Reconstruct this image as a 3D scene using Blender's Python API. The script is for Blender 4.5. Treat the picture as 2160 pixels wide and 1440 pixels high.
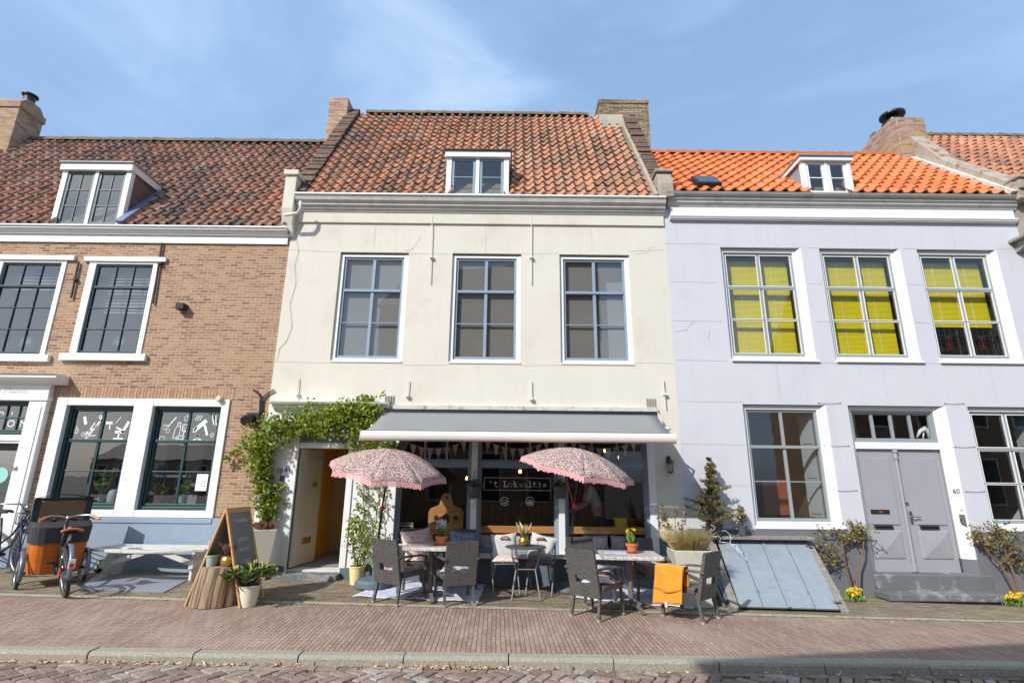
import bpy, math, random
from mathutils import Vector, Matrix
R_ = math.radians
rnd = random.Random(7)
for o in list(bpy.data.objects): bpy.data.objects.remove(o)
S = bpy.context.scene
COL = S.collection
# ---------------------------------------------------------------- camera
FPX, PITCH, ROLL = 1100.0, R_(14.8), 0.0105
CAM = Vector((0, -9.0, 1.6))
fw = Vector((0, math.cos(PITCH), math.sin(PITCH))); upv = Vector((0, -math.sin(PITCH), math.cos(PITCH))); rt = Vector((1, 0, 0))
cd = bpy.data.cameras.new('camera'); cam = bpy.data.objects.new('camera', cd); COL.objects.link(cam)
cd.sensor_width = 36; cd.lens = 36*FPX/2160; cd.clip_start = 0.05; cd.clip_end = 3000
cr = (rt + upv*ROLL).normalized(); cu = (upv - rt*ROLL).normalized()
cam.matrix_world = Matrix(((cr.x, cu.x, -fw.x, CAM.x), (cr.y, cu.y, -fw.y, CAM.y), (cr.z, cu.z, -fw.z, CAM.z), (0, 0, 0, 1)))
S.camera = cam
# ---------------------------------------------------------------- light
SUNV = Vector((0.93, 1.03, -1.08)).normalized()
elev = math.asin(-SUNV.z); 
W = bpy.data.worlds.new('World'); S.world = W; W.use_nodes = True
nt = W.node_tree; nt.nodes.clear()
def N(nt, t, **k):
    n = nt.nodes.new(t)
    for a, b in k.items(): setattr(n, a, b)
    return n
wo = N(nt, 'ShaderNodeOutputWorld'); bg = N(nt, 'ShaderNodeBackground'); sky = N(nt, 'ShaderNodeTexSky', sky_type='NISHITA')
sky.sun_disc = False; sky.sun_elevation = elev; sky.sun_rotation = math.atan2(-SUNV.x, -SUNV.y)
sky.air_density = 1.0; sky.dust_density = 1.6; sky.ozone_density = 1.3; sky.altitude = 0
SKYSTR = 0.15
bg.inputs['Strength'].default_value = SKYSTR
tc = N(nt, 'ShaderNodeTexCoord'); mp = N(nt, 'ShaderNodeMapping'); mp.inputs['Scale'].default_value = (1.6, 1.6, 4.2); mp.inputs['Rotation'].default_value = (0.25, 0.35, 0.3)
nz = N(nt, 'ShaderNodeTexNoise'); nz.inputs['Scale'].default_value = 1.15; nz.inputs['Detail'].default_value = 9; nz.inputs['Roughness'].default_value = 0.56; nz.inputs['Distortion'].default_value = 0.5
rp = N(nt, 'ShaderNodeValToRGB'); rp.color_ramp.elements[0].position = 0.42; rp.color_ramp.elements[0].color = (.5, .5, .5, 1); rp.color_ramp.elements[1].position = 0.8
rp.color_ramp.elements[1].color = (1, 1, 1, 1)
mx = N(nt, 'ShaderNodeMix', data_type='RGBA'); mx.inputs['B'].default_value = (2.75, 4.35, 6.7, 1)
rp2 = N(nt, 'ShaderNodeValToRGB'); rp2.color_ramp.elements[0].position = .53; rp2.color_ramp.elements[1].position = .92; rp2.color_ramp.elements[1].color = (.75, .75, .75, 1)
mx2 = N(nt, 'ShaderNodeMix', data_type='RGBA'); mx2.inputs['B'].default_value = (5.0, 5.3, 6.0, 1)
L = nt.links.new
L(tc.outputs['Generated'], mp.inputs['Vector']); L(mp.outputs['Vector'], nz.inputs['Vector']); L(nz.outputs['Fac'], rp.inputs['Fac'])
L(rp.outputs['Color'], mx.inputs['Factor']); L(sky.outputs['Color'], mx.inputs['A']); L(nz.outputs['Fac'], rp2.inputs['Fac']); L(rp2.outputs['Color'], mx2.inputs['Factor']); L(mx.outputs['Result'], mx2.inputs['A']); L(mx2.outputs['Result'], bg.inputs['Color']); L(bg.outputs['Background'], wo.inputs['Surface'])
sl = bpy.data.lights.new('sun', 'SUN'); sl.energy = 4.1; sl.angle = R_(0.5); sl.color = (1.0, 0.97, 0.925)
so = bpy.data.objects.new('sun', sl); COL.objects.link(so); so.rotation_euler = SUNV.to_track_quat('-Z', 'Y').to_euler(); so.location = (-12, -20, 20)
S.view_settings.view_transform = 'Standard'; S.view_settings.look = 'None'; S.view_settings.exposure = 0.15; S.view_settings.gamma = 1
S.render.resolution_x = 1024; S.render.resolution_y = 682
S.cycles.max_bounces = 8; S.cycles.transparent_max_bounces = 12; S.cycles.caustics_reflective = False; S.cycles.caustics_refractive = False
# ---------------------------------------------------------------- placing by measurement of the photograph
def ray(px, py):
    u, v = px-1080, py-720
    u, v = u + ROLL*v, v - ROLL*u
    return fw + rt*(u/FPX) - upv*(v/FPX)
def F(px, py, y=0.0):
    d = ray(px, py); t = (y-CAM.y)/d.y
    return (CAM.x+d.x*t, CAM.z+d.z*t)
def P(px, py, y=0.0):
    x, z = F(px, py, y); return Vector((x, y, z))
def RC(tl, tr, br, bl, y=0.0):
    a, b, c, d = (F(*p, y) for p in (tl, tr, br, bl))
    return ((a[0]+d[0])/2, (b[0]+c[0])/2, (c[1]+d[1])/2, (a[1]+b[1])/2)      # x0 x1 z0 z1
KY = -3.29
def gz(x, y):
    t = min(max(-y/3.29, 0), 1); xx = max(-30, min(30, x))
    return (-0.0245*xx)*(1-t) + (-0.045-0.004*xx)*t
def G(px, py):
    d = ray(px, py); t = 9.0
    for _ in range(30):
        p = CAM+d*t; t = (gz(p.x, p.y)-CAM.z)/d.z
    p = CAM+d*t
    return Vector((p.x, p.y, gz(p.x, p.y)))
# ---------------------------------------------------------------- mesh builder
class MB:
    def __init__(s): s.v = []; s.f = []; s.r = []; s.cur = 0.5
    def vs(s, *p):
        i = len(s.v); s.v += [tuple(q) for q in p]; return i
    def face(s, *ids): s.f.append(tuple(ids)); s.r.append(s.cur)
    def quad(s, a, b, c, d): i = s.vs(a, b, c, d); s.face(i, i+1, i+2, i+3)
    def poly(s, pts): i = s.vs(*pts); s.face(*range(i, i+len(pts)))
    def hexa(s, p):       # 8 corners: bottom 0-3 ccw, top 4-7
        i = s.vs(*p)
        for q in ((3, 2, 1, 0), (4, 5, 6, 7), (0, 1, 5, 4), (1, 2, 6, 5), (2, 3, 7, 6), (3, 0, 4, 7)): s.face(*(i+k for k in q))
    def box(s, x0, x1, y0, y1, z0, z1):
        s.hexa([(x0, y0, z0), (x1, y0, z0), (x1, y1, z0), (x0, y1, z0), (x0, y0, z1), (x1, y0, z1), (x1, y1, z1), (x0, y1, z1)]); return s
    def obox(s, c, sx, sy, sz, m=None):
        m = m or Matrix.Identity(3); c = Vector(c)
        p = [c + m @ Vector((a*sx/2, b*sy/2, d*sz/2)) for d in (-1, 1) for a, b in ((-1, -1), (1, -1), (1, 1), (-1, 1))]
        s.hexa(p); return s
    def bar(s, a, b, w, h, up=(0, 0, 1)):  # beam from a to b
        a, b = Vector(a), Vector(b); d = (b-a).normalized(); u = Vector(up)
        if abs(d.dot(u)) > .98: u = Vector((0, 1, 0))
        x = d.cross(u).normalized()*w/2; z = x.cross(d).normalized()*h/2
        s.hexa([a-x-z, a+x-z, b+x-z, b-x-z, a-x+z, a+x+z, b+x+z, b-x+z]); return s
    def tube(s, pts, r, n=8, cap=True):
        pts = [Vector(p) for p in pts]; m = len(pts); rs = r if isinstance(r, (list, tuple)) else [r]*m
        base = len(s.v); prev = None
        for i, p in enumerate(pts):
            t = (pts[min(i+1, m-1)]-pts[max(i-1, 0)])
            t = t.normalized() if t.length > 1e-9 else Vector((0, 0, 1))
            if prev is None: a = t.orthogonal().normalized()
            else:
                a = prev - t*prev.dot(t); a = a.normalized() if a.length > 1e-6 else t.orthogonal().normalized()
            prev = a; b = t.cross(a)
            for k in range(n):
                w = 2*math.pi*k/n; s.v.append(tuple(p+(a*math.cos(w)+b*math.sin(w))*rs[i]))
        for i in range(m-1):
            for k in range(n):
                k2 = (k+1) % n; s.face(base+i*n+k, base+i*n+k2, base+(i+1)*n+k2, base+(i+1)*n+k)
        if cap: s.face(*[base+k for k in range(n)][::-1]); s.face(*[base+(m-1)*n+k for k in range(n)])
        return s
    def lathe(s, prof, c=(0, 0, 0), n=20, m=None, sx=1, sy=1):
        c = Vector(c); base = len(s.v); m = m or Matrix.Identity(3)
        for r, z in prof:
            for k in range(n):
                w = 2*math.pi*k/n; s.v.append(tuple(c+m@Vector((r*sx*math.cos(w), r*sy*math.sin(w), z))))
        for i in range(len(prof)-1):
            for k in range(n):
                k2 = (k+1) % n; s.face(base+i*n+k, base+i*n+k2, base+(i+1)*n+k2, base+(i+1)*n+k)
        s.face(*[base+k for k in range(n)][::-1]); s.face(*[base+(len(prof)-1)*n+k for k in range(n)])
        return s
    def prismx(s, poly, x0, x1):    # poly of (y,z) extruded along x
        n = len(poly); i = s.vs(*[(x0, y, z) for y, z in poly], *[(x1, y, z) for y, z in poly])
        for k in range(n): s.face(i+k, i+(k+1) % n, i+n+(k+1) % n, i+n+k)
        s.face(*[i+k for k in range(n)][::-1]); s.face(*[i+n+k for k in range(n)]); return s
    def prismy(s, poly, y0, y1):    # poly of (x,z)
        n = len(poly); i = s.vs(*[(x, y0, z) for x, z in poly], *[(x, y1, z) for x, z in poly])
        for k in range(n): s.face(i+k, i+(k+1) % n, i+n+(k+1) % n, i+n+k)
        s.face(*[i+k for k in range(n)][::-1]); s.face(*[i+n+k for k in range(n)]); return s
    def grid(s, fn, nu, nv):
        i0 = len(s.v)
        for a in range(nu+1):
            for b in range(nv+1): s.v.append(tuple(fn(a/nu, b/nv)))
        for a in range(nu):
            for b in range(nv):
                k = i0+a*(nv+1)+b; s.face(k, k+nv+1, k+nv+2, k+1)
        return s
    def blob(s, c, rx, ry, rz, n=12, m=6, wob=0, mat=None):
        prof = []; c = Vector(c); base = len(s.v); mat = mat or Matrix.Identity(3)
        for i in range(m+1):
            a = math.pi*(i/m-.5)
            for k in range(n):
                w = 2*math.pi*k/n; q = 1+rnd.uniform(-wob, wob)
                s.v.append(tuple(c+mat@Vector((rx*math.cos(a)*math.cos(w)*q, ry*math.cos(a)*math.sin(w)*q, rz*math.sin(a)*q))))
        for i in range(m):
            for k in range(n):
                k2 = (k+1) % n; s.face(base+i*n+k, base+i*n+k2, base+(i+1)*n+k2, base+(i+1)*n+k)
        return s
    def leaf(s, c, d, size, w=.45, up=None):
        c = Vector(c); d = Vector(d).normalized(); u = up or Vector((rnd.uniform(-1, 1), rnd.uniform(-1, 1), rnd.uniform(-.2, 1)))
        x = d.cross(u)
        if x.length < 1e-3: x = d.orthogonal()
        x = x.normalized()*size*w; n = d.cross(x).normalized()*size*.12
        i = s.vs(c, c+d*size*.5+x+n, c+d*size, c+d*size*.5-x+n); s.cur = rnd.random(); s.face(i, i+1, i+2); s.face(i, i+2, i+3)
    def ribbon(s, pts, w, nrm=(0, -1, 0)):
        pts = [Vector(p) for p in pts]; nrm = Vector(nrm)
        for a, b in zip(pts, pts[1:]):
            d = (b-a).normalized(); x = d.cross(nrm).normalized()*w/2; e = d*w*.3
            s.quad(a-x-e, b-x+e, b+x+e, a+x-e)
    def build(s, name, mat, parent=None, world=False, smooth=False, bevel=0, sub=0):
        off = Vector((0, 0, 0))
        if world and parent is not None:
            r = parent
            while r.parent: r = r.parent
            off = Vector(r.location)
        me = bpy.data.meshes.new(name); me.from_pydata([tuple(Vector(p)-off) for p in s.v], [], s.f); me.validate()
        if len(set(s.r)) > 1 and len(me.polygons) == len(s.r):
            a = me.attributes.new('rnd', 'FLOAT', 'FACE'); a.data.foreach_set('value', s.r)
        me.materials.append(mat)
        if smooth: me.polygons.foreach_set('use_smooth', [True]*len(me.polygons))
        o = bpy.data.objects.new(name, me); COL.objects.link(o)
        if parent is not None: o.parent = parent
        if bevel:
            b = o.modifiers.new('bevel', 'BEVEL'); b.width = bevel; b.segments = 2; b.limit_method = 'ANGLE'
        if sub:
            b = o.modifiers.new('sub', 'SUBSURF'); b.levels = sub; b.render_levels = sub
        return o
def _build_each(s, name, mat, parent=None, world=False, **k):
    par = list(range(len(s.v)))
    def find(a):
        while par[a] != a: par[a] = par[par[a]]; a = par[a]
        return a
    for f in s.f:
        for q in f[1:]: par[find(q)] = find(f[0])
    key = {}
    for i, p in enumerate(s.v):      # ribbons: weld corners that touch
        pass
    groups = {}
    for f, r in zip(s.f, s.r): groups.setdefault(find(f[0]), []).append((f, r))
    out = []
    for g in groups.values():
        m2 = MB(); mp = {}
        for f, r in g:
            for q in f:
                if q not in mp: mp[q] = len(m2.v); m2.v.append(s.v[q])
            m2.f.append(tuple(mp[q] for q in f)); m2.r.append(r)
        out.append(m2.build(name, mat, parent, world, **k))
    return out
MB.build_each = _build_each
def tag(o, label, cat, group=None, kind=None):
    if label: o['label'] = label
    if cat: o['category'] = cat
    if group: o['group'] = group
    if kind: o['kind'] = kind
    return o
def thing(name, label, cat, loc=(0, 0, 0), rotz=0, group=None):
    o = bpy.data.objects.new(name, None); COL.objects.link(o); o.location = loc; o.rotation_euler = (0, 0, rotz); o.empty_display_size = .2
    return tag(o, label, cat, group)
def copy_tree(o, parent=None):
    c = o.copy(); COL.objects.link(c); c.parent = parent
    for ch in list(o.children): copy_tree(ch, c)
    return c
def text(s, size, x, y, z, mat, parent, name='lettering', align='CENTER', rot=None, world=True, sp=1.0, off=0.0, ext=.001):
    cu_ = bpy.data.curves.new('t', 'FONT'); cu_.body = s; cu_.size = size; cu_.align_x = align; cu_.align_y = 'CENTER'; cu_.extrude = ext; cu_.space_character = sp; cu_.offset = off; cu_.resolution_u = 3
    t = bpy.data.objects.new('t', cu_); COL.objects.link(t)
    bpy.context.view_layer.update()
    me = bpy.data.meshes.new_from_object(t.evaluated_get(bpy.context.evaluated_depsgraph_get()))
    COL.objects.unlink(t); bpy.data.objects.remove(t)
    m = (rot or Matrix.Rotation(R_(90), 3, 'X')).to_4x4()
    off_ = Vector((0, 0, 0))
    if world and parent is not None:
        r = parent
        while r.parent: r = r.parent
        off_ = Vector(r.location)
    me.transform(Matrix.Translation(Vector((x, y, z))-off_) @ m)
    me.materials.clear(); me.materials.append(mat); me.name = name
    o = bpy.data.objects.new(name, me); COL.objects.link(o)
    if parent is not None: o.parent = parent
    return o
# ---------------------------------------------------------------- materials
def lin(c): c /= 255; return c/12.92 if c <= .04045 else ((c+.055)/1.055)**2.4
def C(r, g, b, k=1.0): return (min(1, lin(r)*k), min(1, lin(g)*k), min(1, lin(b)*k), 1)
def dk(c, f): return (c[0]*f, c[1]*f, c[2]*f, 1)
def mat0(name):
    m = bpy.data.materials.new(name); m.use_nodes = True; nt = m.node_tree; nt.nodes.clear()
    out = N(nt, 'ShaderNodeOutputMaterial'); b = N(nt, 'ShaderNodeBsdfPrincipled'); nt.links.new(b.outputs[0], out.inputs[0])
    return m, nt, b, out
def noise(nt, scale, detail=5, vec=None, rough=.55):
    n = N(nt, 'ShaderNodeTexNoise'); n.inputs['Scale'].default_value = scale; n.inputs['Detail'].default_value = detail; n.inputs['Roughness'].default_value = rough
    if vec is None:
        t = N(nt, 'ShaderNodeTexCoord'); vec = t.outputs['Object']
    nt.links.new(vec, n.inputs['Vector']); return n.outputs['Fac']
def ramp(nt, fac, stops):
    r = N(nt, 'ShaderNodeValToRGB'); e = r.color_ramp.elements
    e[0].position, e[0].color = stops[0]; e[1].position, e[1].color = stops[-1]
    for p, c in stops[1:-1]:
        q = e.new(p); q.color = c
    nt.links.new(fac, r.inputs['Fac']); return r.outputs['Color']
def mixc(nt, fac, a, b, mode='MIX'):
    m = N(nt, 'ShaderNodeMix', data_type='RGBA', blend_type=mode)
    for k, v in (('Factor', fac), ('A', a), ('B', b)):
        if isinstance(v, (float, int)) : m.inputs[k].default_value = v
        elif isinstance(v, tuple): m.inputs[k].default_value = v
        else: nt.links.new(v, m.inputs[k])
    return m.outputs['Result']
def bumpn(nt, b, h, strength=.3, dist=.01, prev=None):
    n = N(nt, 'ShaderNodeBump'); n.inputs['Strength'].default_value = strength; n.inputs['Distance'].default_value = dist
    nt.links.new(h, n.inputs['Height'])
    if prev is not None: nt.links.new(prev, n.inputs['Normal'])
    nt.links.new(n.outputs[0], b.inputs['Normal']); return n.outputs[0]
def vecm(nt, expr):  # expr: tuple of 3 entries 'x','y','z' from object coordinates
    t = N(nt, 'ShaderNodeTexCoord'); s = N(nt, 'ShaderNodeSeparateXYZ'); c = N(nt, 'ShaderNodeCombineXYZ'); nt.links.new(t.outputs['Object'], s.inputs[0])
    for i, k in enumerate(expr):
        if k == 'x+y':
            ad = N(nt, 'ShaderNodeMath', operation='ADD'); nt.links.new(s.outputs[0], ad.inputs[0]); nt.links.new(s.outputs[1], ad.inputs[1]); nt.links.new(ad.outputs[0], c.inputs[i])
        elif k: nt.links.new(s.outputs['XYZ'.index(k.upper())], c.inputs[i])
    return c.outputs[0]
def MT(name, base, rough=.6, var=.12, scale=6, bump=.15, bs=60, metal=0, dirt=None, dirt_amt=.5, dscale=2.0, bd=.004, sheen=0, trans=0, streak=0, streakc=None):
    m, nt, b, out = mat0(name)
    f = noise(nt, scale, 6); c = ramp(nt, f, [(.3, dk(base, 1-var)), (.7, dk(base, 1+var))])
    f2 = noise(nt, scale*7, 4); c = mixc(nt, mixf(nt, f2, .45, .7, var*1.2), c, dk(base, .6))
    if dirt is not None:
        f3 = noise(nt, dscale, 8, rough=.65); c = mixc(nt, mixf(nt, f3, .52, .72, dirt_amt), c, dirt)
    if streak:
        t = N(nt, 'ShaderNodeTexCoord'); mp = N(nt, 'ShaderNodeMapping'); mp.inputs['Scale'].default_value = (5, 5, .35); nt.links.new(t.outputs['Object'], mp.inputs[0])
        c = mixc(nt, mixf(nt, noise(nt, 1.6, 8, mp.outputs[0], .65), .52, .75, streak), c, streakc or dk(base, .72)); c = mixc(nt, mixf(nt, noise(nt, .55, 4), .45, .7, streak*.7), c, dk(base, .86))
    nt.links.new(c, b.inputs['Base Color']); b.inputs['Roughness'].default_value = rough; b.inputs['Metallic'].default_value = metal
    if sheen: b.inputs['Sheen Weight'].default_value = sheen
    if bump: bumpn(nt, b, noise(nt, bs, 6), bump, bd)
    return m
def mixf(nt, fac, lo, hi, amt):
    r = N(nt, 'ShaderNodeMapRange'); r.inputs['From Min'].default_value = lo; r.inputs['From Max'].default_value = hi; r.inputs['To Max'].default_value = amt
    nt.links.new(fac, r.inputs['Value']); return r.outputs[0]
def attr(nt, name='rnd'):
    a = N(nt, 'ShaderNodeAttribute'); a.attribute_name = name; return a.outputs['Fac']
def MR(name, stops, rough=.6, var=.2, scale=20, bump=.2, bs=80, moss=None, moss_amt=.5, trans=0, mscale=3.0, bd=.004):
    m, nt, b, out = mat0(name)
    c = ramp(nt, attr(nt), stops)
    f = noise(nt, scale, 5); c = mixc(nt, mixf(nt, f, .4, .75, var*2), c, (0.02, 0.017, 0.013, 1))
    if moss is not None: c = mixc(nt, mixf(nt, noise(nt, mscale, 8, rough=.7), .5, .68, moss_amt), c, moss)
    nt.links.new(c, b.inputs['Base Color']); b.inputs['Roughness'].default_value = rough
    if bump: bumpn(nt, b, noise(nt, bs, 5), bump, bd)
    if trans:
        t = N(nt, 'ShaderNodeBsdfTranslucent'); nt.links.new(mixc(nt, .5, c, (0.35, .45, .05, 1)), t.inputs[0]); s = N(nt, 'ShaderNodeMixShader'); s.inputs[0].default_value = trans
        nt.links.new(b.outputs[0], s.inputs[1]); nt.links.new(t.outputs[0], s.inputs[2]); nt.links.new(s.outputs[0], out.inputs[0])
    return m
def MBR(name, stops, mortar, bw=.2, rh=.06, ms=.011, axes=('x+y', 'z', ''), rough=.85, bump=.6, dirt=None, dirt_amt=.4, squash=1, wob=.012, moss=None, moss_amt=.5, off=.5, rot=0, dsc=1.3, bd=.008, msm=.3):
    m, nt, b, out = mat0(name)
    v = vecm(nt, axes)
    if rot:
        mp = N(nt, 'ShaderNodeMapping'); mp.inputs['Rotation'].default_value = (0, 0, rot); nt.links.new(v, mp.inputs[0]); v = mp.outputs[0]
    nn = N(nt, 'ShaderNodeTexNoise'); nn.inputs['Scale'].default_value = 4.5; nn.inputs['Detail'].default_value = 3; nt.links.new(v, nn.inputs[0])
    vs = N(nt, 'ShaderNodeVectorMath', operation='MULTIPLY_ADD'); vs.inputs[1].default_value = (wob, wob, 0); nt.links.new(nn.outputs['Color'], vs.inputs[0]); nt.links.new(v, vs.inputs[2])
    br = N(nt, 'ShaderNodeTexBrick'); br.offset = off; nt.links.new(vs.outputs[0], br.inputs['Vector'])
    for k, q in (('Scale', 1), ('Mortar Size', ms/2), ('Mortar Smooth', msm), ('Bias', 0), ('Brick Width', bw), ('Row Height', rh)): br.inputs[k].default_value = q
    br.inputs['Color1'].default_value = (0, 0, 0, 1); br.inputs['Color2'].default_value = (1, 1, 1, 1); br.inputs['Mortar'].default_value = (.5, .5, .5, 1)
    c = ramp(nt, br.outputs['Color'], stops)
    c = mixc(nt, mixf(nt, noise(nt, 35, 6, v, .7), .35, .75, .45), c, dk(stops[0][1], .55))
    c = mixc(nt, mixf(nt, noise(nt, dsc, 5, v), .35, .65, .3), c, stops[-1][1])
    mm = mixc(nt, noise(nt, 12, 4, v), mortar, dk(mortar, .6))
    c = mixc(nt, br.outputs['Fac'], c, mm)
    if dirt is not None: c = mixc(nt, mixf(nt, noise(nt, dsc, 8, v, .6), .5, .7, dirt_amt), c, dirt)
    if moss is not None:
        mf = N(nt, 'ShaderNodeMath', operation='MULTIPLY'); nt.links.new(mixf(nt, noise(nt, 2.2, 7, v, .65), .46, .62, moss_amt), mf.inputs[0]); nt.links.new(mixf(nt, br.outputs['Fac'], 0, 1, 1), mf.inputs[1]); c = mixc(nt, mf.outputs[0], c, moss)
    nt.links.new(c, b.inputs['Base Color']); b.inputs['Roughness'].default_value = rough
    inv = N(nt, 'ShaderNodeMath', operation='SUBTRACT'); inv.inputs[0].default_value = 1; nt.links.new(br.outputs['Fac'], inv.inputs[1])
    p = bumpn(nt, b, inv.outputs[0], bump, bd); bumpn(nt, b, noise(nt, 70, 6, v), bump*.6, .004, p)
    return m
def MG(name, ior=1.5, tint=(1, 1, 1, 1), gain=1.0, add=0.0, rough=.0):
    m, nt, b, out = mat0(name); nt.nodes.remove(b)
    tr = N(nt, 'ShaderNodeBsdfTransparent'); tr.inputs[0].default_value = tint; gl = N(nt, 'ShaderNodeBsdfGlossy'); gl.inputs['Roughness'].default_value = rough
    fr = N(nt, 'ShaderNodeLayerWeight'); fr.inputs['Blend'].default_value = .5; R0 = ((ior-1)/(ior+1))**2*gain*1.8+add
    pw = N(nt, 'ShaderNodeMath', operation='POWER'); pw.inputs[1].default_value = 4; nt.links.new(fr.outputs['Facing'], pw.inputs[0])
    ma = N(nt, 'ShaderNodeMath', operation='MULTIPLY_ADD', use_clamp=True); ma.inputs[1].default_value = 1-R0; ma.inputs[2].default_value = R0
    bn = N(nt, 'ShaderNodeBump'); bn.inputs['Strength'].default_value = .035; bn.inputs['Distance'].default_value = .02; nt.links.new(noise(nt, 2.2, 2), bn.inputs['Height']); nt.links.new(bn.outputs[0], gl.inputs['Normal'])
    s = N(nt, 'ShaderNodeMixShader'); nt.links.new(pw.outputs[0], ma.inputs[0]); nt.links.new(ma.outputs[0], s.inputs[0]); nt.links.new(tr.outputs[0], s.inputs[1]); nt.links.new(gl.outputs[0], s.inputs[2]); nt.links.new(s.outputs[0], out.inputs[0])
    return m
def MW(name, a, b_, su=60, sv=60, rough=.5, bump=.8, tilt=0, axes=('x', 'z', 'y'), bd=.003):      # woven / weave
    m, nt, b, out = mat0(name); t = N(nt, 'ShaderNodeTexCoord'); s = N(nt, 'ShaderNodeSeparateXYZ'); nt.links.new(t.outputs['Object'], s.inputs[0])
    ad = N(nt, 'ShaderNodeMath', operation='ADD'); nt.links.new(s.outputs[0], ad.inputs[0]); nt.links.new(s.outputs[1], ad.inputs[1])
    c = N(nt, 'ShaderNodeCombineXYZ'); nt.links.new(ad.outputs[0], c.inputs[0]); nt.links.new(s.outputs[2], c.inputs[1])
    br = N(nt, 'ShaderNodeTexBrick'); nt.links.new(c.outputs[0], br.inputs['Vector'])
    for k, q in (('Scale', 1), ('Mortar Size', .002), ('Mortar Smooth', .6), ('Bias', 0), ('Brick Width', 1/su), ('Row Height', 1/sv)): br.inputs[k].default_value = q
    br.inputs['Color1'].default_value = a; br.inputs['Color2'].default_value = dk(a, 1.8); br.inputs['Mortar'].default_value = b_
    nt.links.new(br.outputs['Color'], b.inputs['Base Color']); b.inputs['Roughness'].default_value = rough
    inv = N(nt, 'ShaderNodeMath', operation='SUBTRACT'); inv.inputs[0].default_value = 1; nt.links.new(br.outputs['Fac'], inv.inputs[1]); bumpn(nt, b, inv.outputs[0], bump, bd)
    return m
def MP(name, base, spots, scale=60, th=.5, rough=.85, soft=.04):       # printed cloth / speckled stone: spots of other colours
    m, nt, b, out = mat0(name); c = base
    for i, (col, lo) in enumerate(spots):
        t = N(nt, 'ShaderNodeTexCoord'); mp = N(nt, 'ShaderNodeMapping'); mp.inputs['Location'].default_value = (i*3.7, i*1.3, i*2.1); nt.links.new(t.outputs['Object'], mp.inputs[0])
        c = mixc(nt, mixf(nt, noise(nt, scale*(1+.25*i), 3, mp.outputs[0], .6), lo, lo+soft, 1.0), c, col)
    nt.links.new(c, b.inputs['Base Color']); b.inputs['Roughness'].default_value = rough
    bumpn(nt, b, noise(nt, 200, 3), .15, .002); return m
def MWOOD(name, a, b_, sx=30, sy=30, sz=2, rough=.7, bump=.3):
    m, nt, b, out = mat0(name); t = N(nt, 'ShaderNodeTexCoord'); mp = N(nt, 'ShaderNodeMapping'); mp.inputs['Scale'].default_value = (sx, sy, sz); nt.links.new(t.outputs['Object'], mp.inputs[0])
    f = noise(nt, 1.0, 6, mp.outputs[0], .6); nt.links.new(ramp(nt, f, [(.3, a), (.68, b_)]), b.inputs['Base Color']); b.inputs['Roughness'].default_value = rough; bumpn(nt, b, f, bump, .006); return m
def ME(name, col, s):
    m, nt, b, out = mat0(name); b.inputs['Base Color'].default_value = col; b.inputs['Emission Color'].default_value = col; b.inputs['Emission Strength'].default_value = s; return m

m_cream = MT('cream_plaster', C(231, 224, 209, .9), .85, .035, 1.1, .25, 25, dirt=C(205, 196, 172, .9), dirt_amt=.5, dscale=1.4, bd=.006, streak=.24, streakc=C(198, 188, 168))
m_crtrim = MT('cream_trim', C(226, 223, 212, .95), .6, .03, 2, .08, 40)
m_lilac = MT('lilac_plaster', C(215, 215, 221, .9), .85, .02, 1.0, .2, 22, dirt=C(196, 197, 210, .9), dirt_amt=.4, dscale=1.2, bd=.006, streak=.22)
m_white = MT('white_paint', C(240, 240, 238, .95), .5, .03, 3, .06, 40, dirt=C(205, 203, 196), dirt_amt=.3, dscale=3)
m_dirtwhite = MT('worn_white_paint', C(210, 208, 200), .6, .06, 5, .3, 30, dirt=C(116, 114, 106), dirt_amt=.85, dscale=7)
m_gutter = MT('grey_gutter', C(196, 194, 188), .5, .08, 3, .1, 30, dirt=C(120, 118, 110), dirt_amt=.4, dscale=4)
m_zincg = MT('weathered_gutter_zinc', C(150, 148, 142), .6, .12, 3, .15, 30, dirt=C(88, 86, 76), dirt_amt=.6, dscale=4)
m_bluesash = MT('grey_blue_paint', C(140, 158, 175), .45, .04, 4, .05, 40)
m_greysash = MT('pale_grey_paint', C(150, 158, 160), .45, .04, 4, .05, 40)
m_greensash = MT('dark_green_paint', C(36, 66, 68), .4, .06, 4, .05, 40)
m_blueplinth = MT('blue_grey_plinth', C(144, 160, 176), .75, .04, 1.5, .25, 20, dirt=C(178, 188, 196), dirt_amt=.4, dscale=2)
m_darkplinth = MT('dark_grey_plinth', C(112, 113, 118), .8, .06, 1.2, .25, 20, dirt=C(88, 90, 98), dirt_amt=.4, dscale=1.5)
m_slateplinth = MT('slate_plinth', C(98, 112, 124), .7, .06, 2, .2, 20, dirt=C(140, 150, 158), dirt_amt=.3, dscale=3)
m_brick = MBR('old_brown_brick', [(.0, C(134, 82, 62)), (.2, C(166, 118, 90)), (.5, C(188, 148, 114)), (.75, C(192, 160, 120)), (1, C(164, 118, 90))], C(216, 200, 178), .158, .052, .014, bump=1.3, wob=.04, dirt=C(186, 152, 108), dirt_amt=.35)
m_brickdk = MBR('dormer_brick', [(.0, C(110, 76, 62)), (.5, C(140, 104, 86)), (1, C(120, 90, 80))], C(160, 140, 125), .2, .06, .012, axes=('y', 'z', ''), bump=.8)
m_chim = MBR('chimney_brick', [(.0, C(150, 98, 76)), (.5, C(190, 152, 124)), (1, C(205, 176, 150))], C(200, 186, 168), .19, .058, .014, bump=1.0, wob=.03, dirt=C(150, 138, 110), dirt_amt=.5)
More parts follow.
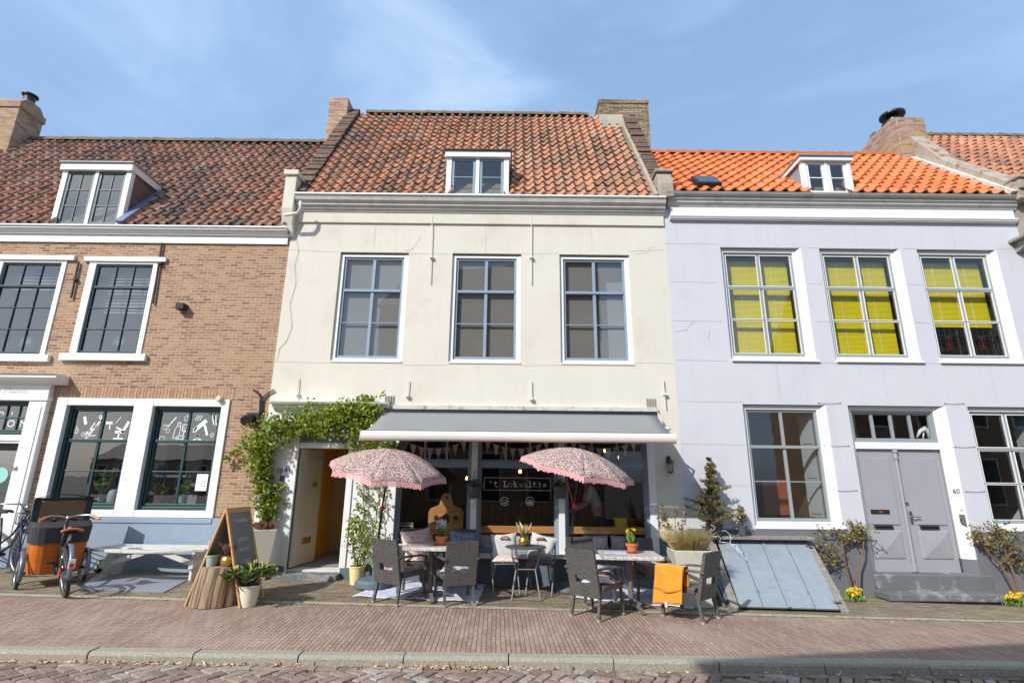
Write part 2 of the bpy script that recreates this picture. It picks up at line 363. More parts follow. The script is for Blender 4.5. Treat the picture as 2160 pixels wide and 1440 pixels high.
m_chimy = MBR('yellow_chimney_brick', [(.0, C(92, 82, 62)), (.35, C(176, 156, 118)), (.7, C(206, 188, 150)), (1, C(140, 120, 92))], C(120, 112, 96), .2, .055, .02, bump=1.3, wob=.05, dirt=C(78, 72, 60), dirt_amt=.75, dsc=2.2)
m_chimr = MBR('lichened_chimney_brick', [(.0, C(140, 90, 72)), (.5, C(176, 134, 112)), (1, C(190, 160, 140))], C(190, 178, 160), .19, .06, .014, bump=1.0, wob=.03, dirt=C(176, 150, 50), dirt_amt=.65, dsc=2.6)
m_parap = MBR('mossy_parapet_brick', [(.0, C(96, 66, 52)), (.5, C(150, 104, 82)), (1, C(120, 98, 82))], C(110, 100, 84), .1, .06, .02, axes=('x', 'y', ''), bump=1.5, wob=.05, dirt=C(92, 88, 76), dirt_amt=.8, dsc=4)
m_render = MT('worn_cement_render', C(172, 162, 146), .9, .14, 3, 1.0, 14, dirt=C(142, 84, 64), dirt_amt=1.6, dscale=3.2, bd=.03)
m_cement = MT('rough_cement', C(168, 158, 142), .9, .12, 4, .6, 20, dirt=C(110, 104, 88), dirt_amt=.6, dscale=3, bd=.01)
dkm = C(70, 62, 54)
m_tileL = MR('dark_red_roof_tile', [(.0, C(106, 90, 80)), (.3, C(136, 106, 90)), (.55, C(160, 118, 96)), (.85, C(186, 132, 104)), (1, C(164, 144, 128))], .75, .16, 14, .5, 50, moss=C(120, 104, 88), moss_amt=.6, mscale=2.2)
m_tileC = MR('weathered_roof_tile', [(.0, C(130, 104, 88)), (.25, C(154, 118, 96)), (.5, C(180, 130, 100)), (.8, C(200, 142, 108)), (1, C(172, 148, 126))], .75, .16, 12, .5, 50, moss=C(132, 116, 96), moss_amt=.65, mscale=1.6)
m_tileR = MR('new_orange_roof_tile', [(.0, C(188, 106, 58)), (.5, C(208, 120, 66)), (1, C(218, 134, 80))], .6, .08, 12, .25, 60)
m_tileF = MR('mixed_orange_roof_tile', [(.0, C(140, 104, 84)), (.5, C(190, 126, 92)), (1, C(214, 146, 108))], .7, .25, 14, .4, 50, moss=C(120, 104, 84), moss_amt=.5)
m_ridge = MT('mortared_ridge', C(120, 108, 92), .9, .2, 5, .6, 20, dirt=C(80, 78, 58), dirt_amt=.6, dscale=4, bd=.01)
m_walk = MBR('red_clinker_paving', [(.0, C(146, 120, 104)), (.5, C(160, 134, 117)), (1, C(172, 148, 130))], C(84, 70, 60), .21, .05, .008, axes=('y', 'x', ''), bump=.7, wob=.02, rot=R_(1.5), dirt=C(196, 176, 160), dirt_amt=.28, dsc=.9, msm=.4, bd=.005)
m_stoop = MBR('mossy_stoop_paving', [(.0, C(118, 100, 86)), (.5, C(142, 122, 104)), (1, C(160, 142, 122))], C(96, 90, 66), .2, .062, .012, axes=('x', 'y', ''), bump=.8, wob=.03, dirt=C(140, 142, 92), dirt_amt=.3, moss=C(120, 130, 50), moss_amt=.9, rot=R_(-4), dsc=1.6)
m_band = MT('concrete_edging', C(172, 162, 144), .9, .12, 5, .5, 60, dirt=C(128, 128, 92), dirt_amt=.6, dscale=3)
m_kerb = MP('granite_kerb', C(152, 146, 130), [(C(186, 181, 166), .56), (C(104, 100, 88), .6)], 90)
m_square = MBR('dark_square_paving', [(.0, C(92, 82, 74)), (.5, C(110, 98, 88)), (1, C(124, 112, 102))], C(70, 64, 56), .21, .1, .01, axes=('x', 'y', ''))
m_road = MR('road_brick', [(.0, C(122, 104, 92)), (.4, C(146, 126, 112)), (.8, C(162, 142, 128)), (1, C(176, 168, 160))], .8, .25, 25, .5, 60)
m_joint = MT('mossy_sand_joint', C(128, 120, 92), .95, .25, 9, .5, 50, dirt=C(112, 124, 60), dirt_amt=.7, dscale=6)
m_glass = MG('window_glass', 1.5, (.92, .95, .95, 1), 1.1, .06)
m_glassb = MG('salon_glass', 1.55, (.8, .86, .92, 1), 1.2, .12)
m_glassc = MG('cafe_glass', 1.5, (.92, .94, .94, 1), 1.1, .0)
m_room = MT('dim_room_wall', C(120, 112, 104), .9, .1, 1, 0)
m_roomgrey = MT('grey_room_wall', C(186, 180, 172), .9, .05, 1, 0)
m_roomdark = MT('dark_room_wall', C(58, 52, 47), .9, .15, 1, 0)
m_sheer = MT('grey_curtain', C(158, 154, 148), .9, .08, 2, .2, 20)
m_black = MT('black_metal', C(36, 38, 42), .45, .1, 8, .05, 40)
m_dkgrey = MT('charcoal_plastic', C(78, 84, 90), .6, .06, 6, .15, 80)
m_steel = MT('brushed_steel', C(190, 190, 190), .3, .06, 6, .03, 40, metal=1)
m_wood = MWOOD('pale_oak', C(186, 138, 84), C(216, 172, 116), 30, 30, 3)
m_woodo = MWOOD('honey_wood', C(170, 112, 60), C(212, 150, 88), 2, 20, 20)
m_oldwood = MWOOD('weathered_brown_wood', C(112, 92, 74), C(180, 154, 126), 24, 24, 2, .9, 1.0)
m_greywood = MWOOD('weathered_grey_wood', C(112, 108, 100), C(158, 153, 142), 20, 20, 3, .9, .8)
m_thin = MT('grey_thin_metal', C(128, 130, 132), .5, .05, 6, 0)
m_hatch = MT('pale_blue_grey_boards', C(142, 153, 160), .6, .05, 3, .15, 30, dirt=C(116, 126, 128), dirt_amt=.5, dscale=5, streak=.3)
m_doorg = MT('mid_grey_door_paint', C(160, 160, 166), .45, .02, 2, .04, 40)
m_leaf = MR('fresh_green_leaf', [(.0, C(70, 92, 28)), (.4, C(124, 148, 44)), (.8, C(172, 190, 64)), (1, C(196, 176, 84))], .55, .05, 30, 0, trans=.3)
m_leafdk = MR('deep_green_leaf', [(.0, C(54, 78, 38)), (.6, C(92, 120, 58)), (1, C(140, 158, 84))], .45, .05, 30, 0, trans=.15)
m_fir = MR('fir_needle', [(.0, C(88, 90, 56)), (.5, C(124, 122, 78)), (1, C(170, 146, 104))], .6, .05, 30, 0, trans=.1)
m_heath = MR('heather', [(.0, C(110, 60, 60)), (.6, C(158, 100, 104)), (1, C(190, 140, 140))], .8, .05, 30, 0)
m_rust = MR('dry_red_foliage', [(.0, C(104, 66, 50)), (.6, C(150, 96, 76)), (1, C(176, 128, 104))], .8, .05, 30, 0)
m_straw = MR('dry_ornamental_grass', [(.0, C(196, 170, 112)), (.6, C(238, 218, 168)), (1, C(252, 242, 210))], .8, .05, 30, 0, trans=.2)
m_rose = MR('bronze_rose_leaf', [(.0, C(96, 72, 46)), (.5, C(124, 112, 58)), (1, C(160, 150, 84))], .6, .05, 30, 0, trans=.15)
m_stem = MT('brown_bark', C(120, 92, 70), .9, .2, 20, .5, 50)
m_greenstem = MR('green_stalk', [(0, C(96, 130, 50)), (1, C(140, 170, 80))], .6, .05, 30, 0)
m_yellow = MR('yellow_petal', [(0, C(240, 196, 20)), (1, C(252, 226, 50))], .6, 0, 30, 0, trans=.15)
m_wpetal = MR('white_petal', [(0, C(226, 222, 232)), (1, C(248, 246, 250))], .6, 0, 30, 0, trans=.15)
m_purple = MR('purple_petal', [(0, C(60, 36, 96)), (1, C(104, 70, 150))], .6, 0, 30, 0)
m_arch = MR('arch_brick', [(0, C(176, 134, 108)), (.5, C(188, 150, 120)), (1, C(194, 162, 132))], .85, .2, 20, .6, 60)
m_weed = MR('weed_leaf', [(0, C(70, 84, 36)), (.6, C(104, 116, 50)), (1, C(140, 140, 70))], .7, .05, 30, 0)
m_soil = MT('potting_soil', C(70, 54, 42), .95, .3, 30, .6, 60)
m_terra = MT('terracotta', C(206, 118, 72), .8, .1, 8, .15, 60, dirt=C(226, 170, 140), dirt_amt=.3, dscale=8)
m_wicker = MW('brown_grey_wicker', C(88, 85, 82), C(38, 36, 34), 36, 62, .45, 1.0)
m_alu = MT('aluminium_cap', C(200, 200, 196), .4, .05, 5, 0, metal=.6)
m_granite = MP('speckled_granite', C(206, 200, 190), [(C(150, 142, 134), .52), (C(240, 238, 232), .58), (C(90, 86, 82), .66)], 45, rough=.35)
m_tleg = MT('taupe_metal', C(128, 116, 108), .4, .05, 5, .05, 60, metal=.3)
m_para = MP('dotted_pink_brown_cloth', C(208, 178, 168), [(C(84, 52, 48), .475), (C(238, 220, 208), .58)], 70, rough=.9, soft=.03)
m_fringe = MT('pink_fringe', C(232, 172, 174), .9, .12, 60, .5, 200)
m_red = MT('red_plastic', C(214, 48, 44), .4, .05, 5, 0)
m_awn = MT('grey_awning_cloth', C(134, 136, 135), .85, .03, 2, .1, 120)
m_awnbar = MT('cream_awning_bar', C(224, 216, 206), .35, .02, 3, .03, 30)
m_mat = MP('white_patterned_mat', C(214, 214, 230), [(C(178, 180, 206), .5), (C(236, 236, 244), .6)], 40)
m_orange = MT('mustard_wool', C(226, 146, 36), .95, .06, 8, .4, 180, sheen=.3)
m_cush = MT('pale_grey_cushion', C(196, 198, 194), .95, .05, 5, .3, 120, sheen=.2)
m_cushp = MP('pink_printed_cushion', C(226, 206, 200), [(C(196, 168, 166), .52)], 30)
m_cushb = MP('blue_printed_cushion', C(108, 116, 140), [(C(160, 168, 186), .54)], 40)
m_cushf = MP('floral_cushion', C(214, 200, 198), [(C(150, 128, 136), .54), (C(188, 176, 178), .6)], 55)
m_cushd = MT('dark_mauve_cushion', C(112, 98, 100), .95, .08, 6, .3, 100, sheen=.2)
m_leather = MT('tan_leather', C(190, 112, 68), .45, .08, 10, .1, 60)
m_gold = MT('brass', C(206, 166, 84), .3, .1, 10, .2, 60, metal=.8)
m_potw = MT('ivory_enamel_pot', C(232, 228, 206), .4, .03, 5, .05, 20)
m_poty = MT('pale_yellow_pot', C(240, 222, 164), .5, .03, 5, .05, 20)
m_potb = MT('mint_zinc_pot', C(166, 190, 184), .5, .05, 5, .05, 20)
m_planter = MT('stone_planter', C(200, 196, 180), .85, .08, 4, .3, 40, dirt=C(158, 152, 134), dirt_amt=.5, dscale=5)
m_chalk = MT('chalkboard', C(136, 133, 128), .8, .06, 3, .05, 40, dirt=C(112, 110, 106), dirt_amt=.4, dscale=3)
m_chalkt = MT('chalk', C(214, 214, 210), .95, .2, 40, 0)
m_letter = MT('white_vinyl', C(240, 240, 240), .6, .01, 3, 0)
m_dkletter = MT('dark_numeral', C(60, 60, 60), .5, .01, 3, 0)
m_yblind = MT('yellow_blind_slat', C(238, 218, 14), .5, .04, 3, 0)
m_ochre = MT('ochre_hall_wall', C(226, 180, 84), .8, .05, 2, .05)
m_creamdoor = MT('cream_door_paint', C(206, 204, 190), .5, .03, 3, .05)
m_cargo = MWOOD('orange_plywood', C(178, 92, 20), C(208, 114, 30), 6, 6, 30, .45, .1)
m_fabricb = MT('black_canvas', C(48, 50, 54), .8, .1, 6, .3, 60)
m_tyre = MT('tyre_rubber', C(52, 52, 54), .8, .1, 20, .3, 100)
m_bikeblue = MT('dark_blue_frame_paint', C(34, 44, 66), .35, .05, 5, 0)
m_fender = MT('silver_blue_mudguard', C(120, 130, 146), .35, .04, 5, 0, metal=.5)
m_clear = MG('clear_plastic', 1.5, (.9, .92, .93, 1), 1.5, .06, .05)
m_plate = MT('checker_steel_plate', C(158, 162, 168), .5, .08, 6, .8, 90, metal=.3)
m_step = MT('worn_stone_step', C(106, 108, 110), .8, .08, 3, .3, 30, dirt=C(200, 200, 196), dirt_amt=.7, dscale=4)
m_mint = MT('mint_sticker', C(150, 214, 200), .5, .02, 3, 0)
m_bulb = ME('glowing_bulb', (1, .62, .25, 1), 9)
m_skin = MT('skin', C(196, 150, 124), .6, .04, 8, 0)
m_shirt = MT('white_shirt', C(214, 214, 212), .9, .03, 5, .1)
m_hair = MT('dark_hair', C(56, 40, 32), .7, .1, 40, .3, 100)
m_trous = MT('dark_trousers', C(50, 52, 60), .9, .05, 5, .1)
# ================================================================ ground
def strip(name, ya, yb, dz, m, nx=60, ny=8, x0=-60, x1=60):
    mb = MB(); mb.grid(lambda u, v: (x0+(x1-x0)*u, ya+(yb-ya)*v, gz(x0+(x1-x0)*u, ya+(yb-ya)*v)+dz), nx, ny)
    return tag(mb.build(name, m), None, None, kind='structure')
mb = MB(); mb.grid(lambda u, v: (-600+1200*u, -600+1200*v, -0.9 if -600+1200*v > -1 else -.4), 12, 12); tag(mb.build('ground', m_square), None, None, kind='structure')
BY = -1.55      # the concrete edging between the stoop strip and the footway
strip('pavement', KY, BY-.06, 0, m_walk, 60, 6); strip('stoop_paving', BY+.06, .35, 0, m_stoop, 60, 6); strip('paving_edging', BY-.06, BY+.06, .004, m_band, 60, 1)
mb = MB(); x = -30.0
prof = [(-.15, -.3), (-.15, -.03), (-.138, -.008), (-.115, 0), (0, 0), (0, -.3)]
while x < 30:
    z = gz(x+.5, KY)+rnd.uniform(-.004, .004); yo = KY+rnd.uniform(-.006, .004); w = 1.0
    mb.prismx([(yo+a, z+b+.004) for a, b in prof], x+.004, x+w-.006); x += w
tag(mb.build('kerb', m_kerb, bevel=.004), None, None, kind='structure')
def rz(x): return gz(x, KY)-.085
mb = MB(); mb.grid(lambda u, v: (-60+120*u, -6.3+(KY-.15+6.3)*v, rz(-60+120*u)-.028), 30, 4); tag(mb.build('road_bed', m_joint), None, None, kind='structure')
mb = MB(); mb.grid(lambda u, v: (-60+120*u, -60+53.7*v, rz(-60+120*u)-.012), 30, 4); tag(mb.build('square', m_square), None, None, kind='structure')
# herringbone clinkers of the road
mb = MB(); a, b = .205, .1; ang = R_(-32); ca, sa = math.cos(ang), math.sin(ang)
def brick(cx, cy, lx, ly, full):
    X = cx*ca-cy*sa; Y = cx*sa+cy*ca - 5
    if not (-9.5 < X < 9.5 and -6.2 < Y < KY-.24): return
    h = rnd.uniform(-.004, .004); t1, t2 = rnd.uniform(-.02, .02), rnd.uniform(-.02, .02); g = .006; c = .007
    def q(u, v, z):
        uu, vv = cx+u, cy+v; xx = uu*ca-vv*sa; yy = uu*sa+vv*ca-5; return (xx, yy, rz(xx)+h+z+u*t1+v*t2)
    mb.cur = rnd.random(); hx, hy = lx/2-g, ly/2-g
    i = mb.vs(q(-hx, -hy, -.03), q(hx, -hy, -.03), q(hx, hy, -.03), q(-hx, hy, -.03), q(-hx+c*.3, -hy+c*.3, -c), q(hx-c*.3, -hy+c*.3, -c), q(hx-c*.3, hy-c*.3, -c), q(-hx+c*.3, hy-c*.3, -c), q(-hx+c, -hy+c, 0), q(hx-c, -hy+c, 0), q(hx-c, hy-c, 0), q(-hx+c, hy-c, 0))
    for k in range(4):
        k2 = (k+1) % 4; mb.face(i+k, i+k2, i+4+k2, i+4+k); mb.face(i+4+k, i+4+k2, i+8+k2, i+8+k)
    mb.face(i+8, i+9, i+10, i+11)
w = .102
for i in range(-120, 120):
    for j in range(-70, 70):      # herringbone lattice
        ox = (i + 2*j)*w; oy = (i - 2*j)*w
        if abs(ox) < 12 and abs(oy) < 9:
            brick(ox+w, oy+w/2, 2*w, w, 1); brick(ox+w/2, oy+2*w, w, 2*w, 1)
tag(mb.build('road', m_road), None, None, kind='structure')
mb = MB(); x = -30
while x < 30:      # soldier course along the kerb
    l = .2; z = rz(x)+rnd.uniform(-.004, .003); mb.cur = rnd.random(); mb.box(x+.003, x+l-.004, KY-.245, KY-.155, z-.05, z); x += l
tag(mb.build('gutter_course', m_road, bevel=.005), None, None, kind='structure')

# ================================================================ building kit
def wall(mb, x0, x1, z0, z1, holes, y=0.0, d=.14):
    xs = sorted({x0, x1, *[h[0] for h in holes], *[h[1] for h in holes]}); zs = sorted({z0, z1, *[h[2] for h in holes], *[h[3] for h in holes]})
    for a, b in zip(xs, xs[1:]):
        for c, e in zip(zs, zs[1:]):
            mx_, mz = (a+b)/2, (c+e)/2
            if any(h[0] < mx_ < h[1] and h[2] < mz < h[3] for h in holes): continue
            mb.quad((a, y, c), (b, y, c), (b, y, e), (a, y, e))
    for h in holes:
        a, b, c, e = h[:4]; dd = h[4] if len(h) > 4 else d
        sr = h[5] if len(h) > 5 else 0      # splay
        mb.quad((a, y, c), (a, y, e), (a, y+dd, e), (a, y+dd, c)); mb.quad((b, y, e), (b, y, c), (b-sr, y+dd, c), (b-sr, y+dd, e))
        mb.quad((a, y, e), (b, y, e), (b-sr, y+dd, e), (a, y+dd, e)); mb.quad((b, y, c), (a, y, c), (a, y+dd, c), (b-sr, y+dd, c))
def ringbars(mb, x0, x1, z0, z1, w, y0, y1, wb=None, wt=None, wr=None):
    wb = w if wb is None else wb; wt = w if wt is None else wt; wr = w if wr is None else wr
    mb.box(x0, x0+w, y0, y1, z0, z1); mb.box(x1-wr, x1, y0, y1, z0, z1); mb.box(x0+w, x1-wr, y0+.001, y1, z1-wt, z1); mb.box(x0+w, x1-wr, y0+.001, y1, z0, z0+wb)
def window(house, x0, x1, z0, z1, y, fm, sm, fw_=.07, cols=2, hs=(1/3, 2/3), transom=2/3, glass=None, sw=.045, bar=.022, cbar=None, sashd=.05, label=None, fwb=None, fwt=None, fwr=None, name='window', trh=.05):
    mb = MB(); ringbars(mb, x0, x1, z0, z1, fw_, y, y+.09, fwb, fwt, fwr); wf = mb.build(name, fm, house, True, bevel=.004)
    if label: wf['label'] = label
    a, b = x0+fw_, x1-(fw_ if fwr is None else fwr); c = z0+(fw_ if fwb is None else fwb); e = z1-(fw_ if fwt is None else fwt)
    mb = MB(); ys = y+.03; ringbars(mb, a+.001, b-.001, c+.001, e-.001, sw, ys, ys+sashd, wb=sw*1.3)
    ia, ib, ic, ie = a+sw, b-sw, c+sw*1.3, e-sw; H = ie-ic; cb = cbar or bar
    if transom is not None: zt = ic+H*transom; mb.box(ia, ib, ys-.012, ys+sashd-.002, zt-trh/2, zt+trh/2)
    for k in range(1, cols): xc = ia+(ib-ia)*k/cols; mb.box(xc-cb/2, xc+cb/2, ys+.008, ys+sashd-.004, ic, ie)
    for h in hs:
        if transom is not None and abs(h-transom) < 1e-3: continue
        zc = ic+H*h; mb.box(ia, ib, ys+.01, ys+sashd-.006, zc-bar/2, zc+bar/2)
    mb.build('sash', sm, wf, True, bevel=.003)
    mb = MB(); mb.quad((ia-.005, ys+.028, ic-.005), (ib+.005, ys+.028, ic-.005), (ib+.005, ys+.028, ie+.005), (ia-.005, ys+.028, ie+.005)); mb.build('pane', glass or m_glass, wf, True)
    return wf, (ia, ib, ic, ie)
def room(house, x0, x1, y0, y1, z0, z1, m, floor=None, name='room'):
    mb = MB(); mb.quad((x0, y1, z0), (x1, y1, z0), (x1, y1, z1), (x0, y1, z1)); mb.quad((x0, y0, z0), (x0, y1, z0), (x0, y1, z1), (x0, y0, z1)); mb.quad((x1, y0, z0), (x1, y1, z0), (x1, y1, z1), (x1, y0, z1))
    mb.quad((x0, y0, z1), (x1, y0, z1), (x1, y1, z1), (x0, y1, z1)); mb.quad((x0, y0, z0), (x1, y0, z0), (x1, y1, z0), (x0, y1, z0)); return mb.build(name, m, house, True)
def tiles(house, x0, x1, ye, ze, yr, zr, tw, rows, m, skip=None, jit=.006, A=.03, x0t=None, x1t=None, name='roof_tiles', parent=None, curve=0, ridgew=.05):
    mb = MB(); Lr = math.hypot(yr-ye, zr-ze); dy, dz = (yr-ye)/Lr, (zr-ze)/Lr; ny, nz_ = -dz, dy
    n = round((x1-x0)/tw); tw = (x1-x0)/n; rl = Lr/rows; K = 8; x0t = x0 if x0t is None else x0t; x1t = x1 if x1t is None else x1t
    for r in range(rows):
        wob = rnd.uniform(-.008, .008)
        for c in range(n):
            xc = x0+(c+.5)*tw; s = (r+.5)*rl; 
            if xc < x0+(x0t-x0)*(r/rows) or xc > x1+(x1t-x1)*(r/rows): continue
            if skip and skip(xc, ye+dy*s, ze+dz*s): continue
            mb.cur = min(1, max(0, rnd.gauss(.5, .19)+.16*math.sin(xc*1.3+r*.35)+.08*math.sin(xc*3.1-r*.8))); j = [rnd.uniform(-jit, jit) for _ in range(4)]
            i0 = len(mb.v)
            for k in range(K+1):
                u = k/K; h = A*((.5+.5*math.cos(2*math.pi*(u-.82)))**1.8)*2 - A*.35*math.sin(math.pi*u)
                x = x0+c*tw+u*tw*1.04+j[2]*.5; sag = curve*math.sin(math.pi*(r/rows))
                for ss, hh in ((r*rl-.03+j[0]+wob, h+.014+j[1]), (r*rl-.03+j[0]+wob, h+.046+j[1]), ((r+1)*rl+.01, h+.004)):
                    ss = max(ss, 0); mb.v.append((x, ye+dy*ss+ny*(hh-sag), ze+dz*ss+nz_*(hh-sag)))
            for k in range(K):
                a = i0+k*3; mb.face(a, a+3, a+4, a+1); mb.face(a+1, a+4, a+5, a+2)
    rt_ = mb.build(name, m, parent or house, True, smooth=False)
    return rt_
def roofbed(mb, x0, x1, ye, ze, yr, zr, back=4.0, dn=.03):
    mb.prismx([(ye, ze-dn-.1), (ye, ze-dn), (yr, zr-dn), (yr+back, zr-dn-back*1.2), (yr+back, zr-dn-back*1.2-.3)], x0, x1)
def ridge(mb, x0, x1, y, z, r=.11, step=.38):
    x = x0
    while x < x1-.05:
        w = min(step, x1-x)+.03; t = rnd.uniform(-.008, .008); n = 7
        for k in range(n):
            a0, a1 = math.pi*k/n, math.pi*(k+1)/n
            mb.quad((x, y-math.cos(a0)*r*1.08, z-.05+t+math.sin(a0)*r*1.08), (x+w, y-math.cos(a0)*r*.95, z-.05+math.sin(a0)*r*.95), (x+w, y-math.cos(a1)*r*.95, z-.05+math.sin(a1)*r*.95), (x, y-math.cos(a1)*r*1.08, z-.05+t+math.sin(a1)*r*1.08))
        mb.poly([(x, y-math.cos(math.pi*k/n)*r*1.08, z-.05+t+math.sin(math.pi*k/n)*r*1.08) for k in range(n+1)]); x += step
def cornice(house, x0, x1, prof, m, name='cornice', bev=0): mb = MB(); mb.prismx(prof, x0, x1); return mb.build(name, m, house, True)
def wavy(o_pts): return o_pts
XA = F(603, 500)[0]*.5+F(560, 1000)[0]*.5      # left party line
XA = sum(F(*p)[0] for p in ((603, 500), (588, 680), (572, 835), (560, 980)))/4
XB = sum(F(*p)[0] for p in ((1400, 500), (1414, 700), (1428, 835), (1447, 1000)))/4
XC = sum(F(*p)[0] for p in ((2141, 440), (2150, 530)))/2
print('XA XB XC', XA, XB, XC)

# ================================================================ brick house (left)
H1 = thing('brick_house', 'brown brick hair salon house with white cornice and dark green sash windows', 'house', ((-10.2+XA)/2, .0, gz(-7, 0)))
XL = -13.2
zc1 = F(300, 474, -.17)[1]; zc0 = F(300, 511, -.05)[1]
yw = .0
w_u1 = RC((-5, 548), (143, 548), (96, 752), (-60, 752)); w_u2 = RC((192, 550), (332, 553), (302, 752), (146, 750))
w_l = RC((122, 840), (486, 840), (452, 1090), (70, 1090)); zl0 = F(270, 1082)[1]
w_l = (w_l[0], w_l[1], F(270, 1090)[1], F(300, 841)[1])
dtop = F(40, 822)[1]; dx1 = F(78, 980)[0]; dx0 = dx1-1.75; pz = w_l[2]
door1 = (dx0+.26, dx1-.26, gz(-8, 0)+.05, F(30, 845)[1])
mb = MB(); wall(mb, XL, XA, -.7, zc0+.3, [w_u1+(.1,), w_u2+(.1,), w_l+(.08,), door1+(.3,)]); mb.build('wall', m_brick, H1, True)
# soldier arch over the salon windows
mb = MB(); x = w_l[0]-.06
while x < w_l[1]+.02:
    mb.cur = rnd.random(); mb.box(x, x+.05, -.006, .02, w_l[3]+.003, w_l[3]+.19+rnd.uniform(-.005, .005)); x += .058
mb.build('flat_arch', m_arch, H1, True)
cp = [(0, zc0), (-.05, zc0), (-.05, zc0+(zc1-zc0)*.42), (-.1, zc0+(zc1-zc0)*.42), (-.1, zc0+(zc1-zc0)*.5), (-.14, zc0+(zc1-zc0)*.56), (-.14, zc0+(zc1-zc0)*.66), (-.2, zc0+(zc1-zc0)*.74), (-.2, zc0+(zc1-zc0)*.84), (-.24, zc0+(zc1-zc0)*.9), (-.24, zc1), (0, zc1)]
cp = [(0, zc0)]+[(y*.72, zc0+(zc1-zc0)*(.52+.48*((z-zc0)/(zc1-zc0)-.42)/.58) if z > zc0+.01 else z) for y, z in cp[1:-1]]+[(0, zc1)]
cornice(H1, XL, XA-.03, cp, m_white)
ye, ze = -.08, zc1+.03
def ridge_of(pxr, pyr, ye, ze, b):
    d = ray(pxr, pyr); t = (b-CAM.y)/d.y; return b, CAM.z+d.z*t
yr1, zr1 = ridge_of(350, 300, ye, ze, 2.45)
# dormer 1
def dormer(house, x0, x1, z0, z1, yf, yroof_fn, fm, sm, cheekm, cols, hs, glass, roofm, over=.06, topb=.16, label=None, post=.1, rooffront=.0):
    mb = MB(); yb = yroof_fn(z1)
    mb.box(x0, x0+post, yf, yf+.1, z0, z1-topb); mb.box(x1-post, x1, yf, yf+.1, z0, z1-topb); mb.box(x0+post, x1-post, yf+.001, yf+.1, z0, z0+.05)
    xm = (x0+x1)/2; mb.box(xm-post*.35, xm+post*.35, yf+.002, yf+.1, z0+.05, z1-topb); mb.box(x0-over, x1+over, yf-.05, yf+.1, z1-topb, z1-.015)
    d = mb.build('dormer', fm, house, True, bevel=.004)
    if label: d['label'] = label
    mb = MB()
    for xx in (x0+.012, x1-.012-.03):
        mb.prismx([(yf+.1, z0-.1), (yf+.1, z1-topb), (yroof_fn(z1-topb)+.1, z1-topb), (max(yf+.14, yroof_fn(z0-.1)), z0-.1)], xx, xx+.03)
    mb.build_each('cheek', cheekm, d, True)
    mb = MB(); mb.box(x0-over, x0-over+.03, yf+.1, yb+.12, z1-topb, z1-.015); mb.box(x1+over-.03, x1+over, yf+.1, yb+.12, z1-topb, z1-.015); mb.build_each('fascia', fm, d, True)
    mb = MB(); mb.box(x0-over-.02, x1+over+.02, yf-.08, yb+.15, z1-.014, z1+.015); mb.build('dormer_roof', roofm, d, True)
    for a, b in ((x0+post+.004, xm-post*.35-.004), (xm+post*.35+.004, x1-post-.004)):
        mb = MB(); ys = yf+.02; ringbars(mb, a, b, z0+.055, z1-topb-.004, .05, ys, ys+.045); ia, ib, ic, ie = a+.05, b-.05, z0+.105, z1-topb-.054
        for k in range(1, cols): xc = ia+(ib-ia)*k/cols; mb.box(xc-.01, xc+.01, ys+.006, ys+.04, ic, ie)
        for h in hs: zc = ic+(ie-ic)*h; mb.box(ia, ib, ys+.007, ys+.038, zc-.01, zc+.01)
        cs = mb.build('casement', sm, d, True, bevel=.003)
        mb = MB(); mb.quad((ia-.004, ys+.02, ic-.004), (ib+.004, ys+.02, ic-.004), (ib+.004, ys+.02, ie+.004), (ia-.004, ys+.02, ie+.004)); mb.build('pane', glass, cs, True)
    mb = MB(); mb.quad((x0+.04, yf+.7, z0), (x1-.04, yf+.7, z0), (x1-.04, yf+.7, z1-.1), (x0+.04, yf+.7, z1-.1)); mb.build('back_panel', m_roomgrey, d, True)
    return d
d1 = RC((137, 347), (283, 347), (258, 468), (110, 468), -.02); fr1 = lambda z: ye+(z-ze)*(yr1-ye)/(zr1-ze)
dormer(H1, d1[0], d1[1], zc1+.02, d1[3], -.04, fr1, m_white, MT('sage_green_paint', C(78, 100, 98), .45, .05, 4, .04, 40), m_brickdk, 2, (1/3, 2/3), m_glassb, m_zincg, over=.03, label='white framed dormer with two green six-pane casements and a brick cheek')
mb = MB(); mb.prismx([(fr1(zc1), zc1+.06), (fr1(zc1)-.12, zc1+.05), (fr1(d1[3]-.1)-.08, d1[3]-.12), (fr1(d1[3]-.1)+.04, d1[3]-.1)], d1[1]+.01, d1[1]+.16); mb.build('lead_flashing', MT('blue_grey_lead', C(110, 124, 156), .5, .1, 6, .3, 30), H1, True)
sk1 = lambda x, y, z: d1[0]+.12 < x < d1[1]-.12 and z < d1[3] and y < fr1(d1[3])+.0
mb = MB(); roofbed(mb, XL, XA, ye, ze, yr1, zr1); rf = mb.build('roof', m_joint, H1, True)
tiles(H1, XL, XA-.06, ye, ze, yr1, zr1, .2, 15, m_tileL, sk1, jit=.009, A=.032, parent=rf)
mb = MB(); ridge(mb, XL, XA-.1, yr1, zr1+.0, .15); mb.build('ridge_tiles', m_ridge, rf, True)
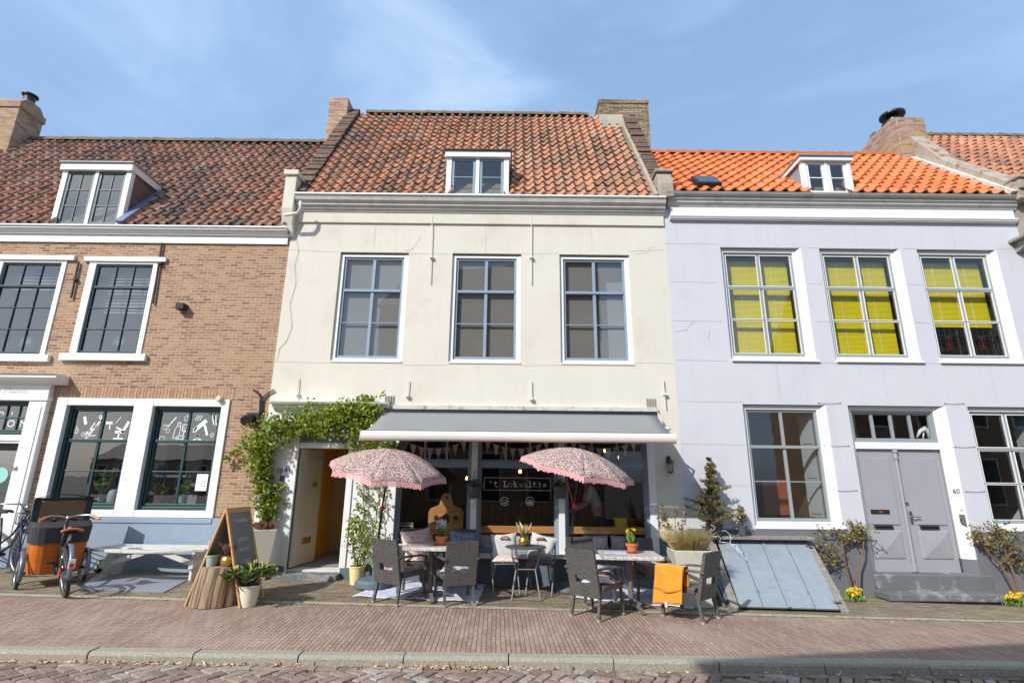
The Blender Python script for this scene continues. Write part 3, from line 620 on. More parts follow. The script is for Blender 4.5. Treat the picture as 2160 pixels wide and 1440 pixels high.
# left chimney
cx1 = F(86, 270, 2.5)[0]; zt = F(60, 222, 2.2)[1]; zb = F(20, 330, 2.0)[1]
mb = MB(); c0, c1 = F(30, 230, 1.9)[0]-.9, F(42, 225, 1.9)[0]
mb.box(c0, c1, 1.9, 2.55, zb-.8, zt-.12); mb.box(c0-.03, c1+.03, 1.87, 2.58, zt-.3, zt-.12); mb.prismx([(1.9, zt-.12), (2.55, zt-.12), (2.4, zt+.06), (2.05, zt+.06)], c0, c1)
ch = mb.build('chimney', m_chimr, H1, True, bevel=.01); ch['label'] = 'lichened brick chimney at the left end of the ridge'
mb = MB(); mb.lathe([(.12, 0), (.12, .25), (.17, .27), (.17, .3)], (c1-.2, 2.25, zt+.02)); mb.build('chimney_pot', m_black, ch, True)
# windows
for (x0, x1, z0, z1), lb in ((w_u1, 'dark green sash window at the far left of the upper floor'), (w_u2, 'dark green twelve-pane sash window on the upper floor with white sill')):
    wf, g = window(H1, x0, x1, z0, z1, -.02, m_white, m_greensash, .13, 3, (.25, .5, .745), .745, m_glassb, .035, .016, fwb=.05, fwt=.06, fwr=.09, label=lb, trh=.04)
    mb = MB(); mb.box(x0-.12, x1+.12, -.07, -.001, z0-.09, z0+.03); mb.build('sill', m_white, wf, True, bevel=.005)
    mb = MB(); mb.box(x0-.1, x1+.14, -.05, -.001, z1-.015, z1+.075); mb.build('lintel', m_white, wf, True, bevel=.005)
    mb = MB(); zz = g[3]-.08
    while zz > g[3]-(.9 if lb.startswith('dark green tw') else .45):
        mb.quad((g[0]+.03, .16, zz), (g[1]-.03, .16, zz), (g[1]-.03, .2, zz+.045), (g[0]+.03, .2, zz+.045)); zz -= .06
    mb.build('blind', m_sheer, wf, True)
    mb = MB(); mb.lathe([(.12, 0), (.13, .05), (.09, .18)], (g[0]+.3, .5, g[2]+.2), 12); mb.build('table_lamp', m_cush, wf, True)
wd = w_l[1]-w_l[0]; mz0 = w_l[2]; 
mb = MB(); x0, x1, z0, z1 = w_l
oa = RC((137, 856), (284, 856), (244, 1075), (101, 1075)); ob = RC((321, 856), (467, 856), (438, 1075), (289, 1075)); zs0, zs1 = F(270, 1075)[1], F(300, 856)[1]
for a, b in ((x0, oa[0]), (oa[1], ob[0]), (ob[1], x1)): mb.box(a, b, -.03, .12, z0, z1)
for a, b in ((oa[0], oa[1]), (ob[0], ob[1])): mb.box(a, b, -.029, .12, zs1, z1); mb.box(a, b, -.029, .12, z0, zs0)
sf = mb.build('salon_window_frame', m_white, H1, True, bevel=.006); salon = []
for o in (oa, ob):
    wf, g = window(H1, o[0]+.002, o[1]-.002, zs0+.002, zs1-.002, .05, m_greensash, m_greensash, .05, 2, (.34, .67), .67, m_glassb, .035, .02, .045, name='salon_window'); salon.append(g)
# white vinyl salon pictures on the upper panes (scissors, comb, chair, dryer, bottles)
def vy(g, u, v): return Vector((g[0]+(g[1]-g[0])*u, .104, g[2]+(g[3]-g[2])*v))
def stroke(mb, g, pts, w=.012):
    mb.ribbon([vy(g, *p) for p in pts], w)
def half_build(mb, g):      # one set of stickers per pane
    xm_ = (g[0]+g[1])/2
    for s_ in (0, 1):
        m2 = MB()
        for f in mb.f:
            if (sum(mb.v[i][0] for i in f)/len(f) > xm_) == bool(s_): k = m2.vs(*[mb.v[i] for i in f]); m2.face(*range(k, k+len(f)))
        m2.build('salon_decal', m_letter, H1, True)
def circ(u, v, r, n=10, k=1.0): return [(u+r*math.cos(2*math.pi*i/n), v+r*k*math.sin(2*math.pi*i/n)) for i in range(n+1)]
asp = (salon[0][1]-salon[0][0])/(salon[0][3]-salon[0][2])
g = salon[0]; mb = MB()
stroke(mb, g, [(.16, .93), (.2, .86)], .05); stroke(mb, g, [(.42, .73), (.24, .70+.02)], .012)
stroke(mb, g, [(.25, .73), (.36, .87)], .02); stroke(mb, g, [(.2, .74), (.42, .84)], .016); stroke(mb, g, circ(.2, .74, .035, 10, asp), .012); stroke(mb, g, circ(.27, .71, .03, 10, asp), .012); stroke(mb, g, [(.26, .70), (.44, .88)], .03)
for k in range(8): stroke(mb, g, [(.27+.022*k, .705+.0225*k), (.3+.022*k, .69+.0225*k)], .006)
stroke(mb, g, [(.05, .8), (.1, .8), (.09, .75), (.05, .75), (.06, .83)], .012); stroke(mb, g, [(.41, .94), (.46, .9), (.46, .96), (.41, .94)], .02)
stroke(mb, g, [(.57, .87), (.66, .87)], .045); stroke(mb, g, [(.63, .86), (.64, .8)], .02); stroke(mb, g, [(.8, .94), (.72, .86)], .01); stroke(mb, g, circ(.715, .855, .012, 8, asp), .01)
stroke(mb, g, [(.95, .88), (.88, .77)], .05); stroke(mb, g, [(.76, .77), (.9, .77)], .045); stroke(mb, g, [(.76, .82), (.86, .79)], .03); stroke(mb, g, [(.82, .76), (.82, .71)], .03); stroke(mb, g, [(.74, .695), (.9, .695)], .025)
half_build(mb, g)
g = salon[1]; mb = MB()
stroke(mb, g, [(.26, .94), (.13, .82)], .02); stroke(mb, g, [(.1, .84), (.2, .84+.03)], .01); stroke(mb, g, circ(.1, .83, .04, 10, asp), .012); stroke(mb, g, circ(.16, .79, .035, 10, asp), .012)
stroke(mb, g, [(.26, .71), (.28, .81), (.31, .84), (.36, .84), (.37, .8), (.36, .71), (.26, .71)], .012); stroke(mb, g, [(.31, .84), (.31, .88), (.36, .88), (.36, .84)], .014)
stroke(mb, g, [(.43, .69), (.43, .78), (.47, .78)], .014); stroke(mb, g, [(.4, .79), (.49, .79), (.5, .86), (.4, .86), (.4, .79)], .014)
for k in range(4): stroke(mb, g, [(.41+.025*k, .79), (.41+.025*k, .84)], .006)
stroke(mb, g, circ(.44, .93, .03, 8, asp*1.6), .01); stroke(mb, g, [(.46, .96), (.46, .99)], .03); stroke(mb, g, circ(.08, .7, .045, 10, asp), .012); stroke(mb, g, [(.31, .7), (.45, .7), (.45, .74), (.32, .73), (.31, .7)], .01)
stroke(mb, g, [(.62, .8), (.78, .9)], .07); stroke(mb, g, [(.78, .85), (.84, .75)], .04); stroke(mb, g, [(.6, .78), (.64, .83)], .03)
for q in (.6, .64, .68): stroke(mb, g, [(q, .91), (q+.04, .98)], .012)
stroke(mb, g, [(.88, .97), (.93, .86)], .018); stroke(mb, g, [(.94, .97), (.97, .86)], .018); stroke(mb, g, circ(.93, .745, .03, 10, asp*1.2), .014); stroke(mb, g, circ(.93, .745, .015, 8, asp*1.2), .012)
stroke(mb, g, circ(.66, .735, .014, 6, asp), .02); stroke(mb, g, circ(.69, .735, .014, 6, asp), .02); stroke(mb, g, [(.62, .69), (.68, .705), (.75, .69)], .02)
half_build(mb, g)
g = salon[1]; mb = MB(); a, b = vy(g, .78, .32), vy(g, .97, .14); mb.box(a.x, b.x, .1045, .107, b.z, a.z); mb.build('paper_notice', m_letter, H1, True)
mb = MB(); 
for k in range(4): stroke(mb, g, [(.86, .24-.018*k), (.95, .243-.018*k)], .008)
mb.build('notice_print', MT('print_mauve', C(150, 110, 120), .8, .02, 3, 0), H1, True)
# plinth
mb = MB(); zz1 = F(300, 1091)[1]; mb.box(dx1+.0, w_l[1]+.42, -.035, .02, -.7, zz1); mb.box(dx1+.01, w_l[1]+.0, -.05, -.034, zz1-.08, zz1-.002); mb.build('plinth', m_blueplinth, H1, True, bevel=.006)
# door surround with entablature
mb = MB(); zf = F(40, 812)[1]; ztop = F(40, 793)[1]; zar = F(40, 846)[1]
mb.box(dx1-.3, dx1, -.1, -.001, -.5, zar); mb.box(dx1-.24, dx1-.06, -.112, -.099, .45, zar-.1); mb.box(dx0, dx0+.3, -.1, -.001, -.5, zar)
mb.box(dx0-.02, dx1+.02, -.12, -.001, zar+.001, zar+.06); mb.box(dx0, dx1, -.1, -.001, zar+.061, zf); mb.prismx([(0, zf), (-.13, zf), (-.16, zf+.05), (-.28, zf+.09), (-.28, ztop-.02), (-.32, ztop), (0, ztop)], dx0-.14, dx1+.22)
ds = mb.build('door_surround', m_white, H1, True, bevel=.006)
mb = MB(); mb.box(dx1-.33, dx1+.02, -.14, -.001, -.5, gz(-8, 0)+.28); mb.build('surround_plinth', m_blueplinth, ds, True, bevel=.005)
text('De witte Manen', .16, (dx0+dx1)/2, -.103, (zar+zf)/2+.03, MT('faint_grey_letter', C(206, 205, 202), .6, 0.01, 3, 0), ds, ext=.0005)
text('66', .1, F(45, 988)[0], -.118, F(45, 988)[1], m_dkletter, ds)
trz0, trz1 = F(15, 922)[1], zar-.02; 
wf, g = window(H1, door1[0], door1[1], trz0+.04, door1[3]-.002, .0, m_greensash, m_greensash, .05, 5, (.5,), None, m_glassb, .03, .02, name='transom_window')
lets = ['', 'K', 'A', 'P', '', 'S', 'A', 'L', 'O', 'N']
for i, ch_ in enumerate(lets):
    if ch_: text(ch_, .17, g[0]+(g[1]-g[0])*((i % 5)+.5)/5, .055, g[2]+(g[3]-g[2])*(.75 if i < 5 else .25), m_letter, wf)
mb = MB(); mb.box(door1[0], door1[1], -.06, .12, trz0-.1, trz0+.038); mb.box(door1[0], door1[1], -.08, .12, trz0-.06, trz0-.02); mb.build('transom_rail', m_white, H1, True, bevel=.005)
mb = MB(); ringbars(mb, door1[0]+.004, door1[1]-.004, door1[2], trz0-.104, .11, .1, .15, wb=.5); dr = mb.build('door', MT('dark_green_door', C(40, 52, 56), .4, .05, 4, .04), H1, True, bevel=.005)
mb = MB(); mb.box(door1[0]+.1, door1[1]-.1, .12, .125, door1[2]+.4, trz0-.2); mb.build('pane', m_glassb, dr, True)
mb = MB(); c = P(0, 1002, .09); mb.lathe([(.13, -.001), (.13, .001)], (c.x-.02, .117, c.z), 24, Matrix.Rotation(R_(90), 3, 'X')); mb.build('round_sticker', m_mint, dr, True)
mb = MB(); mb.box(door1[0]-.05, door1[1]+.05, -.25, .3, -.4, door1[2]); mb.build('doorstep', m_step, H1, True, bevel=.01)
# rooms
z2 = F(300, 790)[1]
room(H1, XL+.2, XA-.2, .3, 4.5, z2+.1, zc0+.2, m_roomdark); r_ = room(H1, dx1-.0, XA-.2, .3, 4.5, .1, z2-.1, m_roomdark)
# salon contents seen through the panes
mb = MB(); mb.box(salon[0][0]-.1, salon[1][1]+.1, .9, 1.0, salon[0][2]+(salon[0][3]-salon[0][2])*.28, salon[0][2]+(salon[0][3]-salon[0][2])*.31)
for k in range(5): xx = salon[0][0]+k*.7; mb.box(xx, xx+.28, 1.2, 1.24, salon[0][2]-.1, salon[0][2]+1.2)
mb.build('curtain_panel', m_sheer, H1, True)
# anchors, vent, alarm, camera light
def anchor(house, a, b, m, knob=None, r=.018, y=-.035, nm='wall_anchor'):
    A_, B_ = P(*a, y), P(*b, y); mb = MB(); mb.bar((A_.x, y, A_.z), (A_.x*.5+B_.x*.5, y, B_.z), r*1.6, r*1.6)
    k = knob if knob is not None else .45; c = Vector((A_.x*.5+B_.x*.5, y, A_.z+(B_.z-A_.z)*k)); mb.box(c.x-.03, c.x+.03, y-.03, 0, c.z-.025, c.z+.02)
    return mb.build(nm, m, house, True, bevel=.004)
m_iron = MT('black_iron', C(44, 40, 38), .7, .15, 20, .3, 50)
anchor(H1, (166, 552), (152, 628), m_iron, .5); anchor(H1, (342, 512), (328, 640), m_iron, .35)
c = P(388, 650); mb = MB(); mb.box(c.x-.07, c.x+.07, -.14, -.001, c.z-.05, c.z+.06); mb.build('vent_cowl', m_iron, H1, True, bevel=.005)
c = P(467, 842); mb = MB(); mb.lathe([(.05, 0), (.05, .06), (.035, .075)], (c.x, -.03, c.z), 10, Matrix.Rotation(R_(90), 3, 'X')); mb.build('alarm_box', MT('beige_plastic', C(226, 214, 176), .5, .02, 5, 0), H1, True)
LT = thing('wall_floodlight', 'black wall floodlight with cables on the brick corner beside the climbing plant', 'lamp', (P(540, 880).x, -.05, P(540, 880).z))
c = P(537, 882); mb = MB(); mb.box(c.x-.12, c.x+.1, -.06, -.002, c.z-.1, c.z+.1); mb.build('backplate', m_black, LT, True, bevel=.01)
mb = MB(); mb.lathe([(.075, 0), (.085, .14), (.085, .2), (.07, .2)], (c.x-.03, -.06, c.z+.0), 16, Matrix.Rotation(R_(110), 3, 'X')); mb.build('lamp_head', m_black, LT, True, smooth=False)
mb = MB(); q = lambda x, y: P(x, y, -.03)
mb.tube([q(548, 872), q(549, 845), q(550, 838), q(545, 828), q(535, 822)], .016, 6); mb.tube([q(552, 872), q(553, 845), q(556, 836), q(566, 828), q(578, 822)], .016, 6); mb.build('cable', m_black, LT, True)

# ================================================================ cream house (centre)
H2 = thing('cream_house', 'cream plastered cafe house with grey-blue sash windows between two tall chimneys', 'house', ((XA+XB)/2, 0, 0))
zg = F(1000, 411, -.21)[1]; zk = F(1000, 450, -.04)[1]; zbelt = F(1000, 474)[1]
W2 = [RC((717, 533), (862, 535), (848, 765), (697, 763)), RC((954, 536), (1100, 536), (1098, 767), (946, 767)), RC((1179, 534), (1326, 533), (1339, 765), (1184, 766))]
wz0 = sum(w[2] for w in W2)/3; wz1 = sum(w[3] for w in W2)/3; W2 = [(w[0], w[1], wz0, wz1) for w in W2]
zlc = F(900, 862)[1]    # bottom of the band above the shop
shx0, shx1 = F(828, 1100)[0], F(1377, 1130)[0]; shz0 = F(1100, 1166)[1]; shz1 = zlc-.02
dr2 = RC((632, 945), (737, 945), (716, 1210), (604, 1205)); dr2 = (dr2[0], dr2[1], gz(-3, 0)+.1, F(690, 895)[1])
mb = MB(); wall(mb, XA, XB, -.7, zk+.3, [w+(.13,) for w in W2]+[(shx0, shx1, shz0, shz1, .12), dr2+(.25,)]); mb.build('wall', m_cream, H2, True)
mb = MB(); mb.box(XA+.12, XB-.02, -.035, 0, zbelt, zk+.1); mb.build('frieze', m_cream, H2, True, bevel=.008)
def dz_(t): return zk+(zg-zk)*t
cp = [(-.035, zk), (-.06, zk), (-.08, dz_(.12)), (-.12, dz_(.16)), (-.14, dz_(.3)), (-.2, dz_(.36)), (-.2, dz_(.42)), (-.17, dz_(.44)), (-.2, dz_(.52)), (-.27, dz_(.62)), (-.3, dz_(.85)), (-.33, dz_(.9)), (-.33, dz_(1)), (0, dz_(1))]
cp = [(-.035+(y+.035)*.62 if y < 0 else y, z) for y, z in cp]
cornice(H2, XA+.08, XB+.0, cp, m_gutter, 'gutter_cornice')
mb = MB(); mb.box(XA+.08, XB, -.228, -.19, dz_(.94), dz_(1)+.012); mb.build('gutter_lip', m_white, H2, True)
# left corbel pilaster + kneeler
ca_, cb_ = F(604, 460)[0], F(632, 460)[0]
mb = MB(); zq0, zq1 = F(610, 500)[1], F(615, 382)[1]; mb.prismx([(0, zq0-.02), (-.06, zq0), (-.16, zq0+.35), (-.2, zq0+.5), (-.2, zq1), (.3, zq1), (.3, zq0)], ca_-.02, cb_-.06); mb.box(ca_-.05, cb_-.02, -.24, .35, zq1, zq1+.1); mb.build('kneeler', m_cream, H2, True, bevel=.01)
mb = MB(); q = lambda x, y: P(x, y, -.2); mb.tube([P(634, 425, -.3), P(634, 440, -.28), P(627, 450, -.27), P(600, 454, -.25)], .03, 8); mb.build('overflow_pipe', m_crtrim, H2, True, smooth=True)
ye2, ze2 = -.12, zg+.02; b2 = 2.55; yr2, zr2 = ridge_of(1000, 244, ye2, ze2, b2); fr2 = lambda z: ye2+(z-ze2)*(yr2-ye2)/(zr2-ze2)
d2 = RC((942, 319), (1075, 319), (1072, 411), (940, 411), -.1)
dormer(H2, d2[0], d2[1], zg+.02, d2[3], -.08, fr2, m_white, m_bluesash, m_zincg, 1, (.5,), m_glass, m_black, over=.03, topb=.14, label='small white dormer with two grey-blue casements')
mb = MB(); roofbed(mb, XA+.1, XB-.02, ye2, ze2, yr2, zr2); rf = mb.build('roof', m_joint, H2, True)
sk2 = lambda x, y, z: d2[0]+.12 < x < d2[1]-.12 and z < d2[3]
tiles(H2, XA+.28, XB-.12, ye2, ze2, yr2, zr2, .196, 18, m_tileC, sk2, jit=.01, A=.034, parent=rf, x0t=XA+.34, x1t=XB-.3)
mb = MB(); ridge(mb, XA+.4, XB-1.0, yr2, zr2+.0, .15); mb.build('ridge_tiles', m_ridge, rf, True)
# gable parapets
def parapet(house, x0, x1, ye, ze, yr, zr, m, h=.28, lbl=None):
    mb = MB(); n = 34; Lr = math.hypot(yr-ye, zr-ze); ny, nz_ = -(zr-ze)/Lr, (yr-ye)/Lr
    for k in range(n):
        t0, t1 = k/n, (k+1)/n; hh = h+rnd.uniform(-.015, .02); j = rnd.uniform(-.01, .01)
        p = lambda t, q: (ye+(yr-ye)*t+ny*q, ze+(zr-ze)*t+nz_*q); mb.prismx([p(t0, -.5), p(t0, hh), p(t1-.006, hh), p(t1-.006, -.5)], x0+j, x1+j)
    return mb.build('parapet', m, house, True, bevel=.015)
parapet(H2, XA-.06, XA+.24, ye2+.1, ze2, yr2, zr2, m_parap, .15)
parapet(H2, XB-.16, XB+.14, ye2+.25, ze2+.1, yr2, zr2, m_parap, .2)
mb = MB(); k0, k1 = F(1378, 380)[0], F(1412, 380)[0]; zt = F(1395, 365)[1]; mb.prismx([(-.2, zg+.02), (-.2, zg+.3), (-.1, zt-.06), (.3, zt-.06), (.3, zg)], XB-.12, XB+.16); mb.box(XB-.16, XB+.2, -.16, .32, zt-.06, zt); mb.build('kneeler', m_cement, H2, True, bevel=.012)
# chimneys
yc = yr2-.35
a, b = F(686, 300, yc)[0], F(735, 250, yc)[0]; zt = F(710, 206, yc)[1]
mb = MB(); mb.box(a-.02, b-.05, yc, yc+.9, fr2(0)*0+ze2+1.6, zt); mb.box(a-.0, b-.07, yc+.03, yc+.87, zt, zt+.03); ch = mb.build('chimney', m_chim, H2, True, bevel=.012); ch['label'] = 'narrow brown brick chimney at the left end of the ridge'
a, b = F(1264, 230, yc)[0], F(1368, 230, yc)[0]; zt = F(1318, 212, yc)[1]
mb = MB(); mb.box(a, b, yc, yc+.9, ze2+1.4, zt-.1); mb.box(a-.02, b+.01, yc-.02, yc+.92, zt-.1, zt+.02); ch = mb.build('chimney', m_chimy, H2, True, bevel=.012); ch['label'] = 'wide soot-stained yellow brick chimney at the right end of the ridge'
mb = MB(); z_c = F(1300, 262, yc-.1)[1]; mb.prismx([(yc-.01, z_c+.35), (yc-.03, z_c+.3), (fr2(z_c-.1)-.1, z_c-.15), (fr2(z_c-.1), z_c-.3), (yc, z_c-.1)], a-.02, a+.75); mb.build('cement_flaunching', m_cement, ch, True)
mb = MB(); z_c = zg+.1; mb.prismx([(fr2(zg)+.02, zg), (fr2(zg)-.1, zg+.04), (yc-.15, F(1300, 262, yc)[1]-.1), (yc, F(1300, 262, yc)[1]-.2)], XB-.22, XB-.15); mb.build('cement_flaunching', m_cement, H2, True)
# upper windows
for k, (x0, x1, z0, z1) in enumerate(W2):
    wf, g = window(H2, x0+.002, x1-.002, z0+.02, z1-.03, .04, m_white, m_bluesash, .07, 2, (1/3, .667), .667, m_glass, .04, .018, .055, fwr=.085, fwb=.055, fwt=.05)
    mb = MB(); mb.box(x0, x1, -.015, .04, z0-.015, z0+.019); mb.build('sill', m_crtrim, wf, True, bevel=.005)
for k, (x0, x1, z0, z1) in enumerate(W2):      # added sheets behind the panes; the brown tones stand in for the reflected gable
    mb = MB(); mb.box(x0+.08, x1-.08, .15, .155, z0, z1)
    mb.build('reflection_sheet', MT('reflection_tone', [C(138, 135, 130), C(130, 124, 116), C(128, 122, 114)][k], .9, .06, 1.2, .2, 20), H2, True)
mb = MB(); mb.box(W2[2][1]-.42, W2[2][1]-.1, .14, .148, wz0, wz1-.5); mb.build('curtain', m_sheer, H2, True)
room(H2, XA+.2, XB-.2, .3, 4.0, zlc+.35, zk+.2, m_roomgrey)
for a, b, k in (((912, 455), (909, 597), .62), ((1121, 455), (1119, 598), .62), ((629, 795), (627, 842), .75), ((862, 800), (858, 838), .9), ((1120, 802), (1122, 845), .9), ((1399, 800), (1406, 862), .5)): anchor(H2, a, b, m_crtrim, k, .009)
# plaster joints scored in the render
m_score = MT('scored_joint', C(190, 184, 166), .95, .05, 9, 0)
def scores(house, segs, m, wd=.006):
    mb = MB()
    for a, b in segs:
        A_, B_ = P(*a, -.0015), P(*b, -.0015); mb.ribbon([(A_.x, -.0025, A_.z), (B_.x, -.0025, B_.z)], wd)
    mb.build_each('scored_joint', m, house, True)
sg = [((612, 527), (713, 532)), ((864, 535), (951, 536)), ((1101, 536), (1177, 534)), ((1327, 530), (1401, 527)), ((578, 763), (695, 765)), ((850, 770), (944, 770)), ((1099, 771), (1182, 770)), ((1340, 765), (1420, 766)), ((793, 475), (788, 527)), ((1025, 476), (1024, 533)), ((1247, 474), (1249, 530))]
scores(H2, sg, m_score)
crk = [(625, 500), (630, 530), (622, 560), (624, 600), (612, 640), (616, 690), (604, 720), (590, 735), (584, 760)]
mb = MB(); pts = [P(x, y, -.002) for x, y in crk]; mb.ribbon([(p.x, -.003, p.z) for p in pts], .02); mb.build('crack', MT('crack_shadow', C(196, 190, 172), .95, .2, 9, .4), H2, True)
mb = MB(); pts = [(850, 530), (868, 527), (880, 512), (886, 500)]; mb.ribbon([(P(x, y).x, -.003, P(x, y).z) for x, y in pts], .005); pts = [(1340, 536), (1365, 533), (1372, 523), (1385, 520)]; mb.ribbon([(P(x, y).x, -.003, P(x, y).z) for x, y in pts], .005); mb.build('crack', m_score, H2, True)
# left door bay: cornice, pilasters, door
mx0, mx1 = F(580, 862)[0], F(822, 862)[0]; zt = F(700, 850)[1]; zb = F(700, 868)[1]
mb = MB(); mb.prismx([(0, zb), (-.05, zb), (-.08, zb+.05), (-.13, zb+.06), (-.14, zb+(zt-zb)*.6), (-.2, zb+(zt-zb)*.75), (-.22, zt), (0, zt+.02)], mx0, mx1); mb.build('door_cornice', m_white, H2, True, bevel=.004)
bx1 = F(1385, 866)[0]; z0_, z1_ = F(1100, 868)[1], F(1100, 857)[1]
mb = MB(); mb.box(mx1, bx1, -.06, 0, z0_, z1_); mb.build('shop_band', m_dirtwhite, H2, True, bevel=.005)
def vents(cx):
    mb = MB()
    for k in range(4): mb.box(cx-.07+k*.045, cx-.05+k*.045, -.02, 0, z1_+.02, z1_+.16)
    mb.build('vent_grille', m_zincg, H2, True)
vents(P(820, 850).x); vents(P(1372, 850).x)
mb = MB(); gd = gz(-3, 0)
mb.box(XA+.03, dr2[0]-.1, -.03, 0, gd-.3, zb-.01); mb.box(dr2[0]-.1, dr2[0], -.05, .2, gd-.3, dr2[3]); mb.box(dr2[1], dr2[1]+.1, -.05, .2, gd-.3, dr2[3]); mb.box(dr2[0]-.1, dr2[1]+.1, -.05, .2, dr2[3]+.001, dr2[3]+.1)
mb.box(dr2[1]+.1, shx0-.02, -.025, 0, gd-.2, zb-.01); zdr = F(690, 945)[1]; mb.box(dr2[0], dr2[1], -.03, .18, zdr, zdr+.09); mb.box(dr2[1]+.14, dr2[1]+.34, -.035, -.024, gd+.4, zdr+.1)
mb.build('door_frame', m_white, H2, True, bevel=.006)
mb = MB(); mb.box(XA+.02, dr2[0]-.02, -.06, -.001, gd-.5, gd+.16); mb.box(dr2[1]+.02, shx0-.04, -.06, -.001, gd-.5, gd+.14); mb.build_each('plinth', m_slateplinth, H2, True, bevel=.006)
wf, g = window(H2, dr2[0]+.001, dr2[1]-.001, zdr+.092, dr2[3]-.001, .0, m_bluesash, m_bluesash, .04, 2, (), None, m_glass, .02, .02, name='fanlight')
mb = MB(); mb.box(dr2[0]-.12, dr2[1]+.05, -.3, .3, gd-.4, gd+.07); ds = mb.build('doorstep', m_step, H2, True, bevel=.012)
HX0, HX1 = dr2[0], dr2[1]+.22
mb = MB(); mb.quad((HX0-.05, .25, gd+.1), (HX1, .25, gd+.1), (HX1, 3.2, gd+.12), (HX0-.05, 3.2, gd+.12)); mb.build('hall_floor', m_hatch, H2, True)
mb = MB(); mb.quad((HX0-.06, .25, gd), (HX0-.06, 3, gd), (HX0-.06, 3, zdr+.3), (HX0-.06, .25, zdr+.3)); mb.quad((HX0-.06, 2.2, gd), (HX1+.1, 2.2, gd), (HX1+.1, 2.2, zdr+.3), (HX0-.06, 2.2, zdr+.3)); mb.quad((HX1+.1, .25, gd), (HX1+.1, 3, gd), (HX1+.1, 3, zdr+.3), (HX1+.1, .25, zdr+.3)); mb.quad((HX0-.06, .25, zdr+.3), (HX1+.1, .25, zdr+.3), (HX1+.1, 3, zdr+.3), (HX0-.06, 3, zdr+.3)); mb.build('hall_wall', m_ochre, H2, True)
ia, ib = F(690, 1100, 2.1)[0], min(F(742, 1100, 2.1)[0]+.4, HX1+.08); zi = F(690, 975, 2.1)[1]
mb = MB(); ringbars(mb, ia, ib, gd+.12, zi, .07, 2.1, 2.19, wb=.001); mb.build('inner_door_frame', m_creamdoor, H2, True); mb = MB(); mb.box(ia+.07, ib-.07, 2.13, 2.17, gd+.12, zi-.07); mb.build('inner_door', MT('grey_brown_door', C(200, 190, 178), .6, .03, 3, .05), H2, True)
# open leaf
th = R_(83); L0 = Vector((dr2[0]+.045, .03, 0)); dv = Vector((math.cos(th), math.sin(th), 0)); nv = Vector((dv.y, -dv.x, 0)); lw, lz0, lz1 = .8, gd+.12, zdr-.01
Mx = Matrix((dv, nv*-1, (0, 0, 1))).transposed()
def leafbox(mb, u0, u1, v0, v1, z0, z1): mb.obox(L0+dv*(u0+u1)/2-nv*(v0+v1)/2+Vector((0, 0, (z0+z1)/2)), u1-u0, v1-v0, z1-z0, Mx)
mb = MB(); leafbox(mb, 0, lw, 0, .045, lz0, lz1); od = mb.build('open_door', m_creamdoor, H2, True, bevel=.004)
mb = MB()
for z0, z1 in ((lz0+.55, lz1-.15),):
    for u0, u1, a0, a1 in ((.14, .7, z0, z0+.03), (.14, .7, z1-.03, z1), (.14, .17, z0, z1), (.67, .7, z0, z1)): leafbox(mb, u0, u1, -.015, .0, a0, a1)
mb.build('door_moulding', m_creamdoor, od, True); mb = MB(); leafbox(mb, .3, .58, -.014, 0, lz0+.32, lz0+.42); leafbox(mb, .45, .6, -.014, 0, lz0+1.25, lz0+1.32); mb.build('letter_slot', m_gold, od, True, bevel=.003)
text('(64)', .14, P(600, 992).x, -.034, P(600, 992).z, m_dkletter, H2, 'house_number')
c = P(597, 1008); mb = MB(); mb.box(c.x-.03, c.x+.03, -.06, -.03, c.z-.045, c.z+.045); mb.lathe([(.012, 0), (.012, .01)], (c.x, -.06, c.z), 10, Matrix.Rotation(R_(90), 3, 'X')); mb.build('doorbell', m_black, H2, True, bevel=.004)
# ---- shop front
mb = MB(); x0, x1, z0, z1 = shx0, shx1, shz0, shz1
mull = [(F(996, 950)[0]+F(991, 1120)[0])/2, (F(1175, 950)[0]+F(1181, 1120)[0])/2]; mw = .1
mb.box(x0-.1, x0+.03, -.04, .12, gz(0, 0)-.1, z1); mb.box(x1-.03, x1+.09, -.04, .12, shz0-.6, z1)
for m_ in mull: mb.box(m_, m_+mw, -.05, .12, z0, z1)
mb.box(x0+.03, x1-.03, -.12, .1, z0-.07, z0)
sf = mb.build('shopfront_frame', m_white, H2, True, bevel=.006)
zt_ = F(1100, 982)[1]; ZTR = zt_
edges = [x0+.03, mull[0], mull[0]+mw, mull[1], mull[1]+mw, x1-.03]
for a, b in ((edges[0], edges[1]), (edges[2], edges[3]), (edges[4], edges[5])):
    wf, g = window(H2, a+.002, b-.002, zt_+.03, z1-.002, .03, m_bluesash, m_bluesash, .035, 3, (), None, m_glassc, .025, .035, .035, name='clerestory_window')
    wf, g = window(H2, a+.003, b-.003, z0+.002, zt_+.028, .03, m_bluesash, m_bluesash, .04, 1, (), None, m_glassc, .025, .02, name='display_window')
mb = MB(); gx = gz(1, 0); mb.box(x0-.1, x1+.1, -.03, .05, -.6, z0-.072); mb.box(x1+.09, XB+.0, -.04, .0, -.6, F(1420, 1129)[1]); mb.build_each('plinth', m_slateplinth, H2, True, bevel=.006)
m_wl = MT('white_line', C(236, 238, 238), .8, .1, 8, 0)
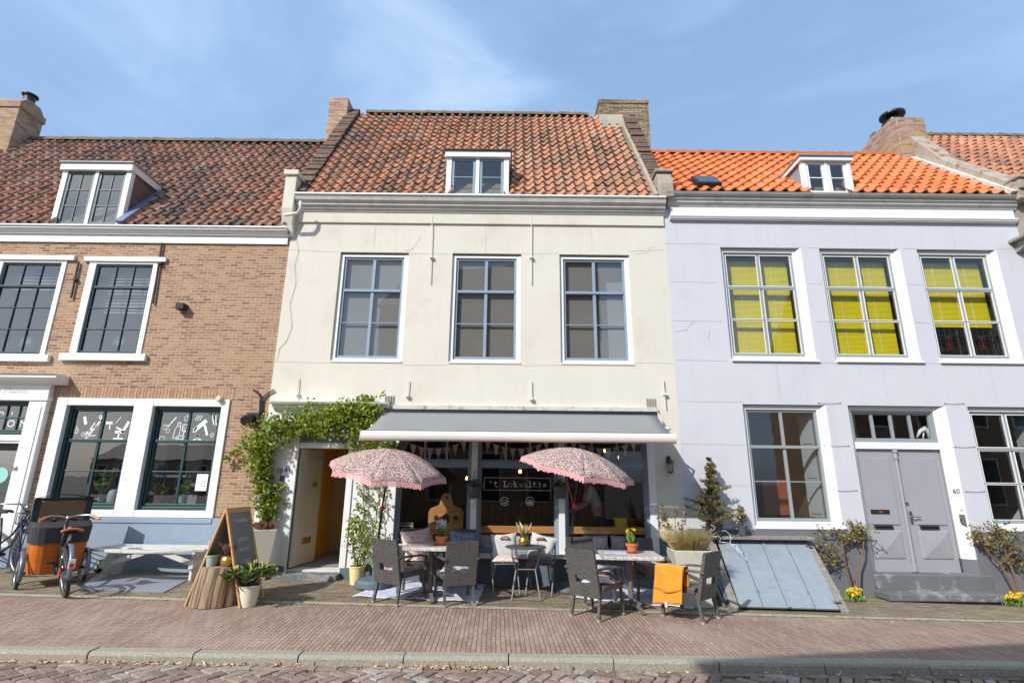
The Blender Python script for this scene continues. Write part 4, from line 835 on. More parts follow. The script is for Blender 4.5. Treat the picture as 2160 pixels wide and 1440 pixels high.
# lettering on the middle glass
rx0, rx1, rz0, rz1 = RC((1021, 1007), (1162, 1007), (1162, 1034), (1021, 1034), .04); yl = .085
mb = MB(); T = .006; mb.box(rx0, rx1, yl, yl+.002, rz1-T, rz1); mb.box(rx0, rx1, yl, yl+.002, rz0, rz0+T); mb.box(rx0, rx0+T, yl, yl+.002, rz0+T, rz1-T); mb.box(rx1-T, rx1, yl, yl+.002, rz0+T, rz1-T)
def glyph(mb, ch_, x, z, s, w):
    q = lambda pts: mb.ribbon([(x+a*s, yl, z+b*s) for a, b in pts], w)
    arc = lambda cx, cz, rx_, rz_, a0, a1, n=10: [(cx+rx_*math.cos(R_(a0+(a1-a0)*i/n)), cz+rz_*math.sin(R_(a0+(a1-a0)*i/n))) for i in range(n+1)]
    if ch_ == '`': q([(.25, 1.0), (.4, .78)])
    elif ch_ == 't': q([(.28, .95), (.28, .15)]+arc(.45, .18, .17, .18, 190, 300)+[(.7, .1)]); q([(.08, .66), (.62, .66)])
    elif ch_ == 'L': q([(.2, 1), (.2, 0)]); q([(.05, 1), (.42, 1)]); q([(.05, 0), (.72, 0), (.72, .25)])
    elif ch_ == 'o': q(arc(.4, .33, .3, .33, 0, 360, 16))
    elif ch_ == 'k': q([(.08, 1), (.2, 1), (.2, 0)]); q([(.08, 0), (.33, 0)]); q([(.2, .28), (.6, .64)]); q([(.33, .4), (.62, 0), (.74, 0)]); q([(.5, .64), (.7, .64)])
    elif ch_ == 'a': q(arc(.38, .45, .22, .21, 150, 0)+[(.6, .06), (.74, 0)]); q([(.6, .4), (.35, .4)]+arc(.34, .2, .22, .2, 90, 300)+[(.6, .14)])
    elif ch_ == 'l': q([(.2, 1), (.4, 1), (.4, 0)]); q([(.12, 0), (.68, 0)])
    elif ch_ == 'j': q([(.2, .66), (.48, .66), (.48, -.1)]+arc(.28, -.1, .2, .2, 0, -120)); q([(.44, .92), (.52, .92)])
    elif ch_ == 'e': q([(.1, .36), (.68, .36)]+arc(.4, .34, .29, .32, 10, 320, 14))
word = '`t Lokaaltje'; cw = (rx1-rx0-.14)/len(word); hz = (rz1-rz0)
for i, ch_ in enumerate(word): glyph(mb, ch_, rx0+.08+i*cw, rz0+hz*.27, cw*1.12, .014)
for cxp in (1064, 1118):
    c = P(cxp, 1057, .04); n = 28
    for k in range(n):
        a0, a1 = 2*math.pi*k/n, 2*math.pi*(k+1)/n; mb.quad((c.x+.07*math.cos(a0), yl, c.z+.07*math.sin(a0)), (c.x+.07*math.cos(a1), yl, c.z+.07*math.sin(a1)), (c.x+.062*math.cos(a1), yl, c.z+.062*math.sin(a1)), (c.x+.062*math.cos(a0), yl, c.z+.062*math.sin(a0)))
    if cxp == 1064:
        mb.ribbon([(c.x-.035, yl, c.z+.02), (c.x-.025, yl, c.z-.025), (c.x+.02, yl, c.z-.025), (c.x+.035, yl, c.z+.02), (c.x-.035, yl, c.z+.02)], .006); mb.ribbon([(c.x-.045, yl, c.z-.035), (c.x+.045, yl, c.z-.035)], .005); mb.ribbon([(c.x+.034, yl, c.z+.01), (c.x+.05, yl, c.z+.0), (c.x+.025, yl, c.z-.015)], .005)
    else:
        for dz1, ww in ((-.03, .045), (-.008, .036), (.014, .022)): mb.ribbon([(c.x-ww, yl, c.z+dz1), (c.x+ww, yl, c.z+dz1)], .012)
        mb.ribbon([(c.x-.045, yl, c.z-.042), (c.x+.045, yl, c.z-.042)], .005)
mb.build('window_lettering', m_wl, sf, True)
# wall lantern
LN = thing('wall_lantern', 'small black wall lantern beside the shopfront under the awning', 'lantern', P(1410, 980, 0))
c = P(1410, 975); mb = MB(); mb.box(c.x-.03, c.x+.03, -.02, -.001, c.z-.03, c.z+.1); mb.tube([(c.x, -.02, c.z+.05), (c.x, -.1, c.z+.1), (c.x, -.1, c.z+.04)], .01, 6); mb.build('bracket', m_black, LN, True)
mb = MB(); mb.lathe([(.02, .05), (.075, .01), (.07, 0), (.06, 0)], (c.x, -.1, c.z), 6)
for k in range(4): a = math.pi/4+k*math.pi/2; mb.tube([(c.x+.055*math.cos(a), -.1+.055*math.sin(a), c.z), (c.x+.04*math.cos(a), -.1+.04*math.sin(a), c.z-.15)], .005, 4)
mb.lathe([(.045, -.15), (.045, -.165), (.02, -.18)], (c.x, -.1, c.z), 6); mb.build('lantern_cage', m_black, LN, True); mb = MB(); mb.lathe([(.05, 0), (.038, -.15)], (c.x, -.1, c.z), 8); mb.build('glass', m_clear, LN, True)
# awning
AX0, AX1 = F(812, 868)[0], F(1382, 868)[0]; az = F(1100, 869)[1]
FA = 1.05; c0 = P(762, 925, -FA); c1 = P(1425, 925, -FA); bz1 = (P(1100, 911, -FA).z); bz0 = P(1100, 932, -FA).z
AW = thing('awning', 'extended grey cloth awning with a cream front bar over the cafe window', 'awning', ((AX0+AX1)/2, 0, az))
mb = MB(); mb.grid(lambda u, v: ((AX0+.02)*(1-v)*(1-u)+(AX1-.02)*(1-v)*u + v*((c0.x+.07)*(1-u)+(c1.x-.07)*u), -.1-(FA-.1)*v, (az-.03)+(bz1+.005-(az-.03))*v-.025*math.sin(math.pi*v)), 24, 8); o = mb.build('awning_cloth', m_awn, AW, True, smooth=True)
sm_ = o.modifiers.new('t', 'SOLIDIFY'); sm_.thickness = .004
m_seam = MT('awning_seam', C(184, 186, 186), .85, .02, 3, 0)
mb = MB()
for k in range(1, 4):
    u = k/4+.03; f = lambda v: ((AX0+.02)*(1-v)*(1-u)+(AX1-.02)*(1-v)*u + v*((c0.x+.07)*(1-u)+(c1.x-.07)*u), -.1-(FA-.1)*v, (az-.03)+(bz1+.005-(az-.03))*v-.025*math.sin(math.pi*v)+.003)
    mb.ribbon([f(i/8) for i in range(9)], .02, (0, -.45, .9))
mb.build('seam', m_seam, AW, True)
mb = MB(); n = 12; hz_ = (bz1-bz0)/2; zc = (bz0+bz1)/2; mb.prismx([(-FA-.01+.05*math.cos(a)*(1.0 if math.cos(a) < 0 else .8), zc+hz_*math.sin(a)) for a in [2*math.pi*k/16 for k in range(16)]], c0.x, c1.x); fb = mb.build('front_bar', m_awnbar, AW, True, smooth=False, bevel=.003)
mb = MB(); mb.box(c0.x-.012, c0.x-.001, -FA-.055, -FA+.04, bz0-.004, bz1+.004); mb.box(c1.x+.001, c1.x+.012, -FA-.055, -FA+.04, bz0-.004, bz1+.004); mb.build_each('end_cap', m_awnbar, AW, True, bevel=.003)
mb = MB(); mb.box(AX0, AX1, -.13, -.061, az-.06, az+.02); mb.build('cassette', m_black, AW, True, bevel=.005)
for s_ in (0, 1):
    mb = MB(); xa = AX0+.5 if s_ == 0 else AX1-.5; xe = xa+(-.55 if s_ == 0 else .55); mb.tube([(xa, -.1, az-.1), (xe, -.6, (az+bz0)/2-.03), (xa+(.1 if s_ == 0 else -.1), -FA+.04, zc)], .022, 8); mb.build('folding_arm', m_awnbar, AW, True)
mb = MB(); mb.prismy([(AX1, az+.01), (AX1+.06, az-.1), (AX1+.09, az-.3), (AX1+.0, az-.12)], -.16, -.08); mb.build('side_bracket', m_awnbar, AW, True)

# ================================================================ lilac house (right)
H3 = thing('lilac_house', 'pale lilac plastered house with orange tiled roof, yellow blinds and grey double door', 'house', ((XB+XC)/2, 0, gz(6, 0)))
zg3 = F(1780, 407, -.2)[1]; zk3 = F(1780, 437, -.06)[1]; zf3 = F(1780, 469)[1]; XR = XC+.35
U = [RC((1517, 520), (1684, 523), (1727, 762), (1545, 760)), RC((1726, 523), (1891, 527), (1950, 764), (1765, 764)), RC((1930, 525), (2100, 527), (2160, 766), (1985, 766))]
uz0 = sum(w[2] for w in U)/3; uz1 = sum(w[3] for w in U)/3; U = [(w[0], w[1], uz0, uz1) for w in U]
l1 = RC((1563, 851), (1742, 851), (1778, 1112), (1597, 1118)); l3 = RC((2040, 858), (2220, 862), (2280, 1118), (2095, 1118))
lz0, lz1 = (l1[2]+l3[2])/2, (l1[3]+l3[3])/2; l1 = (l1[0], l1[1], lz0, lz1); l3 = (l3[0], l3[1], lz0, lz1); l3 = (l3[0], l3[0]+(l1[1]-l1[0]), lz0, lz1)
gd3 = gz(6, 0); dd = RC((1782, 857), (1985, 857), (2075, 1215), (1850, 1215)); D3 = (dd[0], dd[1], F(1940, 1214)[1], lz1)
XW = XR
SP = .09; RD = .16
mb = MB(); wall(mb, XB, XW, -.9, zk3+.3, [w+(RD, SP) for w in U]+[l1+(RD, SP), l3+(RD, SP), D3+(.26, .16)], d=.2); mb.build('wall', m_lilac, H3, True)
mb = MB(); mb.box(XB, D3[0]-.02, -.03, 0, -.9, lz0-.02); mb.box(D3[1]+.02, XW, -.03, 0, -.9, lz0-.02); mb.build_each('plinth', m_darkplinth, H3, True, bevel=.006)
dq = lambda t: zk3+(zg3-zk3)*t
mb = MB(); xx0 = XB+.06; mb.prismx([(-.001, zk3-.02), (-.06, zk3-.02), (-.08, dq(.1)), (-.11, dq(.2)), (-.12, dq(.42)), (-.15, dq(.48)), (-.15, dq(.6)), (-.001, dq(.6))], xx0, XC+.02); mb.build('cornice', m_gutter, H3, True)
mb = MB(); mb.prismx([(-.001, dq(.6)), (-.16, dq(.6)), (-.18, dq(.66)), (-.2, dq(.8)), (-.21, dq(.97)), (-.21, dq(1)), (-.001, dq(1))], xx0-.05, XC+.14); mb.build('gutter', m_zincg, H3, True)
mb = MB(); hz = zk3-.02-zf3; mb.box(xx0+.05, XC-.03, -.05, -.001, zf3+hz*.3, zk3-.021); mb.prismx([(-.001, zf3), (-.06, zf3), (-.08, zf3+hz*.08), (-.06, zf3+hz*.14), (-.09, zf3+hz*.2), (-.09, zf3+hz*.3), (-.001, zf3+hz*.3)], xx0+.03, XC-.01); mb.build('frieze', m_white, H3, True, bevel=.003)
def win3(w, hs, tr, blind=None, lb=None, bead=1):
    x0, x1, z0, z1 = w
    wf, g = window(H3, x0+.01, x1-SP+.005, z0+.01, z1-.01, RD-.1, m_white, m_greysash, .06, 2, (1/3, .66), .66, m_glass, .04, .016, .05, fwb=.09, fwt=.07, fwr=.05, label=lb)
    mb = MB(); ia, ib, ic, ie = g; zt = ic+(ie-ic)*.66; xm_ = (ia+ib)/2; zb2 = ic+(ie-ic)/3; yb_ = RD-.1+.03
    for a, b in ((ia, xm_-.025), (xm_+.025, ib)):
        for c, e in (((zt+.025, ie), (zb2+.008, zt-.025), (ic, zb2-.008)) if bead == 1 else ((ic, ie),)):
            ringbars(mb, a+.001, b-.001, c+.001, e-.001, .011, yb_-.004, yb_+.02)
    if bead: mb.build('glazing_bead', m_white, wf, True)
    mb = MB(); mb.poly([(x1-SP+.006, RD-.1, z0+.012), (x1-.004, -.004, z0+.012), (x1-.004, -.004, z1-.012), (x1-SP+.006, RD-.1, z1-.012)]); mb.build('splayed_reveal', m_white, wf, True)
    mb = MB(); mb.prismx([(RD-.1, z0+.05), (-.04, z0+.012), (-.04, z0-.012), (RD-.1, z0-.01)], x0+.002, x1+.04); mb.build('sill', m_white, wf, True, bevel=.004)
    if blind is not None:
        mb = MB(); zt = g[3]-.08; zb_ = g[2]+(g[3]-g[2])*blind; zz = zt
        while zz > zb_:
            mb.quad((g[0]+.02, RD+.08, zz), (g[1]-.0, RD+.08, zz), (g[1]-.0, RD+.09, zz+.0255), (g[0]+.02, RD+.09, zz+.0255)); zz -= .024
        bl = mb.build('yellow_blind', m_yblind, wf, True)
        mb = MB()
        for u in (.25, .75): xx = g[0]+(g[1]-g[0])*u; mb.box(xx, xx+.004, RD+.07, RD+.074, zb_, zt)
        mb.build('blind_cord', m_white, bl, True)
    return wf, g
win3(U[0], 0, 0, .0, 'left upper window of the lilac house with the yellow blind fully down'); wfm, gm = win3(U[1], 0, 0, .0, 'middle upper window with sky reflected over its yellow blind'); wf, g = win3(U[2], 0, 0, .3, 'right upper window with stained glass panels below its yellow blind')
m_lead = MT('lead_came', C(52, 50, 50), .6, .05, 5, 0); m_stain = MG('stained_glass', 1.5, (.5, .55, .5, 1), 1.0, .02)
for a, b in ((g[0]+.04, (g[0]+g[1])/2-.05), ((g[0]+g[1])/2+.05, g[1]-.05)):
    mb = MB(); z0, z1 = g[2]+.02, g[2]+(g[3]-g[2])*.28; yy = RD+.02
    for k in range(6): xx = a+(b-a)*k/5; mb.box(xx-.004, xx+.004, yy, yy+.006, z0, z1)
    for k in range(5): zz = z0+(z1-z0)*k/4; mb.box(a, b, yy+.001, yy+.007, zz-.004, zz+.004)
    xm = (a+b)/2; mb.box(xm-.05, xm+.05, yy-.002, yy+.005, z0+(z1-z0)*.68, z0+(z1-z0)*.72); ld = mb.build('leaded_panel', m_lead, wf, True)
    mb = MB(); mb.box(a, b, yy+.009, yy+.011, z0, z1); mb.build('leaded_glass', m_stain, ld, True); mb = MB(); mb.box(xm-.014, xm+.014, yy, yy+.006, z0+(z1-z0)*.25, z0+(z1-z0)*.68); mb.build('red_glass', MT('dark_red_glass', C(120, 30, 20), .2, 0.01, 3, 0), ld, True)
w3a, g3a = win3(l1, 0, 0, bead=0); w3b, g3b = win3(l3, 0, 0)
for g, nm in ((g3a, 1), (g3b, 0)):      # folded inner shutter at the right side of the window
    mb = MB(); mb.obox((g[1]-.03, RD+.18, (g[2]+g[3])/2), .04, .3, g[3]-g[2], Matrix.Rotation(R_(16), 3, 'Z'))
    for k in range(3): zc_ = g[2]+(g[3]-g[2])*(k+.5)/3; mb.obox((g[1]-.05, RD+.16, zc_), .02, .2, (g[3]-g[2])*.26, Matrix.Rotation(R_(16), 3, 'Z'))
    mb.build('inner_shutter', m_greysash, w3a if nm else w3b, True, bevel=.004)
mb = MB(); mb.box(g3a[0]+.55, g3a[1]-.15, 1.0, 1.05, g3a[2], g3a[2]+.62); mb.build('orange_cabinet', MT('orange_brown_wood', C(150, 70, 40), .6, .1, 4, 0), H3, True)
# tie wires on the wall
mb = MB()
for a, b in (((1727, 850), (1771, 850)), ((1741, 939), (1788, 940)), ((1757, 1034), (1805, 1034)), ((1993, 851), (2030, 851)), ((2015, 942), (2053, 942)), ((2038, 1036), (2075, 1036))):
    A_, B_ = P(*a), P(*b); mb.tube([(A_.x, -.008, A_.z), ((A_.x+B_.x)/2, -.012, (A_.z+B_.z)/2-.012), (B_.x, -.008, B_.z)], .0026, 5); mb.tube([(A_.x-.01, -.02, A_.z), (A_.x-.01, 0, A_.z)], .006, 6); mb.tube([(B_.x+.01, -.02, B_.z), (B_.x+.01, 0, B_.z)], .006, 6)
mb.build_each('tie_wire', m_iron, H3, True)
sc = []
for y in (594, 676, 759, 846, 936, 1022): 
    xl = 1403+(y-480)*.075; sc.append(((xl+2, y), (1505+(y-560)*.13+(10 if y < 800 else 35)-8, y+2)))
for a, b, y in ((1700, 1728, 522), (1903, 1932, 524), (1705, 1735, 598), (1912, 1945, 600), (1720, 1752, 678), (1930, 1962, 680), (1730, 1765, 765), (1950, 1985, 766), (1403, 1515, 514), (2105, 2140, 524)): sc.append(((a, y), (b, y+1)))
for x, y0, y1 in ((1425, 472, 515), (1594, 478, 517), (1800, 480, 520), (2008, 482, 522), (1637, 766, 848), (1860, 768, 852), (2085, 770, 855)): sc.append(((x, y0), (x+(x-1090)*.00024*(y1-y0), y1)))
scores(H3, sc, MT('lilac_joint', C(178, 178, 192), .95, .05, 9, 0), .006)
mb = MB(); pts = [(1423, 700), (1448, 696), (1456, 685), (1464, 678)]; mb.ribbon([(P(x, y).x, -.003, P(x, y).z) for x, y in pts], .004); pts = [(1497, 697), (1495, 714)]; mb.ribbon([(P(x, y).x, -.003, P(x, y).z) for x, y in pts], .006); mb.build('crack', MT('lilac_crack', C(150, 150, 164), .95, .05, 9, 0), H3, True)
# door
x0, x1, z0, z1 = D3; yd = .12; xr_ = x1-.16
mb = MB(); zr0, zr1 = F(1870, 946)[1], F(1870, 934)[1]
mb.box(x0+.004, x0+.08, yd-.04, yd+.1, z0, z1-.005); mb.box(x0+.08, xr_, yd-.039, yd+.1, z1-.08, z1-.005); mb.box(x0+.08, xr_-.0, yd-.038, yd+.1, zr0, zr1+.02)
mb.hexa([(xr_-.01, yd-.04, z0+.25), (x1-.002, -.01, z0+.25), (x1-.002, .0, z0+.25), (xr_+.05, yd+.1, z0+.25), (xr_-.01, yd-.04, z1-.006), (x1-.002, -.01, z1-.006), (x1-.002, .0, z1-.006), (xr_+.05, yd+.1, z1-.006)])
df = mb.build('door_frame', m_white, H3, True, bevel=.004)
mb = MB(); mb.hexa([(xr_-.012, yd-.045, z0-.02), (x1-.0, -.035, z0-.02), (x1+.03, .0, z0-.02), (xr_+.05, yd+.1, z0-.02), (xr_-.012, yd-.045, z0+.249), (x1-.0, -.035, z0+.249), (x1+.03, .0, z0+.249), (xr_+.05, yd+.1, z0+.249)]); mb.build('jamb_base', m_darkplinth, df, True)
wf, g = window(H3, x0+.081, xr_-.001, zr1+.021, z1-.081, yd-.02, m_greysash, m_greysash, .03, 4, (), None, m_glass, .03, .05, .05, name='transom_window')
xm = (x0+.08+xr_)/2+.0
for nm, (a, b), pnl in (('left', (x0+.085, xm-.035), None), ('right', (xm-.03, xr_-.006), None)):
    mb = MB(); mb.box(a, b, yd+.01, yd+.06, z0+.03, zr0-.005); dl = mb.build('door_leaf', m_doorg, H3, True, bevel=.004)
    mb = MB(); H = zr0-z0; 
    for p0, p1 in ((.12, .34), (.385, .93)):
        xa, xb = a+.09, b-.12 if nm == 'left' else b-.09
        if nm == 'right': xa = a+.16
        za, zb_ = z0+H*p0, z0+H*p1; cx_, cz_ = (xa+xb)/2, (za+zb_)/2
        if p0 < .2:   # pyramid-raised lower panel
            i = mb.vs((xa, yd+.0, za), (xb, yd+.0, za), (xb, yd+.0, zb_), (xa, yd+.0, zb_), (xa+.02, yd-.006, za+.02), (xb-.02, yd-.006, za+.02), (xb-.02, yd-.006, zb_-.02), (xa+.02, yd-.006, zb_-.02), (cx_, yd-.035, cz_), (xa, yd+.012, za), (xb, yd+.012, za), (xb, yd+.012, zb_), (xa, yd+.012, zb_))
            for k in range(4): mb.face(i+k, i+(k+1) % 4, i+4+(k+1) % 4, i+4+k); mb.face(i+4+k, i+4+(k+1) % 4, i+8); mb.face(i+9+k, i+9+(k+1) % 4, i+(k+1) % 4, i+k)
        else: mb.box(xa, xb, yd-.006, yd+.01, za, zb_); 
    mb.build('door_panel', m_doorg, dl, True, bevel=.004)
    mb = MB(); xa = a+.13 if nm == 'left' else a+.2; zz = z0+H*.352; mb.box(xa, xa+.3, yd-.02, yd+.01, zz, zz+.05); mb.box(xa+.01, xa+.29, yd-.035, yd-.02, zz+.03, zz+.05); mb.build('letter_slot', m_black, dl, True, bevel=.003)
    if nm == 'left':
        xa = a+.1; zz = z0+H*.47; mb = MB(); mb.box(xa, xa+.31, yd-.02, yd-.006, zz, zz+.065); mb.build('sign_plate', m_black, dl, True, bevel=.003)
        text('●●●'.replace('●', 'o'), .04, xa+.16, yd-.022, zz+.033, MT('sign_orange', C(240, 120, 40), .5, 0.01, 3, 0), dl, name='sign_print')
        mb = MB(); xp = b-.015; mb.tube([(xp, yd-.015, z0+.05), (xp, yd-.015, zr0-.12)], .024, 10); mb.lathe([(.03, 0), (.036, .03), (.03, .1), (.045, .12), (.045, .15), (.03, .16)], (xp, yd-.015, zr0-.17), 12); mb.box(xp-.035, xp+.035, yd-.03, yd+.02, z0+.04, z0+.16); mb.build('astragal', m_doorg, dl, True, bevel=.003)
    else:
        mb = MB(); xh = a+.075; zh = z0+H*.44; mb.box(xh-.02, xh+.02, yd-.01, yd+.011, zh-.09, zh+.1); mb.tube([(xh, yd-.01, zh+.02), (xh, yd-.05, zh+.02), (xh+.12, yd-.05, zh+.015)], .009, 8); mb.lathe([(.022, 0), (.022, .012)], (xh-.03, yd+.0, z0+H*.555), 12, Matrix.Rotation(R_(90), 3, 'X')); mb.build('door_handle', m_steel, dl, True)
c = P(2018, 1035, .05); text('60', .1, x1-.09, .012, c.z, m_dkletter, df, 'house_number', rot=Matrix.Rotation(-R_(23), 3, 'Z')@Matrix.Rotation(R_(90), 3, 'X'))
mb = MB(); zz = P(2027, 1070).z; mb.box(x1-.08, x1-.045, .0, .06, zz-.04, zz+.04); mb.build('doorbell', m_white, df, True, bevel=.004); zz = P(2033, 1095).z; mb = MB(); mb.box(x1-.1, x1-.06, -.03, .06, zz-.07, zz+.08); mb.box(x1-.14, x1-.1, -.02, .0, zz, zz+.03); mb.build('bell_pull', m_step, df, True, bevel=.004)
mb = MB(); zs_ = z0; mb.box(x0-.02, x1+.12, -.1, .3, zs_-.26, zs_+.028); mb.build('threshold', m_step, H3, True, bevel=.015)
mb = MB(); zq = F(1960, 1240, -.35)[1]; mb.box(x0-.05, x1+.3, -.38, .0, zs_-.3, zs_-.2); mb.box(x0+.05, x1+.22, -.3, .0, -.7, zs_-.3); mb.build('doorstep', m_step, H3, True, bevel=.012)
ye3, ze3 = -.14, zg3+.02; yr3, zr3 = ridge_of(1600, 327, ye3, ze3, 2.15); fr3 = lambda z: ye3+(z-ze3)*(yr3-ye3)/(zr3-ze3)
d3 = RC((1693, 330), (1795, 330), (1802, 406), (1697, 404), -.1)
dormer(H3, d3[0], d3[1], zg3+.02, d3[3], -.08, fr3, m_white, m_white, m_hatch, 1, (.5,), m_glass, m_zincg, over=.04, topb=.1, post=.08, label='small white dormer with a pale grey cheek on the orange roof')
mb = MB(); roofbed(mb, XB+.14, XC+.0, ye3, ze3, yr3, zr3); rf = mb.build('roof', m_joint, H3, True)
skl = RC((1464, 377), (1502, 377), (1513, 400), (1478, 400), .15)
sk3 = lambda x, y, z: (d3[0]+.14 < x < d3[1]-.14 and z < d3[3])
tiles(H3, XB+.14, XC-.02, ye3, ze3, yr3, zr3, .24, 11, m_tileR, sk3, jit=.003, A=.03, parent=rf, x1t=XC-.25)
mb = MB(); ridge(mb, XB+.1, XC-.2, yr3, zr3+.0, .14); mb.build('ridge_tiles', m_tileR, rf, True)
mb = MB(); mb.prismx([(fr3(zg3)+.03, zg3), (fr3(zg3)-.1, zg3+.05), (yr3-.08, zr3+.04), (yr3+.05, zr3-.02)], XC-.16, XC-.06); mb.build('lead_flashing', m_dirtwhite, H3, True)
# skylight
slope = math.atan2(zr3-ze3, yr3-ye3); c = Vector(((skl[0]+skl[1])/2, 0, (skl[2]+skl[3])/2)); c.y = fr3(c.z); RM = Matrix.Rotation(slope, 3, 'X')
mb = MB(); nrm = Vector((0, -math.sin(slope), math.cos(slope))); mb.obox(c+nrm*.06, .46, .5, .12, RM); sk = mb.build('skylight', m_black, H3, True, bevel=.01); mb = MB(); mb.obox(c+nrm*.125, .38, .42, .01, RM); mb.build('pane', m_glassb, sk, True)
# party gable wall with chimney at the right of the lilac house
z_e = F(2135, 408)[1]; yP = yr3+.4; a0, a1 = XC-.06, XC+.3
zpk = F(1905, 270, 1.9)[1]
mb = MB(); top = [(-.25, zg3-.1), (-.25, zg3+.22), (yP*.5-.2, zg3+.32+(zpk-zg3)*.42), (yP-.55, zpk), (yP+1.4, zpk-.1), (yP+1.4, zg3-.1)]
mb.prismx(top, a0, a1); gw = mb.build('gable_parapet', m_render, H3, True, bevel=.02)
mb = MB(); a, b = a0-.02, a1+.05; yc = yP-.75; zt = F(1880, 238, yc)[1]
mb.box(a-.25, b, yc, yc+1.3, zpk-1.9, zt-.12); mb.prismx([(yc, zt-.12), (yc+1.3, zt-.12), (yc+1.0, zt), (yc+.3, zt)], a-.2, b-.03); ch = mb.build('chimney', m_chimr, H3, True, bevel=.015); ch['label'] = 'lichened brick chimney with a metal cowl at the right end of the orange roof'
mb = MB(); cc = ((a+b)/2-.12, yc+.5, zt+.06); mb.lathe([(.15, -.1), (.15, .22)], cc, 20); mb.build('flue', m_steel, ch, True, smooth=True); mb = MB(); mb.lathe([(.26, .0), (.26, .03), (.14, .05)], cc, 20); mb.lathe([(.12, .22), (.28, .22), (.28, .27), (.05, .3)], cc, 20); mb.build('cowl', m_black, ch, True)
mb = MB(); mb.box(XC-.04, XC+.34, -.3, .4, zg3+.1, zg3+.3); mb.box(XC-.08, XC+.38, -.34, .44, zg3+.3, zg3+.36); mb.build('kneeler', m_cement, H3, True, bevel=.015)
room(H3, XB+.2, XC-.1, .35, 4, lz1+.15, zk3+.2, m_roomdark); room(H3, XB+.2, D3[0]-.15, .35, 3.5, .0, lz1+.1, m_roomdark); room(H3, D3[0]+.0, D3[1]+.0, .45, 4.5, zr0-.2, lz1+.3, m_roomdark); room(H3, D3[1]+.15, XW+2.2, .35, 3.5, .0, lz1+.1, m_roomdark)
# dinosaur-like white ornament in the transom: small pale sculpture
c = P(1952, 915, .3); mb = MB(); mb.tube([c+Vector((-.16, 0, -.06)), c+Vector((-.08, 0, .05)), c+Vector((0, 0, .09)), c+Vector((.06, 0, .02)), c+Vector((.05, 0, -.08))], [.012, .035, .05, .035, .02], 8); mb.tube([c+Vector((-.02, 0, .05)), c+Vector((-.06, 0, -.1))], .014, 6); mb.build('pale_ornament', m_white, H3, True, smooth=True)

# ================================================================ neighbour at far right
H4 = thing('neighbour_house', 'neighbouring house at the far right edge with a weathered orange tiled roof', 'house', (XC+3, 0, gz(9, 0)))
mb = MB(); mb.box(XC+.3, XC+7, .06, 3, zg3-1.2, zg3+.15); mb.box(XC+.01, XC+.3, -.05, .3, zg3-.9, zg3+.1); mb.build('wall', m_cement, H4, True)
mb = MB(); mb.box(XR, XC+7, .0, 3, -.8, zg3-1.0); mb.build('plaster_wall', m_crtrim, H4, True)
yr4 = 3.4; zr4 = F(2080, 290, yr4)[1]; ye4 = -.1; ze4 = F(2150, 425, ye4)[1]
mb = MB(); roofbed(mb, XC+.28, XC+7, ye4, ze4, yr4, zr4, 3); rf = mb.build('roof', m_joint, H4, True); tiles(H4, XC+.3, XC+7, ye4, ze4, yr4, zr4, .23, 16, m_tileF, None, .008, .03, parent=rf); mb = MB(); ridge(mb, XC+.3, XC+7, yr4, zr4+.0, .15); mb.build('ridge_tiles', m_ridge, rf, True)
c = P(2152, 498, -.25); mb = MB(); mb.box(c.x, c.x+1.2, -.5, 0, c.z-.03, c.z+.02); mb.prismx([(-.5, c.z-.03), (-.05, c.z-.22), (0, c.z-.22), (0, c.z-.03)], c.x+.1, c.x+1.1); mb.build('canopy', m_zincg, H4, True)
# extra house to the left (only its edge stands behind the frame)
H0 = thing('end_house', 'brick house continuing the row beyond the left edge', 'house', (XL-3.5, 0, 0))
mb = MB(); mb.box(XL-7, XL-.01, .02, 6, -.7, zc0+.4); mb.build('wall', m_brick, H0, True); mb = MB(); roofbed(mb, XL-7, XL-.01, ye, ze, yr1, zr1); mb.build('roof', m_tileL, H0, True)
# houses across the street, behind the camera: they shade the road corner and show in the panes
def opp(x0, x1, y, h, lab, m, rh=3.2, yaw=0, depth=7, gable=False):
    o = thing('opposite_house', lab, 'house', (x0, y, -.1), yaw, 'houses across the street'); mb = MB(); w = x1-x0
    mb.box(0, w, -depth, 0, -.4, h); mb.build('wall', m, o); mb = MB()
    if gable: mb.prismy([(-.2, h+.001), (w+.2, h+.001), (w/2, h+rh)], -depth, .15)
    else: mb.prismx([(-depth-.2, h+.001), (.2, h+.001), (-depth/2, h+rh)], -.1, w+.1)
    mb.build('roof', m_tileL, o); k = .6
    while k < w-1:
        for z0 in (.9, 3.9):
            if z0+1.6 < h: mb = MB(); mb.box(k, k+.95, .004, .05, z0, z0+1.8); f_ = mb.build('window', m_white, o); mb = MB(); mb.box(k+.07, k+.88, .052, .06, z0+.07, z0+1.73); mb.build('pane', m_black, f_)
        k += 1.9
